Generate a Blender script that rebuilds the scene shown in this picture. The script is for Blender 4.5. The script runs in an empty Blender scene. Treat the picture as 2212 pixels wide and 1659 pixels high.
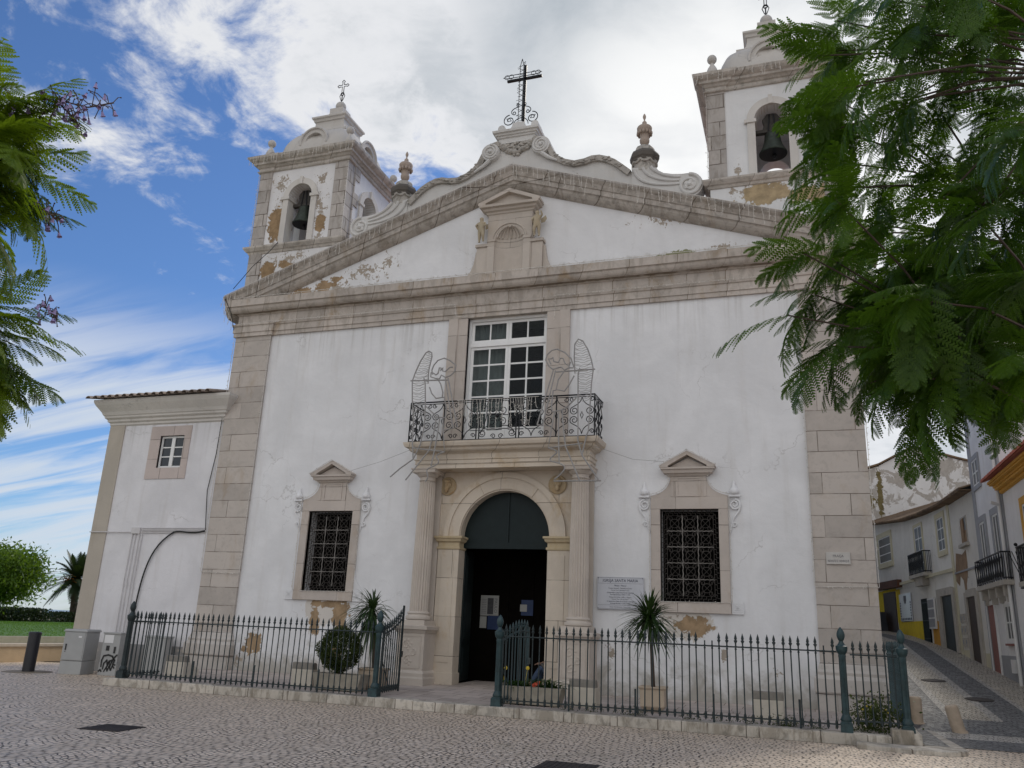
import bpy, bmesh, math, random
import numpy as np
from mathutils import Vector, Matrix
random.seed(7); rng = np.random.default_rng(7)
S = bpy.context.scene; COL = S.collection; PI = math.pi
# ------------------------------------------------------------------ camera
cam = bpy.data.cameras.new('camera'); co = bpy.data.objects.new('camera', cam); COL.objects.link(co)
cam.sensor_width = 36.0; cam.sensor_fit = 'HORIZONTAL'; cam.lens = 36.0*3298.38/4096
cam.clip_start = .1; cam.clip_end = 20000
yaw, pitch, roll = -.34120, .28920, .0435
CAM = Vector((7.3456, -20.0, 1.65))
fwd = Vector((math.sin(yaw)*math.cos(pitch), math.cos(yaw)*math.cos(pitch), math.sin(pitch)))
rt = Vector((math.cos(yaw), -math.sin(yaw), 0)); up = rt.cross(fwd)
r2 = rt*math.cos(roll)+up*math.sin(roll); u2 = -rt*math.sin(roll)+up*math.cos(roll)
M = Matrix((r2, u2, -fwd)).transposed().to_4x4(); M.translation = CAM
co.matrix_world = M; S.camera = co
def ray(px, py, d):
    """a place seen at (px,py) of a 2212x1659 view, d metres ahead: used to measure where boughs hang"""
    f = 3298.38/1.85172
    return CAM + (r2*((px-1106)/f) - u2*((py-829.5)/f) + fwd)*d
# ------------------------------------------------------------------ sky, sun, exposure
SUN_AZ, SUN_EL = math.radians(19), math.radians(40)
S.view_settings.view_transform = 'Standard'; S.view_settings.look = 'None'
S.view_settings.gamma = 1; S.view_settings.exposure = -0.16
W = bpy.data.worlds.new('World'); S.world = W; W.use_nodes = True
def node(nt, t, ins=None, **kw):
    n = nt.nodes.new(t)
    for k, v in kw.items(): setattr(n, k, v)
    for k, v in (ins or {}).items():
        s = n.inputs[k]
        if isinstance(v, bpy.types.NodeSocket): nt.links.new(v, s)
        elif hasattr(s.default_value, '__len__') and not hasattr(v, '__len__'): s.default_value = (v, v, v, 1)[:len(s.default_value)]
        else: s.default_value = tuple(v)+(1,) if hasattr(v, '__len__') and len(v) == 3 and len(s.default_value) == 4 else v
    return n
def mth(nt, op, a, b=None, c=None, clamp=False):
    i = {0: a}
    if b is not None: i[1] = b
    if c is not None: i[2] = c
    n = node(nt, 'ShaderNodeMath', i, operation=op); n.use_clamp = clamp; return n.outputs[0]
def mixc(nt, f, a, b, bt='MIX'):
    n = nt.nodes.new('ShaderNodeMix'); n.data_type = 'RGBA'; n.blend_type = bt; n.clamp_factor = True
    for idx, v in ((0, f), (6, a), (7, b)):
        s = n.inputs[idx]
        if isinstance(v, bpy.types.NodeSocket): nt.links.new(v, s)
        elif idx == 0: s.default_value = v
        else: s.default_value = (v[0], v[1], v[2], 1)
    return n.outputs[2]
def ramp(nt, f, lo, hi, a=0.0, b=1.0):
    n = node(nt, 'ShaderNodeMapRange', {0: f, 1: lo, 2: hi, 3: a, 4: b}); n.interpolation_type = 'SMOOTHSTEP'; n.clamp = True
    return n.outputs[0]
def noise(nt, vec, scale, detail=4, rough=.55, dist=0.0, col=False):
    n = node(nt, 'ShaderNodeTexNoise', {'Vector': vec, 'Scale': scale, 'Detail': detail, 'Roughness': rough, 'Distortion': dist})
    return n.outputs['Color' if col else 'Fac']
def vmul(nt, v, s, o=(0, 0, 0)):
    return node(nt, 'ShaderNodeMapping', {'Vector': v, 'Scale': s, 'Location': o}).outputs[0]
nt = W.node_tree; nt.nodes.clear()
wo = nt.nodes.new('ShaderNodeOutputWorld'); bg = nt.nodes.new('ShaderNodeBackground'); nt.links.new(bg.outputs[0], wo.inputs[0])
sky = nt.nodes.new('ShaderNodeTexSky'); sky.sky_type = 'NISHITA'; sky.sun_disc = False
sky.sun_elevation = SUN_EL; sky.sun_rotation = SUN_AZ; sky.altitude = 10; sky.air_density = 1.0; sky.dust_density = .35; sky.ozone_density = 2.2
tc = nt.nodes.new('ShaderNodeTexCoord'); D = tc.outputs['Generated']
sep = node(nt, 'ShaderNodeSeparateXYZ', {0: D}); dx, dy, dz = sep.outputs
zz = mth(nt, 'ADD', mth(nt, 'MAXIMUM', dz, 0.0), .22)
P = node(nt, 'ShaderNodeCombineXYZ', {0: mth(nt, 'DIVIDE', dx, zz), 1: mth(nt, 'DIVIDE', dy, zz), 2: 0.0}).outputs[0]
def near(d, lo, hi):
    v = Vector(d).normalized()
    dt = node(nt, 'ShaderNodeVectorMath', {0: D, 1: tuple(v)}, operation='DOT_PRODUCT').outputs['Value']
    return ramp(nt, dt, lo, hi)
def pdir(px, py): return tuple(ray(px, py, 1.0)-CAM)
n1 = noise(nt, P, 4.2, 9, .60, .5)
n2 = noise(nt, P, 12.0, 8, .66, .4)
str_ = noise(nt, vmul(nt, P, (1.0, 6.5, 1.0), (3.1, .7, 0)), 1.3, 8, .55, .6)
cov = mth(nt, 'ADD', mth(nt, 'MULTIPLY', n1, .66), mth(nt, 'MULTIPLY', n2, .34))
gtop = near(pdir(1430, 90), .965, .996); glow = near(pdir(1560, 400), .96, .996)
rear = ramp(nt, dy, .1, -.5); low = mth(nt, 'MULTIPLY', ramp(nt, dz, .36, .22), ramp(nt, dx, -.2, -.55))
thr = mth(nt, 'ADD', .62, mth(nt, 'MULTIPLY', rear, -.26))
for (qx, qy, lo_, hi_, k_) in ((520, 20, .988, .998, .08), (700, 70, .985, .998, .11), (830, 130, .987, .998, .09), (950, 190, .988, .998, .06), (1000, 290, .99, .998, .05), (1180, 140, .986, .998, .08), (1520, 140, .955, .99, .17), (1430, 380, .976, .996, .13), (1800, 300, .90, .98, .20), (190, 150, .988, .999, .075), (120, 60, .99, .999, .03), (510, 400, .993, .9995, .06), (1240, 320, .99, .998, .07), (2000, 900, .90, .975, .30)):
    thr = mth(nt, 'SUBTRACT', thr, mth(nt, 'MULTIPLY', near(pdir(qx, qy), lo_, hi_), k_))
cl = ramp(nt, mth(nt, 'SUBTRACT', cov, thr), -.06, .10)
cl2 = mth(nt, 'MULTIPLY', low, ramp(nt, str_, .30, .60))
cl2 = mth(nt, 'MULTIPLY', cl2, ramp(nt, dz, .02, .10, .75, 1.0))
clm = mth(nt, 'MAXIMUM', cl, mth(nt, 'MULTIPLY', cl2, .92))
grey = ramp(nt, noise(nt, vmul(nt, P, (1, 1, 1), (5.3, 2.2, 0)), 3.6, 7, .6, .4), .38, .64)
thick = ramp(nt, mth(nt, 'SUBTRACT', cov, thr), .10, .24)
g_ = mth(nt, 'MAXIMUM', mth(nt, 'MULTIPLY', gtop, mth(nt, 'ADD', .55, mth(nt, 'MULTIPLY', grey, .45))), mth(nt, 'MULTIPLY', mth(nt, 'MULTIPLY', grey, thick), .55))
g_ = mth(nt, 'MULTIPLY', g_, mth(nt, 'SUBTRACT', 1.0, mth(nt, 'MULTIPLY', glow, .75)))
ccol = mixc(nt, g_, (.93, .94, .96), (.43, .49, .54))
ccol = mixc(nt, mth(nt, 'MULTIPLY', glow, ramp(nt, n1, .35, .6, .5, 1.0)), ccol, (1.15, 1.15, 1.13))
ccol = mixc(nt, rear, ccol, (1.06, 1.06, 1.07))  # unseen clouds behind the camera, added bright to light the facade
ccol = mixc(nt, mth(nt, 'MULTIPLY', low, cl2), ccol, (.72, .79, .88))
SKY_T = .135
skyc = node(nt, 'ShaderNodeVectorMath', {0: sky.outputs[0], 3: SKY_T}, operation='SCALE').outputs[0]
skyc = mixc(nt, 1.0, skyc, (.58, .77, 1.03), 'MULTIPLY')
ccol = node(nt, 'ShaderNodeVectorMath', {0: ccol, 3: 1.0}, operation='SCALE').outputs[0]
fin = mixc(nt, mth(nt, 'MULTIPLY', clm, .96), skyc, ccol)
nt.links.new(fin, bg.inputs[0]); bg.inputs[1].default_value = 1.0
sl = bpy.data.lights.new('sun', 'SUN'); sl.energy = 2.0; sl.angle = math.radians(12); sl.color = (1, .93, .82)
so = bpy.data.objects.new('sun', sl); COL.objects.link(so)
sd = Vector((math.sin(SUN_AZ)*math.cos(SUN_EL), math.cos(SUN_AZ)*math.cos(SUN_EL), math.sin(SUN_EL)))
so.rotation_euler = sd.to_track_quat('Z', 'Y').to_euler(); so.location = (30, 40, 60)
# ------------------------------------------------------------------ mesh helper
class MB:
    def __init__(s): s.v = []; s.f = []; s.mi = []; s.cur = 0
    def face(s, *pts):
        b = len(s.v); s.v += [tuple(p) for p in pts]; s.f.append(tuple(range(b, b+len(pts)))); s.mi.append(s.cur)
    def idx(s, vs, fs):
        b = len(s.v); s.v += [tuple(p) for p in vs]; s.f += [tuple(b+i for i in f) for f in fs]; s.mi += [s.cur]*len(fs); return s
    def box(s, x0, x1, y0, y1, z0, z1):
        v = [(x, y, z) for z in (z0, z1) for y in (y0, y1) for x in (x0, x1)]
        return s.idx(v, [(0, 2, 3, 1), (4, 5, 7, 6), (0, 1, 5, 4), (2, 6, 7, 3), (0, 4, 6, 2), (1, 3, 7, 5)])
    def obox(s, p, q, n0, n1, z0, z1, z0b=None, z1b=None):
        """box along plan line p->q, n metres out to its left side"""
        d = Vector((q[0]-p[0], q[1]-p[1])).normalized(); n = Vector((-d.y, d.x))
        a = [(p[0]+n.x*n0, p[1]+n.y*n0), (q[0]+n.x*n0, q[1]+n.y*n0), (q[0]+n.x*n1, q[1]+n.y*n1), (p[0]+n.x*n1, p[1]+n.y*n1)]
        zb = [z0, z0 if z0b is None else z0b]; zt = [z1, z1 if z1b is None else z1b]
        w = (0, 1, 1, 0)
        v = [(a[i][0], a[i][1], zb[w[i]]) for i in range(4)]+[(a[i][0], a[i][1], zt[w[i]]) for i in range(4)]
        return s.idx(v, [(3, 2, 1, 0), (4, 5, 6, 7), (0, 1, 5, 4), (1, 2, 6, 5), (2, 3, 7, 6), (3, 0, 4, 7)])
    def prism(s, poly, y0, y1):
        """poly of (x,z), extruded from y0 (front) to y1"""
        n = len(poly); v = [(x, y0, z) for x, z in poly]+[(x, y1, z) for x, z in poly]
        return s.idx(v, [tuple(range(n)), tuple(range(2*n-1, n-1, -1))]+[(i, n+i, n+(i+1) % n, (i+1) % n) for i in range(n)])
    def tube(s, pts, r, n=6, closed=False):
        pts = [Vector(p) for p in pts]; N = len(pts)
        if N < 2: return s
        rs = r if hasattr(r, '__len__') else [r]*N
        b = len(s.v); pn = None
        for i, p in enumerate(pts):
            if closed: t = pts[(i+1) % N]-pts[i-1]
            else: t = pts[min(i+1, N-1)]-pts[max(i-1, 0)]
            if t.length < 1e-9: t = Vector((0, 0, 1))
            t.normalize()
            if pn is None: a = t.orthogonal().normalized()
            else:
                a = pn-t*pn.dot(t)
                a = a.normalized() if a.length > 1e-6 else t.orthogonal().normalized()
            pn = a; c = t.cross(a)
            for k in range(n):
                th = 2*PI*k/n; q = p+(a*math.cos(th)+c*math.sin(th))*rs[i]; s.v.append(tuple(q))
        for i in range(N if closed else N-1):
            j = (i+1) % N
            for k in range(n):
                l = (k+1) % n
                s.f.append((b+i*n+k, b+i*n+l, b+j*n+l, b+j*n+k)); s.mi.append(s.cur)
        if not closed:
            s.f.append(tuple(b+k for k in range(n-1, -1, -1))); s.f.append(tuple(b+(N-1)*n+k for k in range(n))); s.mi += [s.cur]*2
        return s
    def lathe(s, prof, c=(0, 0, 0), n=16, flute=0, fd=0.0, sq=False, axis='z'):
        b = len(s.v); m = len(prof)
        for r, z in prof:
            for k in range(n):
                th = 2*PI*(k+.5)/n if sq else 2*PI*k/n; rr = r
                if flute: rr = r*(1-fd*(.5-.5*math.cos(th*flute)))
                x, y = rr*math.cos(th), rr*math.sin(th)
                if sq: k_ = 1/max(abs(math.cos(th)), abs(math.sin(th))); x, y = x*k_, y*k_
                if axis == 'z': s.v.append((c[0]+x, c[1]+y, c[2]+z))
                else: s.v.append((c[0]+x, c[1]-z, c[2]+y))
        for i in range(m-1):
            for k in range(n):
                l = (k+1) % n; s.f.append((b+i*n+k, b+i*n+l, b+(i+1)*n+l, b+(i+1)*n+k)); s.mi.append(s.cur)
        s.f.append(tuple(b+k for k in range(n-1, -1, -1))); s.f.append(tuple(b+(m-1)*n+k for k in range(n))); s.mi += [s.cur]*2
        return s
    def ball(s, c, r, n=14, sc=(1, 1, 1)):
        b = len(s.v); h = n//2
        for i in range(h+1):
            ph = PI*i/h
            for k in range(n):
                th = 2*PI*k/n; s.v.append((c[0]+r*sc[0]*math.sin(ph)*math.cos(th), c[1]+r*sc[1]*math.sin(ph)*math.sin(th), c[2]+r*sc[2]*math.cos(ph)))
        for i in range(h):
            for k in range(n):
                l = (k+1) % n; s.f.append((b+i*n+k, b+(i+1)*n+k, b+(i+1)*n+l, b+i*n+l)); s.mi.append(s.cur)
        return s
    def around(s, prof, x0, x1, y0, y1, back=False):
        """moulding: profile of (projection, z) swept with mitres round the left, front and right (and back) of a block"""
        n = len(prof); rings = []
        for p, z in prof:
            c = [(x0-p, y1+(p if back else 0), z), (x0-p, y0-p, z), (x1+p, y0-p, z), (x1+p, y1+(p if back else 0), z)]
            rings.append(c)
        b = len(s.v)
        for c in rings: s.v += c
        segs = 4 if back else 3
        for i in range(n-1):
            for k in range(segs):
                l = (k+1) % 4; s.f.append((b+i*4+k, b+i*4+l, b+(i+1)*4+l, b+(i+1)*4+k)); s.mi.append(s.cur)
        s.f.append((b+3, b+2, b+1, b)); e = b+(n-1)*4; s.f.append((e, e+1, e+2, e+3)); s.mi += [s.cur]*2
        if not back:
            s.f.append(tuple([b+i*4 for i in range(n)]+[b+i*4+3 for i in range(n-1, -1, -1)])); s.mi.append(s.cur)
        return s
    def xf(s, fn): s.v = [tuple(fn(*p)) for p in s.v]; return s
    def build(s, name, mat, parent=None, smooth=False, loc=None, bevel=0):
        me = bpy.data.meshes.new(name); me.from_pydata(s.v, [], s.f)
        for m in (mat if isinstance(mat, (list, tuple)) else [mat]): me.materials.append(m)
        if isinstance(mat, (list, tuple)): me.polygons.foreach_set('material_index', s.mi)
        if smooth: me.polygons.foreach_set('use_smooth', [True]*len(me.polygons))
        bm = bmesh.new(); bm.from_mesh(me); bmesh.ops.recalc_face_normals(bm, faces=bm.faces); bm.to_mesh(me); bm.free()
        if smooth and hasattr(me, 'set_sharp_from_angle'): me.set_sharp_from_angle(angle=math.radians(40))
        o = bpy.data.objects.new(name, me); COL.objects.link(o)
        if parent: o.parent = parent
        if loc: o.location = loc
        if bevel:
            b = o.modifiers.new('bevel', 'BEVEL'); b.width = bevel; b.segments = 2; b.limit_method = 'ANGLE'
        return o
def tag(o, label, cat, group=None):
    assert len(label.split()) <= 16, label
    o['label'] = label; o['category'] = cat
    if group: o['group'] = group
    return o
def thing(name, label, cat, loc=(0, 0, 0), rz=0, group=None):
    o = bpy.data.objects.new(name, None); COL.objects.link(o); o.location = loc; o.rotation_euler = (0, 0, rz); o.empty_display_size = .2
    return tag(o, label, cat, group)
def struct(o, kind='structure'): o['kind'] = kind; return o
def copy_tree(o, parent=None):
    c = o.copy(); COL.objects.link(c)
    if parent: c.parent = parent
    for ch in list(o.children): copy_tree(ch, c)
    return c
def arc(cx, cz, r, a0, a1, n, rz=None):
    return [(cx+r*math.cos(a0+(a1-a0)*i/n), cz+(rz or r)*math.sin(a0+(a1-a0)*i/n)) for i in range(n+1)]
def spiral(cx, cz, r0, r1, a0, turns, n=18):
    return [(cx+(r0+(r1-r0)*i/n)*math.cos(a0+2*PI*turns*i/n), cz+(r0+(r1-r0)*i/n)*math.sin(a0+2*PI*turns*i/n)) for i in range(n+1)]
def bez(p0, p1, p2, p3, n=10):
    out = []
    for i in range(n+1):
        t = i/n; a = (1-t)**3; b = 3*t*(1-t)**2; c = 3*t*t*(1-t); d = t**3
        out.append(tuple(a*p0[k]+b*p1[k]+c*p2[k]+d*p3[k] for k in range(len(p0))))
    return out
def skin(name, verts, edges, radii, mat, parent=None, sub=1, loc=None):
    me = bpy.data.meshes.new(name); me.from_pydata(verts, edges, []); me.materials.append(mat)
    o = bpy.data.objects.new(name, me); COL.objects.link(o)
    if parent: o.parent = parent
    if loc: o.location = loc
    o.modifiers.new('skin', 'SKIN').use_smooth_shade = True
    for i, r in enumerate(radii): me.skin_vertices[0].data[i].radius = (r, r) if not hasattr(r, '__len__') else r
    me.skin_vertices[0].data[0].use_root = True
    if sub: o.modifiers.new('sub', 'SUBSURF').levels = sub; o.modifiers['sub'].render_levels = sub
    return o
# ------------------------------------------------------------------ materials
def newmat(name):
    m = bpy.data.materials.new(name); m.use_nodes = True; t = m.node_tree; t.nodes.clear()
    out = t.nodes.new('ShaderNodeOutputMaterial'); b = t.nodes.new('ShaderNodeBsdfPrincipled'); t.links.new(b.outputs[0], out.inputs[0])
    return m, t, b, out
def setp(t, b, **k):
    for n, v in k.items():
        s = b.inputs[n.replace('_', ' ')]
        if isinstance(v, bpy.types.NodeSocket): t.links.new(v, s)
        else: s.default_value = tuple(v)+(1,) if hasattr(v, '__len__') and len(v) == 3 and s.type == 'RGBA' else v
def objco(t): return t.nodes.new('ShaderNodeTexCoord').outputs['Object']
def bump(t, b, h, strength=.4, dist=.01):
    n = node(t, 'ShaderNodeBump', {'Height': h, 'Strength': strength, 'Distance': dist}); t.links.new(n.outputs[0], b.inputs['Normal'])
def plain(name, col, rough=.6, var=.18, scale=6.0, metal=0.0, bmp=.15, spec=.5):
    m, t, b, _ = newmat(name); c = objco(t)
    n = noise(t, c, scale, 6, .6); n2 = noise(t, c, scale*.17, 3, .5)
    f = mth(t, 'ADD', mth(t, 'MULTIPLY', n, .6), mth(t, 'MULTIPLY', n2, .4))
    lo = tuple(x*(1-var) for x in col); hi = tuple(min(1, x*(1+var)) for x in col)
    setp(t, b, Base_Color=mixc(t, ramp(t, f, .3, .7), lo, hi), Roughness=rough, Metallic=metal)
    b.inputs['Specular IOR Level'].default_value = spec
    if bmp: bump(t, b, noise(t, c, scale*6, 4), bmp, .01)
    return m
def patchmask(t, c, patches, nscale=3.2, amp=(1, 2.2, .9), off=.28):
    s = node(t, 'ShaderNodeSeparateXYZ', {0: c}); x, z = s.outputs[0], s.outputs[2]
    best = None
    for (px, pz, rx, rz) in patches:
        d = mth(t, 'ADD', mth(t, 'POWER', mth(t, 'DIVIDE', mth(t, 'SUBTRACT', x, px), rx), 2.0), mth(t, 'POWER', mth(t, 'DIVIDE', mth(t, 'SUBTRACT', z, pz), rz), 2.0))
        v = mth(t, 'SUBTRACT', 1.0, mth(t, 'SQRT', d))
        best = v if best is None else mth(t, 'MAXIMUM', best, v)
    best = mth(t, 'MAXIMUM', best, -1.2)
    n = noise(t, c, nscale, 8, .68, .5); f = noise(t, c, nscale*3.1, 6, .65, .3)
    v = mth(t, 'ADD', mth(t, 'MULTIPLY', mth(t, 'SUBTRACT', best, off), amp[0]), mth(t, 'ADD', mth(t, 'MULTIPLY', mth(t, 'SUBTRACT', n, .5), amp[1]), mth(t, 'MULTIPLY', mth(t, 'SUBTRACT', f, .5), amp[2])))
    return ramp(t, v, .0, .035)
def plaster(name, base=(.80, .80, .81), patches=(), flakes=(), dirt=0.0, peel=None, tone=(.34, .24, .145), rust=(), moss=(), drips=(), splash=None):
    m, t, b, _ = newmat(name); c = objco(t)
    n = noise(t, c, .55, 5, .6, .4); n2 = noise(t, vmul(t, c, (3.0, 3.0, .35)), 1.1, 5, .6)
    k = ramp(t, n, .32, .72); col = mixc(t, k, tuple(x*.86 for x in base), base)
    col = mixc(t, mth(t, 'MULTIPLY', ramp(t, n2, .50, .72), .42), col, (base[0]*.78, base[1]*.76, base[2]*.73))
    sm = noise(t, c, 2.3, 3, .4, .2)
    col = mixc(t, mth(t, 'MULTIPLY', ramp(t, sm, .60, .70), .35), col, tuple(x*.86 for x in base))
    s = node(t, 'ShaderNodeSeparateXYZ', {0: c}); z = s.outputs[2]
    if dirt:
        dn = noise(t, c, 1.7, 7, .65, .4)
        dm = mth(t, 'ADD', mth(t, 'MULTIPLY', ramp(t, z, .25, 1.7, 1.0, 0.0), .55), mth(t, 'MULTIPLY', mth(t, 'SUBTRACT', dn, .5), 1.2))
        col = mixc(t, mth(t, 'MULTIPLY', ramp(t, dm, .22, .62), dirt), col, (.34, .31, .26))
    for zt_, ln_, k_ in drips:
        dn2 = noise(t, vmul(t, c, (5.5, 5.5, .16)), 1.0, 5, .65); dm2 = mth(t, 'MULTIPLY', mth(t, 'MULTIPLY', ramp(t, z, zt_-ln_, zt_), mth(t, 'LESS_THAN', z, zt_+.02)), ramp(t, dn2, .47, .66))
        col = mixc(t, mth(t, 'MULTIPLY', dm2, k_), col, (.30, .275, .235))
    if splash:
        sn3 = noise(t, c, 2.6, 7, .68, .4); col = mixc(t, mth(t, 'MULTIPLY', ramp(t, mth(t, 'ADD', ramp(t, z, splash, splash+.45, .5, 0.0), mth(t, 'SUBTRACT', sn3, .5)), .18, .46), .5), col, (.33, .31, .26))
    vt = node(t, 'ShaderNodeTexVoronoi', {'Vector': node(t, 'ShaderNodeVectorMath', {0: c, 1: node(t, 'ShaderNodeVectorMath', {0: noise(t, c, 1.6, 4, .6, 0, True), 3: .9}, operation='SCALE').outputs[0]}, operation='ADD').outputs[0], 'Scale': .55}, feature='DISTANCE_TO_EDGE').outputs['Distance']
    ck = mth(t, 'MULTIPLY', ramp(t, vt, .010, .002), ramp(t, noise(t, c, .5, 3), .50, .62)); col = mixc(t, mth(t, 'MULTIPLY', ck, .32), col, (.30, .28, .26))
    hts = noise(t, c, 30, 5, .6)
    if rust:
        rm = patchmask(t, vmul(t, c, (1, 1, .55)), [(a, bb*.55, r, rr*.55) for a, bb, r, rr in rust], 2.5, (1, 1.2, .6), .15)
        col = mixc(t, mth(t, 'MULTIPLY', rm, .35), col, (.42, .30, .14))
    if moss:
        col = mixc(t, mth(t, 'MULTIPLY', patchmask(t, c, moss, 5.0, (1, 1.5, 1.2), .3), .85), col, (.16, .17, .045))
    if peel:
        pn = noise(t, c, peel[0], 8, .66, .6); pm = ramp(t, pn, peel[1], peel[1]+.03)
        col = mixc(t, pm, col, mixc(t, noise(t, c, 9, 4), (.30, .27, .24), (.52, .48, .43)))
    if flakes:
        fm = patchmask(t, c, flakes, 4.0, (.5, 2.2, 1.2), .72)
        col = mixc(t, fm, col, mixc(t, noise(t, c, 7, 5), (.27, .22, .17), (.46, .41, .35)))
    if patches:
        pm = patchmask(t, c, patches, 2.8)
        tn = noise(t, c, 3.5, 7, .65)
        rim = patchmask(t, c, patches, 2.8, off=.20); col = mixc(t, mth(t, 'MULTIPLY', rim, .6), col, (base[0]*.66, base[1]*.63, base[2]*.58))  # broken plaster edge, its shade put into the rim colour
        col = mixc(t, pm, col, mixc(t, ramp(t, tn, .3, .7), tuple(x*.72 for x in tone), tuple(min(1, x*1.22) for x in tone)))
        hts = mth(t, 'ADD', mth(t, 'MULTIPLY', hts, .4), mth(t, 'MULTIPLY', pm, -2.0))
    setp(t, b, Base_Color=col, Roughness=.88); b.inputs['Specular IOR Level'].default_value = .25
    bump(t, b, mth(t, 'ADD', hts, mth(t, 'MULTIPLY', noise(t, c, 4.5, 4), 2.0)), .42, .014)
    return m
def stone(name, base=(.47, .425, .385), bw=1.15, bh=.47, mortar=.014, stain=(.30, .19, .075), st=.25, ax='xz', var=.16, jd=(.13, .105, .085), off=.5, lich=0.0, voff=(0, 0, 0), st2=0.0):
    m, t, b, _ = newmat(name); c = objco(t)
    s = node(t, 'ShaderNodeSeparateXYZ', {0: c}); X, Y, Z = s.outputs
    u = mth(t, 'ADD', X, Y) if ax == 'xz' else X; v = Z if ax == 'xz' else Y
    wob = noise(t, c, 3.0, 3, .5)
    vec = node(t, 'ShaderNodeCombineXYZ', {0: mth(t, 'ADD', u, voff[0]), 1: mth(t, 'ADD', mth(t, 'ADD', v, voff[1]), mth(t, 'MULTIPLY', mth(t, 'SUBTRACT', wob, .5), .02)), 2: 0.0}).outputs[0]
    lo = tuple(x*(1-var) for x in base); hi = tuple(min(1, x*(1+var)) for x in base)
    br = node(t, 'ShaderNodeTexBrick', {'Vector': vec, 'Color1': lo, 'Color2': hi, 'Mortar': (0, 0, 0), 'Scale': 1.0, 'Mortar Size': mortar, 'Mortar Smooth': .25, 'Bias': 0.0, 'Brick Width': bw, 'Row Height': bh})
    br.offset = off; br.offset_frequency = 2; br.squash = .78; br.squash_frequency = 3
    col = br.outputs['Color']; mort = br.outputs['Fac']
    n = noise(t, c, 1.8, 7, .62, .3)
    plainc = mixc(t, noise(t, c, .8, 3), lo, hi)
    col = mixc(t, mort, col, plainc)
    col = mixc(t, mth(t, 'MULTIPLY', ramp(t, n, .35, .7), .45), col, tuple(min(1, x*1.22) for x in base))
    sn = noise(t, vmul(t, c, (1.3, 1.3, .6)), 1.0, 8, .68, .5)
    col = mixc(t, mth(t, 'MULTIPLY', ramp(t, sn, .52, .68), st), col, stain)
    if st2:
        s2 = noise(t, vmul(t, c, (2.6, 2.6, .9)), 1.3, 8, .7, .6); col = mixc(t, mth(t, 'MULTIPLY', ramp(t, s2, .47, .60), st2), col, (.15, .12, .082))
    fine = noise(t, c, 14, 6, .7)
    col = mixc(t, mth(t, 'MULTIPLY', ramp(t, fine, .55, .75), .3), col, tuple(x*.62 for x in base))
    if lich:
        ln = noise(t, c, 5, 8, .7, .4); nz = node(t, 'ShaderNodeSeparateXYZ', {0: t.nodes.new('ShaderNodeNewGeometry').outputs['Normal']}).outputs[2]
        lm = mth(t, 'ADD', ramp(t, ln, .50, .62), mth(t, 'MULTIPLY', mth(t, 'MAXIMUM', nz, 0.0), .5), clamp=True)
        col = mixc(t, mth(t, 'MULTIPLY', lm, lich), col, (.12, .115, .10))
    brk = ramp(t, noise(t, c, 2.2, 4), .38, .55, .35, 1.0)
    col = mixc(t, mth(t, 'MULTIPLY', mth(t, 'MULTIPLY', mort, brk), .9), col, jd)
    setp(t, b, Base_Color=col, Roughness=.82); b.inputs['Specular IOR Level'].default_value = .3
    bump(t, b, mth(t, 'SUBTRACT', mth(t, 'MULTIPLY', fine, .5), mth(t, 'MULTIPLY', mort, 1.2)), .5, .012)
    return m
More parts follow.
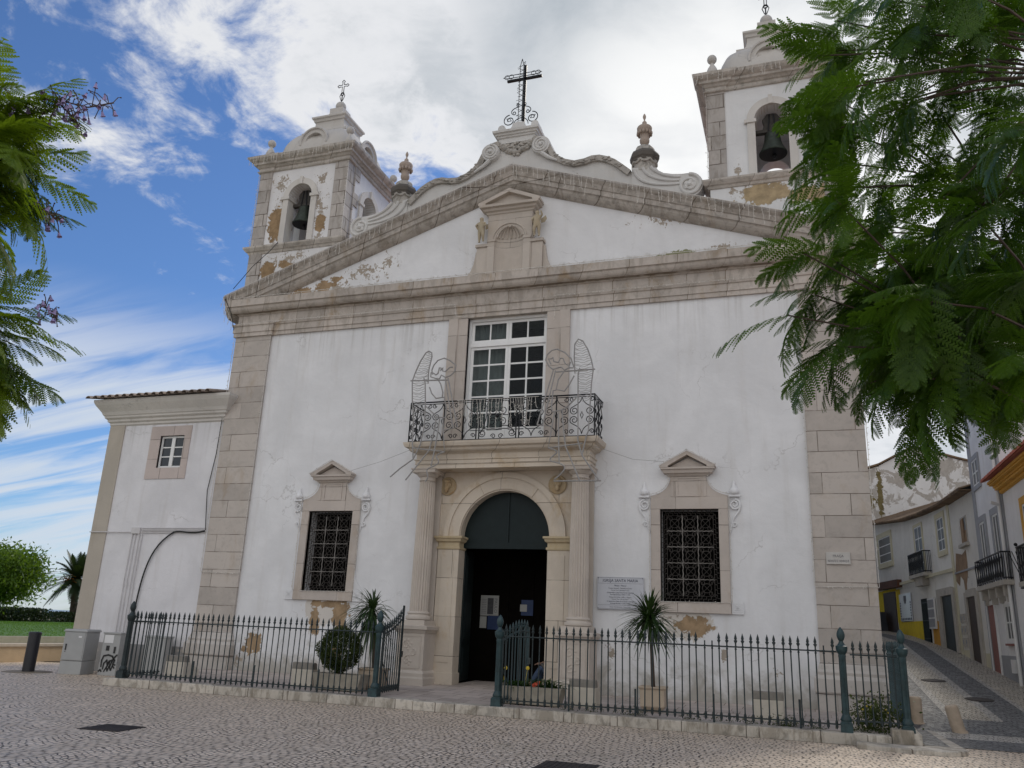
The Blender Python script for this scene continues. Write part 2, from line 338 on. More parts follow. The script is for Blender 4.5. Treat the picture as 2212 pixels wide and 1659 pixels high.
def cobble(name, c1, c2, joint, size=.095, wav=.10, rot=0.0, stain=.3, gutter=False):
    m, t, b, _ = newmat(name); c = objco(t)
    c0 = node(t, 'ShaderNodeMapping', {'Vector': c, 'Rotation': (0, 0, rot)}).outputs[0]
    s = node(t, 'ShaderNodeSeparateXYZ', {0: c0}); X, Y = s.outputs[0], s.outputs[1]
    big = noise(t, c0, .9, 3, .5); sm = noise(t, c0, 5.0, 2, .5, col=True); ss = node(t, 'ShaderNodeSeparateXYZ', {0: sm})
    arcs = mth(t, 'MULTIPLY', mth(t, 'ABSOLUTE', mth(t, 'SINE', mth(t, 'MULTIPLY', X, 2.6))), wav*2.2)
    yy = mth(t, 'ADD', mth(t, 'ADD', Y, arcs), mth(t, 'MULTIPLY', big, .55))
    yy = mth(t, 'ADD', yy, mth(t, 'MULTIPLY', ss.outputs[1], .075)); xx = mth(t, 'ADD', X, mth(t, 'MULTIPLY', ss.outputs[0], .085))
    vec = node(t, 'ShaderNodeCombineXYZ', {0: xx, 1: yy, 2: 0.0}).outputs[0]
    br = node(t, 'ShaderNodeTexBrick', {'Vector': vec, 'Color1': c1, 'Color2': c2, 'Mortar': (0, 0, 0), 'Scale': 1.0, 'Mortar Size': size*.15, 'Mortar Smooth': .35, 'Bias': 0.0, 'Brick Width': size*1.12, 'Row Height': size*.95})
    br.offset = .5; br.squash = .8; br.squash_frequency = 3
    jn = ramp(t, noise(t, c, 7, 3, .6), .30, .62, .12, 1.0); jf = mth(t, 'MULTIPLY', br.outputs['Fac'], jn)
    col = mixc(t, br.outputs['Fac'], br.outputs['Color'], tuple((a+b_)/2*.86 for a, b_ in zip(c1, c2))); col = mixc(t, jf, col, joint)
    ln = noise(t, c, .35, 6, .6, .5); col = mixc(t, mth(t, 'MULTIPLY', ramp(t, ln, .40, .68), stain), col, tuple(x*.55 for x in c1))
    ln2 = noise(t, c, 1.3, 6, .65, .5); col = mixc(t, mth(t, 'MULTIPLY', ramp(t, ln2, .55, .72), .35), col, tuple(x*1.25 for x in c2))
    fn = noise(t, c, 45, 3, .6); col = mixc(t, mth(t, 'MULTIPLY', ramp(t, fn, .5, .75), .3), col, tuple(x*.6 for x in c1))
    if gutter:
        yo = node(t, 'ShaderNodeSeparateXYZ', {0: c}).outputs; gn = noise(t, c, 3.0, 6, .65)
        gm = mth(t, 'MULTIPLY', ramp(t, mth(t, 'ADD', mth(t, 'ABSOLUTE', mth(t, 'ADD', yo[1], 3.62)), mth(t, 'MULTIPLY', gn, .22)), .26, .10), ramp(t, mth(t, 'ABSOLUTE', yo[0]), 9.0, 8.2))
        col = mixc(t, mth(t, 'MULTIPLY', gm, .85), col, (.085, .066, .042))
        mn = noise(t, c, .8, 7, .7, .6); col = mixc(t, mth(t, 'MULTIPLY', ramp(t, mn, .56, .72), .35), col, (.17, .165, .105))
    rn = noise(t, c, 8, 2, .5)
    setp(t, b, Base_Color=col, Roughness=ramp(t, rn, .3, .7, .45, .75)); b.inputs['Specular IOR Level'].default_value = .4
    bump(t, b, mth(t, 'SUBTRACT', mth(t, 'MULTIPLY', fn, .25), br.outputs['Fac']), .55, .018)
    return m
def leafmat(name, c1, c2, trans=.45, scale=3.0, rough=.5):
    m, t, b, out = newmat(name); g = t.nodes.new('ShaderNodeNewGeometry')
    n = noise(t, g.outputs['Position'], scale, 3, .5); rnd = g.outputs['Random Per Island']
    f = mth(t, 'ADD', mth(t, 'MULTIPLY', ramp(t, n, .3, .7), .65), mth(t, 'MULTIPLY', rnd, .35))
    col = mixc(t, f, c1, c2); setp(t, b, Base_Color=col, Roughness=rough); b.inputs['Specular IOR Level'].default_value = .35
    tr = node(t, 'ShaderNodeBsdfTranslucent', {'Color': mixc(t, .45, col, (c2[0]*2.6, c2[1]*2.4, c2[2]*.9))})
    mx = node(t, 'ShaderNodeMixShader', {0: trans, 1: b.outputs[0], 2: tr.outputs[0]}); t.links.new(mx.outputs[0], out.inputs[0])
    return m
def glass(name, tint=(.03, .035, .04), tr=.0):
    m, t, b, out = newmat(name); c = objco(t)
    setp(t, b, Base_Color=tint, Roughness=.06); b.inputs['IOR'].default_value = 1.5
    bump(t, b, noise(t, c, 2.0, 2), .05, .02)
    if tr:
        x = node(t, 'ShaderNodeBsdfTransparent', {'Color': (.75, .8, .8)}); mx = node(t, 'ShaderNodeMixShader', {0: tr, 1: b.outputs[0], 2: x.outputs[0]}); t.links.new(mx.outputs[0], out.inputs[0])
    return m
FPATCH = [(-5.05, 1.62, .22, .5), (-4.28, 1.85, .32, .55), (-4.75, 2.10, .60, .14), (-6.9, 1.02, .34, .44), (-4.35, .82, .36, .30), (4.95, 1.90, .58, .32), (-7.2, .85, .12, .12)]
PPATCH = [(-5.95, 11.42, .5, .32), (-5.6, 11.62, .3, .15), (-6.75, 11.35, .5, .16)]
PFLAKE = [(4.3, 12.35, 1.0, .32), (4.9, 12.2, .5, .2), (-4.6, 11.75, 1.1, .6), (-3.8, 12.0, .5, .35), (5.9, 11.35, .6, .16), (1.6, 11.22, .3, .14), (-5.3, 11.35, 1.0, .25)]
white_facade = plaster('white_facade_plaster', patches=FPATCH, drips=((9.96, 1.3, .28),), dirt=.8, rust=[(4.75, 2.0, .7, .5), (-4.85, 1.95, .75, .55)], flakes=[(4.55, 1.95, .28, .4), (5.6, 1.3, .14, .3), (3.0, 1.2, .2, .35), (6.7, .9, .2, .2), (-7.3, .6, .3, .3)])
white_pediment = plaster('white_pediment_plaster', splash=11.12, patches=PPATCH, flakes=PFLAKE, moss=[(4.75, 11.27, .55, .16), (4.3, 11.22, .6, .1)])
white_gable = plaster('white_gable_plaster', base=(.66, .645, .62), peel=(2.0, .66))
tower_left_plaster = plaster('tower_peeling_plaster', base=(.77, .76, .76), patches=[(-8.03, 13.80, .40, .95), (-6.38, 13.6, .28, .42), (-8.1, 12.1, .45, .5), (-7.5, 12.3, .5, .2)], flakes=[(-6.45, 14.2, .4, .8), (-8.0, 15.2, .5, .6), (-6.5, 15.2, .4, .45), (-7.2, 12.55, 1.2, .45), (-6.4, 13.2, .35, .3)], tone=(.30, .205, .115))
tower_right_plaster = plaster('tower_stained_plaster', base=(.78, .78, .78), patches=[(7.0, 12.72, .9, .42), (8.0, 12.6, .8, .36)], flakes=[(6.3, 13.5, .25, .35), (6.5, 12.9, .5, .25)], peel=(1.3, .70), tone=(.40, .31, .19))
dome_plaster = plaster('weathered_dome_plaster', base=(.60, .57, .53), peel=(2.4, .66))
annex_plaster = plaster('annex_plaster', base=(.76, .75, .77), drips=((7.4, 1.3, .25),), dirt=.3)
cream_trim = plaster('cream_trim_paint', base=(.66, .63, .59))
quoin_paint = plaster('beige_quoin_paint', base=(.50, .45, .385), peel=(1.1, .70))
pil_stone = stone('pilaster_limestone', bw=2.15, bh=.49, var=.15, st=.3, lich=.12, mortar=.010, off=.37, jd=(.17, .14, .115))
ent_stone = stone('entablature_limestone', base=(.485, .435, .39), bw=1.25, bh=3.0, mortar=.010, st=.55, var=.13, lich=.12, jd=(.19, .15, .11), voff=(0, 1.3, 0), st2=.28)
rake_stone = stone('raking_limestone', base=(.45, .41, .37), bw=1.55, bh=4.0, mortar=.016, st=.18, var=.10, lich=.35, voff=(0, 2.1, 0), st2=.35)
cornice_stone = stone('tower_cornice_stone', base=(.54, .50, .455), bw=1.4, bh=4.0, mortar=.010, st=.3, stain=(.2, .17, .13), var=.10, lich=.3, voff=(0, 2.1, 0), st2=.22)
portal_stone = stone('portal_limestone', base=(.575, .505, .42), bw=1.6, bh=.95, mortar=.007, st=.45, stain=(.42, .27, .10), var=.08)
column_stone = stone('column_limestone', base=(.56, .50, .44), bw=9, bh=9, mortar=.0, st=.12, var=.06)
surround_stone = stone('window_surround_limestone', base=(.495, .44, .395), bw=3, bh=1.05, mortar=.008, st=.25, var=.08)
tower_stone = stone('tower_quoin_stone', base=(.44, .405, .375), bw=.9, bh=.43, mortar=.015, st=.22, stain=(.12, .10, .08), var=.19, st2=.3)
niche_stone = stone('niche_limestone', base=(.50, .445, .39), bw=3, bh=.8, mortar=.005, st=.15, var=.06)
carved_stone = stone('weathered_carved_stone', base=(.47, .44, .40), bw=9, bh=9, mortar=0, st=.45, stain=(.16, .15, .12), lich=.55)
urn_stone = stone('urn_terracotta_stone', base=(.44, .36, .30), bw=9, bh=9, mortar=0, st=.3, stain=(.12, .09, .06))
dark_stone = stone('blackened_stone', base=(.13, .115, .10), bw=9, bh=9, mortar=0, st=.3, stain=(.05, .05, .045))
cherub_stone = stone('ochre_cherub_stone', base=(.46, .39, .28), bw=9, bh=9, mortar=0, st=.2)
medal_stone = stone('stained_medallion_stone', base=(.47, .37, .24), bw=9, bh=9, mortar=0, st=.65, stain=(.36, .19, .055))
kerb_stone = stone('kerb_limestone', base=(.53, .485, .42), bw=1.15, bh=2.0, mortar=.012, st=.7, stain=(.16, .13, .09), lich=.4, voff=(.3, .7, 0), st2=.5)
iron_black = plain('black_wrought_iron', (.012, .013, .016), .5, .3, 20, .4)
iron_grey = plain('weathered_fence_iron', (.028, .040, .042), .55, .35, 14, .3)
iron_teal = plain('teal_fence_paint', (.022, .050, .055), .45, .45, 11, .1)
iron_rust = plain('grille_iron', (.05, .043, .038), .6, .4, 20, .3)
grille_bar = plain('grille_light_bar', (.20, .185, .17), .5, .4, 30, .5)
white_paint = plain('white_window_paint', (.78, .78, .77), .45, .05, 4)
wire_grey = plain('grey_light_hose', (.29, .28, .27), .4, .2, 25, .0)
cable_white = plain('white_light_cable', (.62, .59, .54), .5, .2, 30)
black_rubber = plain('black_rubber', (.012, .012, .012), .5, .2, 10)
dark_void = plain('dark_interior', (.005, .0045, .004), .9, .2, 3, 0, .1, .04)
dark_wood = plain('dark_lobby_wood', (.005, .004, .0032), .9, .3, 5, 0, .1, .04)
door_green = plain('dark_green_door_paint', (.009, .017, .018), .55, .15, 5, 0, .15, .25)
bronze = plain('green_bronze', (.035, .045, .036), .5, .45, 9, .6)
bell_yoke = plain('old_yoke_wood', (.05, .045, .04), .8, .4, 9)
pane_dark = glass('dark_window_glass'); pane_clear = glass('clear_window_glass', tr=.8); pane_street = plain('dull_house_glass', (.10, .105, .105), .35, .2, 2, 0, 0, .2)
curtain = plain('pale_curtain', (.62, .60, .58), .9, .15, 4)
# ------------------------------------------------------------------ setting
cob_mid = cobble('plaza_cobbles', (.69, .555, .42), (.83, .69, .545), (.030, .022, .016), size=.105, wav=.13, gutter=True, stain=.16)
cob_street = cobble('street_cobbles', (.46, .41, .33), (.62, .56, .46), (.05, .045, .038), size=.10, wav=.03)
cob_dark = cobble('basalt_cobbles', (.12, .122, .124), (.21, .21, .21), (.02, .02, .02), size=.10, wav=.03, stain=.2)
cob_pale = cobble('pale_limestone_cobbles', (.42, .395, .35), (.58, .55, .50), (.10, .09, .08), size=.09, wav=.0, stain=.2)
earth = plain('dry_ground', (.20, .165, .12), .95, .25, .5, 0, .2)
sea_m = plain('sea_water', (.045, .10, .15), .25, .2, .02, 0, .1)
g = MB(); g.box(-6000, 6000, -6000, 6000, -1.0, -.02); struct(g.build('ground', earth))
g = MB(); g.face((-60, -45, 0), (60, -45, 0), (60, 2, 0), (-60, 2, 0)); struct(g.build('plaza', cob_mid))
g = MB(); g.box(-9000, -180, -9000, 9000, -.3, 1.0); struct(g.build('sea', sea_m))
def zst(y): 
    t = .085*y+.1
    return .004+.5*(t+math.sqrt(t*t+.002)) if y < 24 else zst(23.99)+.055*(y-24)
# street sheet with its bands of dark and pale cobbles
g = MB(); xs = [8.96, 10.16, 10.34, 11.02, 11.22, 11.92, 12.04, 13.6]
ys = [-2.75, -1.25, -.55, .2, 1.2]+[1.2+1.2*i for i in range(1, 36)]
def band(i, y):
    if y < -1.25: return 1 if i < 5 else 0
    if y < -.55: return 2
    if y < .2: return 1 if i < 6 else 0
    if y < 1.2: return 1 if i < 6 else 0
    return [1, 2, 0, 2, 1, 2, 0][i]
for j in range(len(ys)-1):
    for i in range(len(xs)-1):
        g.cur = band(i, .5*(ys[j]+ys[j+1])); sh = lambda y: -max(0, y-20)*.19
        g.face(*[(x+(sh(y) if i+k < 9 else 0), y, zst(y)) for x, y, k in ((xs[i], ys[j], 0), (xs[i+1], ys[j], 1), (xs[i+1], ys[j+1], 1), (xs[i], ys[j+1], 0))])
struct(g.build('street', [cob_street, cob_dark, cob_pale]))
# forecourt floor and kerb
flag = stone('forecourt_flags', base=(.42, .365, .33), bw=.62, bh=.46, mortar=.010, ax='xy', var=.22, st=.35, stain=(.15, .13, .10), off=.33)
g = MB(); g.face((-8.15, -3.3, .176), (8.93, -3.3, .176), (8.93, .5, .305), (-8.15, .5, .305)); g.face((-1.0, .5, .305), (1.45, .5, .305), (1.45, 2.6, .335), (-1.0, 2.6, .335))
struct(g.build('forecourt', flag))
g = MB()
xk = -8.2; k = 0
while xk < 8.9:
    w = min(random.uniform(.85, 1.35), 8.98-xk); dz_ = random.uniform(-.008, .008); dy_ = random.uniform(-.012, .012)
    e = .03 if 7.95 < xk else 0
    g.box(xk+.004, xk+w-.004, -3.62+dy_, -3.27, -.05, .182+dz_+e*4); xk += w
for i in range(4): g.box(8.93, 9.10+.01*(i % 2), -3.6+i*.9+.004, -3.6+(i+1)*.9-.004, -.05, .25+.02*i)
for i in range(3): g.box(-8.42, -8.16, -3.55+i*.95, -3.55+(i+1)*.95-.006, -.05, .16)
struct(g.build('kerb', kerb_stone, bevel=.018))
g = MB(); pts = [(8.05, -3.66), (8.05, -4.12), (9.0, -4.25)]+arc(9.2, -3.7, .55, -PI/2, -.1, 8)+[(9.72, -3.0), (9.62, -.6), (9.12, -.6), (9.12, -3.66)]
n = len(pts); g.idx([(x, y, -.05) for x, y in pts]+[(x, y, .075) for x, y in pts], [tuple(range(n, 2*n))]+[(i, (i+1) % n, n+(i+1) % n, n+i) for i in range(n)])
struct(g.build('kerb', kerb_stone, bevel=.02))
g = MB(); g.face((9.14, -3.5, .079), (9.52, -3.5, .079), (9.50, -.62, .079), (9.14, -.62, .079)); struct(g.build('pavement', cob_dark))
# ------------------------------------------------------------------ the church
church = thing('church', 'white church with pinkish stone trim, broad pediment and two bell towers', 'church')
g = MB()
def wallgrid(g, xs, zs, holes, y, depth):
    for i in range(len(xs)-1):
        for j in range(len(zs)-1):
            cx, cz = (xs[i]+xs[i+1])/2, (zs[j]+zs[j+1])/2
            if any(h[0] < cx < h[1] and h[2] < cz < h[3] for h in holes): continue
            g.face((xs[i], y, zs[j]), (xs[i+1], y, zs[j]), (xs[i+1], y, zs[j+1]), (xs[i], y, zs[j+1]))
    for x0, x1, z0, z1 in holes:
        for a, b in (((x0, z0), (x0, z1)), ((x0, z1), (x1, z1)), ((x1, z1), (x1, z0)), ((x1, z0), (x0, z0))):
            g.face((a[0], y, a[1]), (b[0], y, b[1]), (b[0], y+depth, b[1]), (a[0], y+depth, a[1]))
WL, WR = -4.885, 4.865
holes = [(-5.57, -4.20, 2.43, 4.58), (4.18, 5.55, 2.43, 4.58), (-1.55, 1.95, 0, 5.5), (-1.13, 1.19, 6.26, 9.97)]
wallgrid(g, [-7.62, -5.57, -4.20, -1.55, -1.13, 1.19, 1.95, 4.18, 5.55, 7.62], [0, 2.43, 4.58, 5.5, 6.26, 9.97, 10.3], holes, 0, .42)
g.build('facade_wall', white_facade, church)
g = MB()   # nave behind, its side walls and roof
g.box(-8.80, -1.6, .5, 30, 0, 10.6); g.box(2.0, 8.80, .5, 30, 0, 10.6); g.box(-1.6, 2.0, 3.2, 30, 0, 10.6); g.box(-1.6, 2.0, .5, 3.2, 10.2, 10.6); g.box(-1.6, 2.0, .5, 3.2, 5.35, 6.2)
g.build('nave', white_gable, church)
roof_tile = plain('clay_roof_tiles', (.36, .15, .08), .85, .3, 6)
g = MB(); g.prism([(-8.95, 10.6), (8.95, 10.6), (0, 13.2)], 2.9, 30.2); g.build('nave_roof', roof_tile, church)
# pilasters
for sx in (-1, 1):
    g = MB(); x0, x1 = sorted((sx*7.6, sx*8.87)); g.box(x0, x1, -.075, .5, 1.24, 9.95)
    o = g.build('pilaster', pil_stone, church)
    g = MB(); g.around([(.10, .05), (.10, .62), (.12, .62), (.145, .66), (.145, .92), (.10, .98), (.075, 1.0), (.085, 1.06), (.05, 1.12), (.03, 1.2), (.0, 1.26)], x0-.0, x1+.0, -.075, .45)
    g.build('plinth', stone('plinth_limestone', base=(.50, .465, .43), bw=2.2, bh=.62, mortar=.01, st=.4, stain=(.2, .17, .12)) if sx < 0 else bpy.data.materials['plinth_limestone'], o)
# entablature
g = MB()
g.around([(0, 9.955), (.03, 9.955), (.03, 10.08), (.055, 10.08), (.055, 10.27), (.085, 10.29), (.095, 10.34), (.02, 10.345), (.02, 10.655), (.05, 10.665), (.075, 10.69)]+[(.075+.20*math.sin(a), 10.86-.17*math.cos(a)) for a in (0.2, .5, .8, 1.1, 1.35, 1.57)]+[(.29, 10.875), (.33, 10.885), (.345, 11.10), (0, 11.16)], -8.86, 8.86, -.03, 1.2)
for sx in (-1, 1):
    x0, x1 = sorted((sx*7.58, sx*8.88)); g.around([(.015, 9.95), (.05, 9.95), (.05, 10.08), (.075, 10.08), (.075, 10.28), (.105, 10.29), (.115, 10.342), (.03, 10.342)], x0, x1, -.075, .3)
g.build('entablature', ent_stone, church)
# pediment wall and raking cornice
AX, AZ, SL = .10, 14.46, .342
g = MB(); g.prism([(-8.3, 11.05), (8.5, 11.05), (AX, 13.98)], 0.0, .30); g.build('pediment_wall', white_pediment, church)
prof = [(.55, 0.03), (-.40, 0), (-.42, -.055), (-.385, -.10), (-.335, -.15), (-.30, -.235), (-.285, -.275), (-.26, -.28), (-.26, -.43), (-.225, -.445), (-.205, -.47), (-.19, -.52), (-.15, -.58), (-.09, -.63), (-.03, -.655), (.02, -.66), (.55, -.66)]
g = MB(); xs_ = [-9.28, AX, 9.48]; n = len(prof); vs = []
for x in xs_:
    zl = AZ-SL*abs(x-AX)
    vs += [(x, y, zl+h) for y, h in prof]
g.idx(vs, [tuple(range(n-1, -1, -1)), tuple(range(2*n, 3*n))]+[(i*n+k, i*n+(k+1) % n, (i+1)*n+(k+1) % n, (i+1)*n+k) for i in range(2) for k in range(n)])
g.build('raking_cornice', rake_stone, church)
# ------------------------------------------------------------------ gable with scrolls, garland, urns, cross
half = [(.0, 15.5), (.55, 15.52), (.80, 15.46), (.98, 15.32), (1.08, 15.12), (1.18, 14.90), (1.33, 14.72), (1.53, 14.585), (1.80, 14.49), (2.08, 14.51), (2.30, 14.57), (2.52, 14.56), (2.76, 14.47), (2.98, 14.34), (3.2, 14.14), (3.42, 13.93)]
GX = .05
g = MB(); prof_r = [(GX+x, z) for x, z in half]+[(GX+3.55, 13.0), (GX+5.2, 12.55), (GX, 14.2)]; 
prof_l = [(GX-x, z) for x, z in half][::-1]
poly = prof_l[:-1]+[(GX+x, z) for x, z in half]+[(GX+3.6, 12.9), (GX, 14.0), (GX-3.6, 12.9)]
g.prism(poly, .06, .55); gable = g.build('gable', white_gable, church)
g = MB()
for sx in (-1, 1):   # moulded edge band following the curve
    line = [(GX+sx*x, z) for x, z in half[1:]]
    for i in range(len(line)-1):
        (xa, za), (xb, zb) = line[i], line[i+1]
        d = Vector((xb-xa, zb-za)).normalized(); nrm = Vector((d.y, -d.x)) if sx < 0 else Vector((-d.y, d.x))
        nrm = nrm if nrm.y > 0 or abs(nrm.y) < .2 else -nrm
        if i == 0: pn = nrm
        q = [(xa, za), (xb, zb)]
    off = []
    for i, (x, z) in enumerate(line):
        a = Vector(line[max(i-1, 0)]); b_ = Vector(line[min(i+1, len(line)-1)]); d = (b_-a).normalized(); nr = Vector((d.y, -d.x)); nr = nr if (nr.x*-sx > 0 or nr.y < 0) and nr.y < .3 else -nr
        off.append((x+nr.x*.15, z+nr.y*.15))
    m_ = len(line); vs = [(x, -.07, z) for x, z in line]+[(x, -.03, z) for x, z in off]+[(x, .62, z+.02) for x, z in line]+[(x, .1, z) for x, z in off]
    fs = []
    for i in range(m_-1): fs += [(i, i+1, m_+i+1, m_+i), (i, 2*m_+i, 2*m_+i+1, i+1), (m_+i, m_+i+1, 3*m_+i+1, 3*m_+i)]
    g.idx(vs, fs)
g.build('edge_moulding', carved_stone, gable, smooth=True)
for sx in (-1, 1):   # volutes under the pedestal
    g = MB(); c = (GX+sx*.78, 15.18)
    g.lathe([(.27, 0), (.28, .03), (.28, .62), (.27, .66)], (c[0], .58, c[1]), 28, axis='y')
    sp = spiral(c[0], c[1], .245, .05, PI*.5, 2.2*sx, 44); g.tube([(x, -.09, z) for x, z in sp], [.034-.018*i/44 for i in range(45)], 6)
    g.ball((c[0], -.09, c[1]), .055, 10)
    g.tube([(c[0]+sx*.02, -.03, c[1]-.25), (c[0]+sx*.22, -.03, c[1]-.42), (c[0]+sx*.5, -.03, c[1]-.58)], [.07, .055, .03], 8)
    g.build('volute', white_gable, gable, smooth=True)
g = MB()   # carved garland between the volutes
for i in range(120):
    t = rng.random(); x = GX-.52+1.04*t; dep = .30*math.sin(PI*t)+.1; z = 15.45-dep*rng.random()-.02
    r = rng.uniform(.03, .065); g.ball((x, .03, z), r, 7, (rng.uniform(.7, 1.5), .9, rng.uniform(.6, 1.2)))
for i in range(16):
    t = i/15; x = GX-.55+1.1*t; g.ball((x, .02, 15.46-.36*math.sin(PI*t)), .07, 8, (1.2, 1, .8))
g.build('garland', carved_stone, gable, smooth=True)
for sx in (-1, 1):
    g = MB()
    for i in range(46):
        t = rng.random(); k = t*9; i0 = 5+int(k) if k < 9 else 13; a = Vector(half[i0]); b_ = Vector(half[min(i0+1, 15)]); p = a.lerp(b_, k % 1)
        g.ball((GX+sx*p.x, -.06, p.y-.06+rng.uniform(-.06, .05)), rng.uniform(.025, .05), 6, (1.6, .8, .7))
    g.build('carved_leaves', carved_stone, gable, smooth=True)
g = MB(); g.around([(0, 15.44), (.0, 15.60), (.04, 15.62), (.05, 15.66), (.09, 15.68), (.10, 15.73), (.15, 15.75), (.16, 15.82), (0, 15.84)], GX-.56, GX+.56, .0, .58, back=True)
g.prism([(GX-.34, 15.83)]+[(GX-.34+.0, 15.86)]+arc(GX-.40, 16.16, .22, -PI/2+.25, 0, 6)+[(GX-.12, 16.18), (GX, 16.20), (GX+.12, 16.18)]+arc(GX+.40, 16.16, .22, PI, 1.5*PI-.25, 6)+[(GX+.34, 15.83)], .10, .48)
for sx in (-1, 1): g.prism([(GX+sx*.52-.115, 15.83)]+arc(GX+sx*.52, 16.03, .115, PI, 0, 8)+[(GX+sx*.52+.115, 15.83)], .08, .5)
g.build('cross_pedestal', white_gable, gable)
def scroll_buttress(sx):
    X = lambda x: GX+sx*x
    top = [(3.42, 14.05), (4.10, 13.96), (4.16, 13.86), (4.30, 13.76), (4.54, 13.69), (4.8, 13.655), (5.05, 13.655)]
    c = (4.99, 13.29); r = .36
    rim = arc(c[0], c[1], r, PI/2-.1, -PI*.62, 16)
    low = [(4.5, 12.85), (3.46, 13.1)]
    g = MB(); g.prism([(X(x), z) for x, z in top+rim+low], .03, .52); o = g.build('scroll_buttress', white_gable, gable)
    g = MB()
    for k, (a, b_, cc, d) in enumerate((((3.50, 13.98), (3.55, 13.55), (4.0, 13.38), (4.72, 13.36)), ((3.74, 14.0), (3.8, 13.72), (4.2, 13.5), (4.72, 13.47)), ((3.96, 14.0), (4.02, 13.86), (4.3, 13.62), (4.75, 13.57)))):
        g.tube([(X(x), .02, z) for x, z in bez(a, b_, cc, d, 16)], [.05-.02*i/16 for i in range(17)], 7)
    sp = spiral(c[0], c[1], .33, .10, PI/2, -1.6, 40); g.tube([(X(x), .02, z) for x, z in sp], [.05-.02*i/40 for i in range(41)], 7)
    for i in range(5): g.ball((X(c[0]+.09*math.cos(i*1.256)), .02, c[1]+.09*math.sin(i*1.256)), .075, 9, (1, .6, 1))
    g.ball((X(c[0]), .0, c[1]), .07, 9)
    g.build('scroll_relief', white_gable, o, smooth=True)
    # urn on its octagonal base
    ux = X(3.74); g = MB(); g.lathe([(.30, 13.95), (.31, 14.22), (.35, 14.30)], (ux, .3, 0), 16)
    for i in range(8):
        th = 2*PI*i/8+.2; g.tube([(ux+.33*math.cos(th+a*.39), .3+.33*math.sin(th+a*.39), 14.29-.09*(1-a*a)) for a in (-1, -.5, 0, .5, 1)], .035, 6)
    g.build('swag_collar', carved_stone, o, smooth=True)
    g = MB(); g.lathe([(.36, 14.27), (.38, 14.33), (.41, 14.37), (.42, 14.48), (.38, 14.56), (.33, 14.60), (.30, 14.62)], (ux, .3, 0), 8); g.build('urn_base', dark_stone, o)
    g = MB(); g.lathe([(.29, 14.61), (.28, 14.70), (.24, 14.77), (.12, 14.79)], (ux, .3, 0), 8); g.build('urn_plinth', carved_stone, o)
    g = MB(); g.lathe([(.10, 14.78), (.06, 14.82), (.05, 14.86), (.10, 14.90), (.135, 14.97), (.14, 15.04), (.12, 15.09), (.13, 15.16), (.17, 15.27), (.205, 15.34), (.215, 15.42), (.19, 15.46), (.13, 15.48), (.075, 15.50), (.07, 15.56), (.065, 15.62), (.03, 15.66), (.018, 15.70), (.04, 15.76), (.048, 15.81), (.03, 15.87), (.005, 15.91)], (ux, .3, 0), 20)
    for i in range(12):
        th = 2*PI*i/12; g.ball((ux+.19*math.cos(th), .3+.19*math.sin(th), 15.25), .045, 7, (1, 1, 1.6))
    g.build('urn', urn_stone, o, smooth=True)
scroll_buttress(-1); scroll_buttress(1)
g = MB(); cx, cy, zb, zt, za = .05, .30, 16.18, 18.42, 17.93   # wrought iron cross
g.box(cx+.02, cx+.10, cy+.05, cy+.11, zb, zt-.05); g.box(cx-.52, cx+.60, cy+.05, cy+.12, za-.07, za-.0)
for s in (-1, 1):
    g.tube([(cx+s*.055-.02, cy-.03, zb+.15), (cx+s*.055-.02, cy-.03, zt-.12), (cx-.02, cy-.03, zt+.12)], .012, 5)
    g.tube([(cx-.45, cy-.03, za+s*.05+.03), (cx+.45, cy-.03, za+s*.05+.03)], .012, 5)
    g.tube([(cx+s*.45, cy-.03, za+.08), (cx+s*.62, cy-.03, za+.03), (cx+s*.45, cy-.03, za-.02)], .012, 5)
    for q in (.36, .5): g.tube([(x, cy-.03, z) for x, z in arc(cx+s*q, za+.03, .075, 0, 2*PI, 12)], .010, 5)
    g.tube([(x, cy, z) for x, z in spiral(cx+s*.36, 16.42, .20, .05, PI/2, -s*1.35, 30)], .016, 5)
    g.tube([(x, cy, z) for x, z in bez((cx+s*.06, 16.86), (cx+s*.35, 16.82), (cx+s*.36, 16.66), (cx+s*.22, 16.60), 10)+spiral(cx+s*.22, 16.66, .06, .03, -PI/2, -s*.8, 10)], .014, 5)
    g.tube([(x, cy, z) for x, z in spiral(cx+s*.10, 16.93, .06, .02, -PI/2, s*1.2, 14)], .012, 5)
    g.tube([(x, cy, z) for x, z in ((cx+s*.30, 16.40), (cx+s*.36, 16.50), (cx+s*.46, 16.50), (cx+s*.40, 16.40), (cx+s*.30, 16.40))], .010, 5)
for k in range(22):
    z = zb+.2+k*.09
    if z < zt: g.tube([(cx-.075, cy-.03, z), (cx+.035, cy-.03, z+(.05 if k % 2 else -.05))], .008, 4)
g.tube([(x, cy, z) for x, z in arc(cx, 16.22, .24, 0, PI, 12)], .014, 5)
for i in range(70):
    z = rng.uniform(zb+.1, zt); s = rng.choice((-1, 1)); g.tube([(cx+s*.06-.02, cy-.04, z), (cx+s*rng.uniform(.09, .14)-.02, cy-.05, z+rng.uniform(-.04, .05))], .006, 4)
g.build('iron_cross', iron_black, gable)
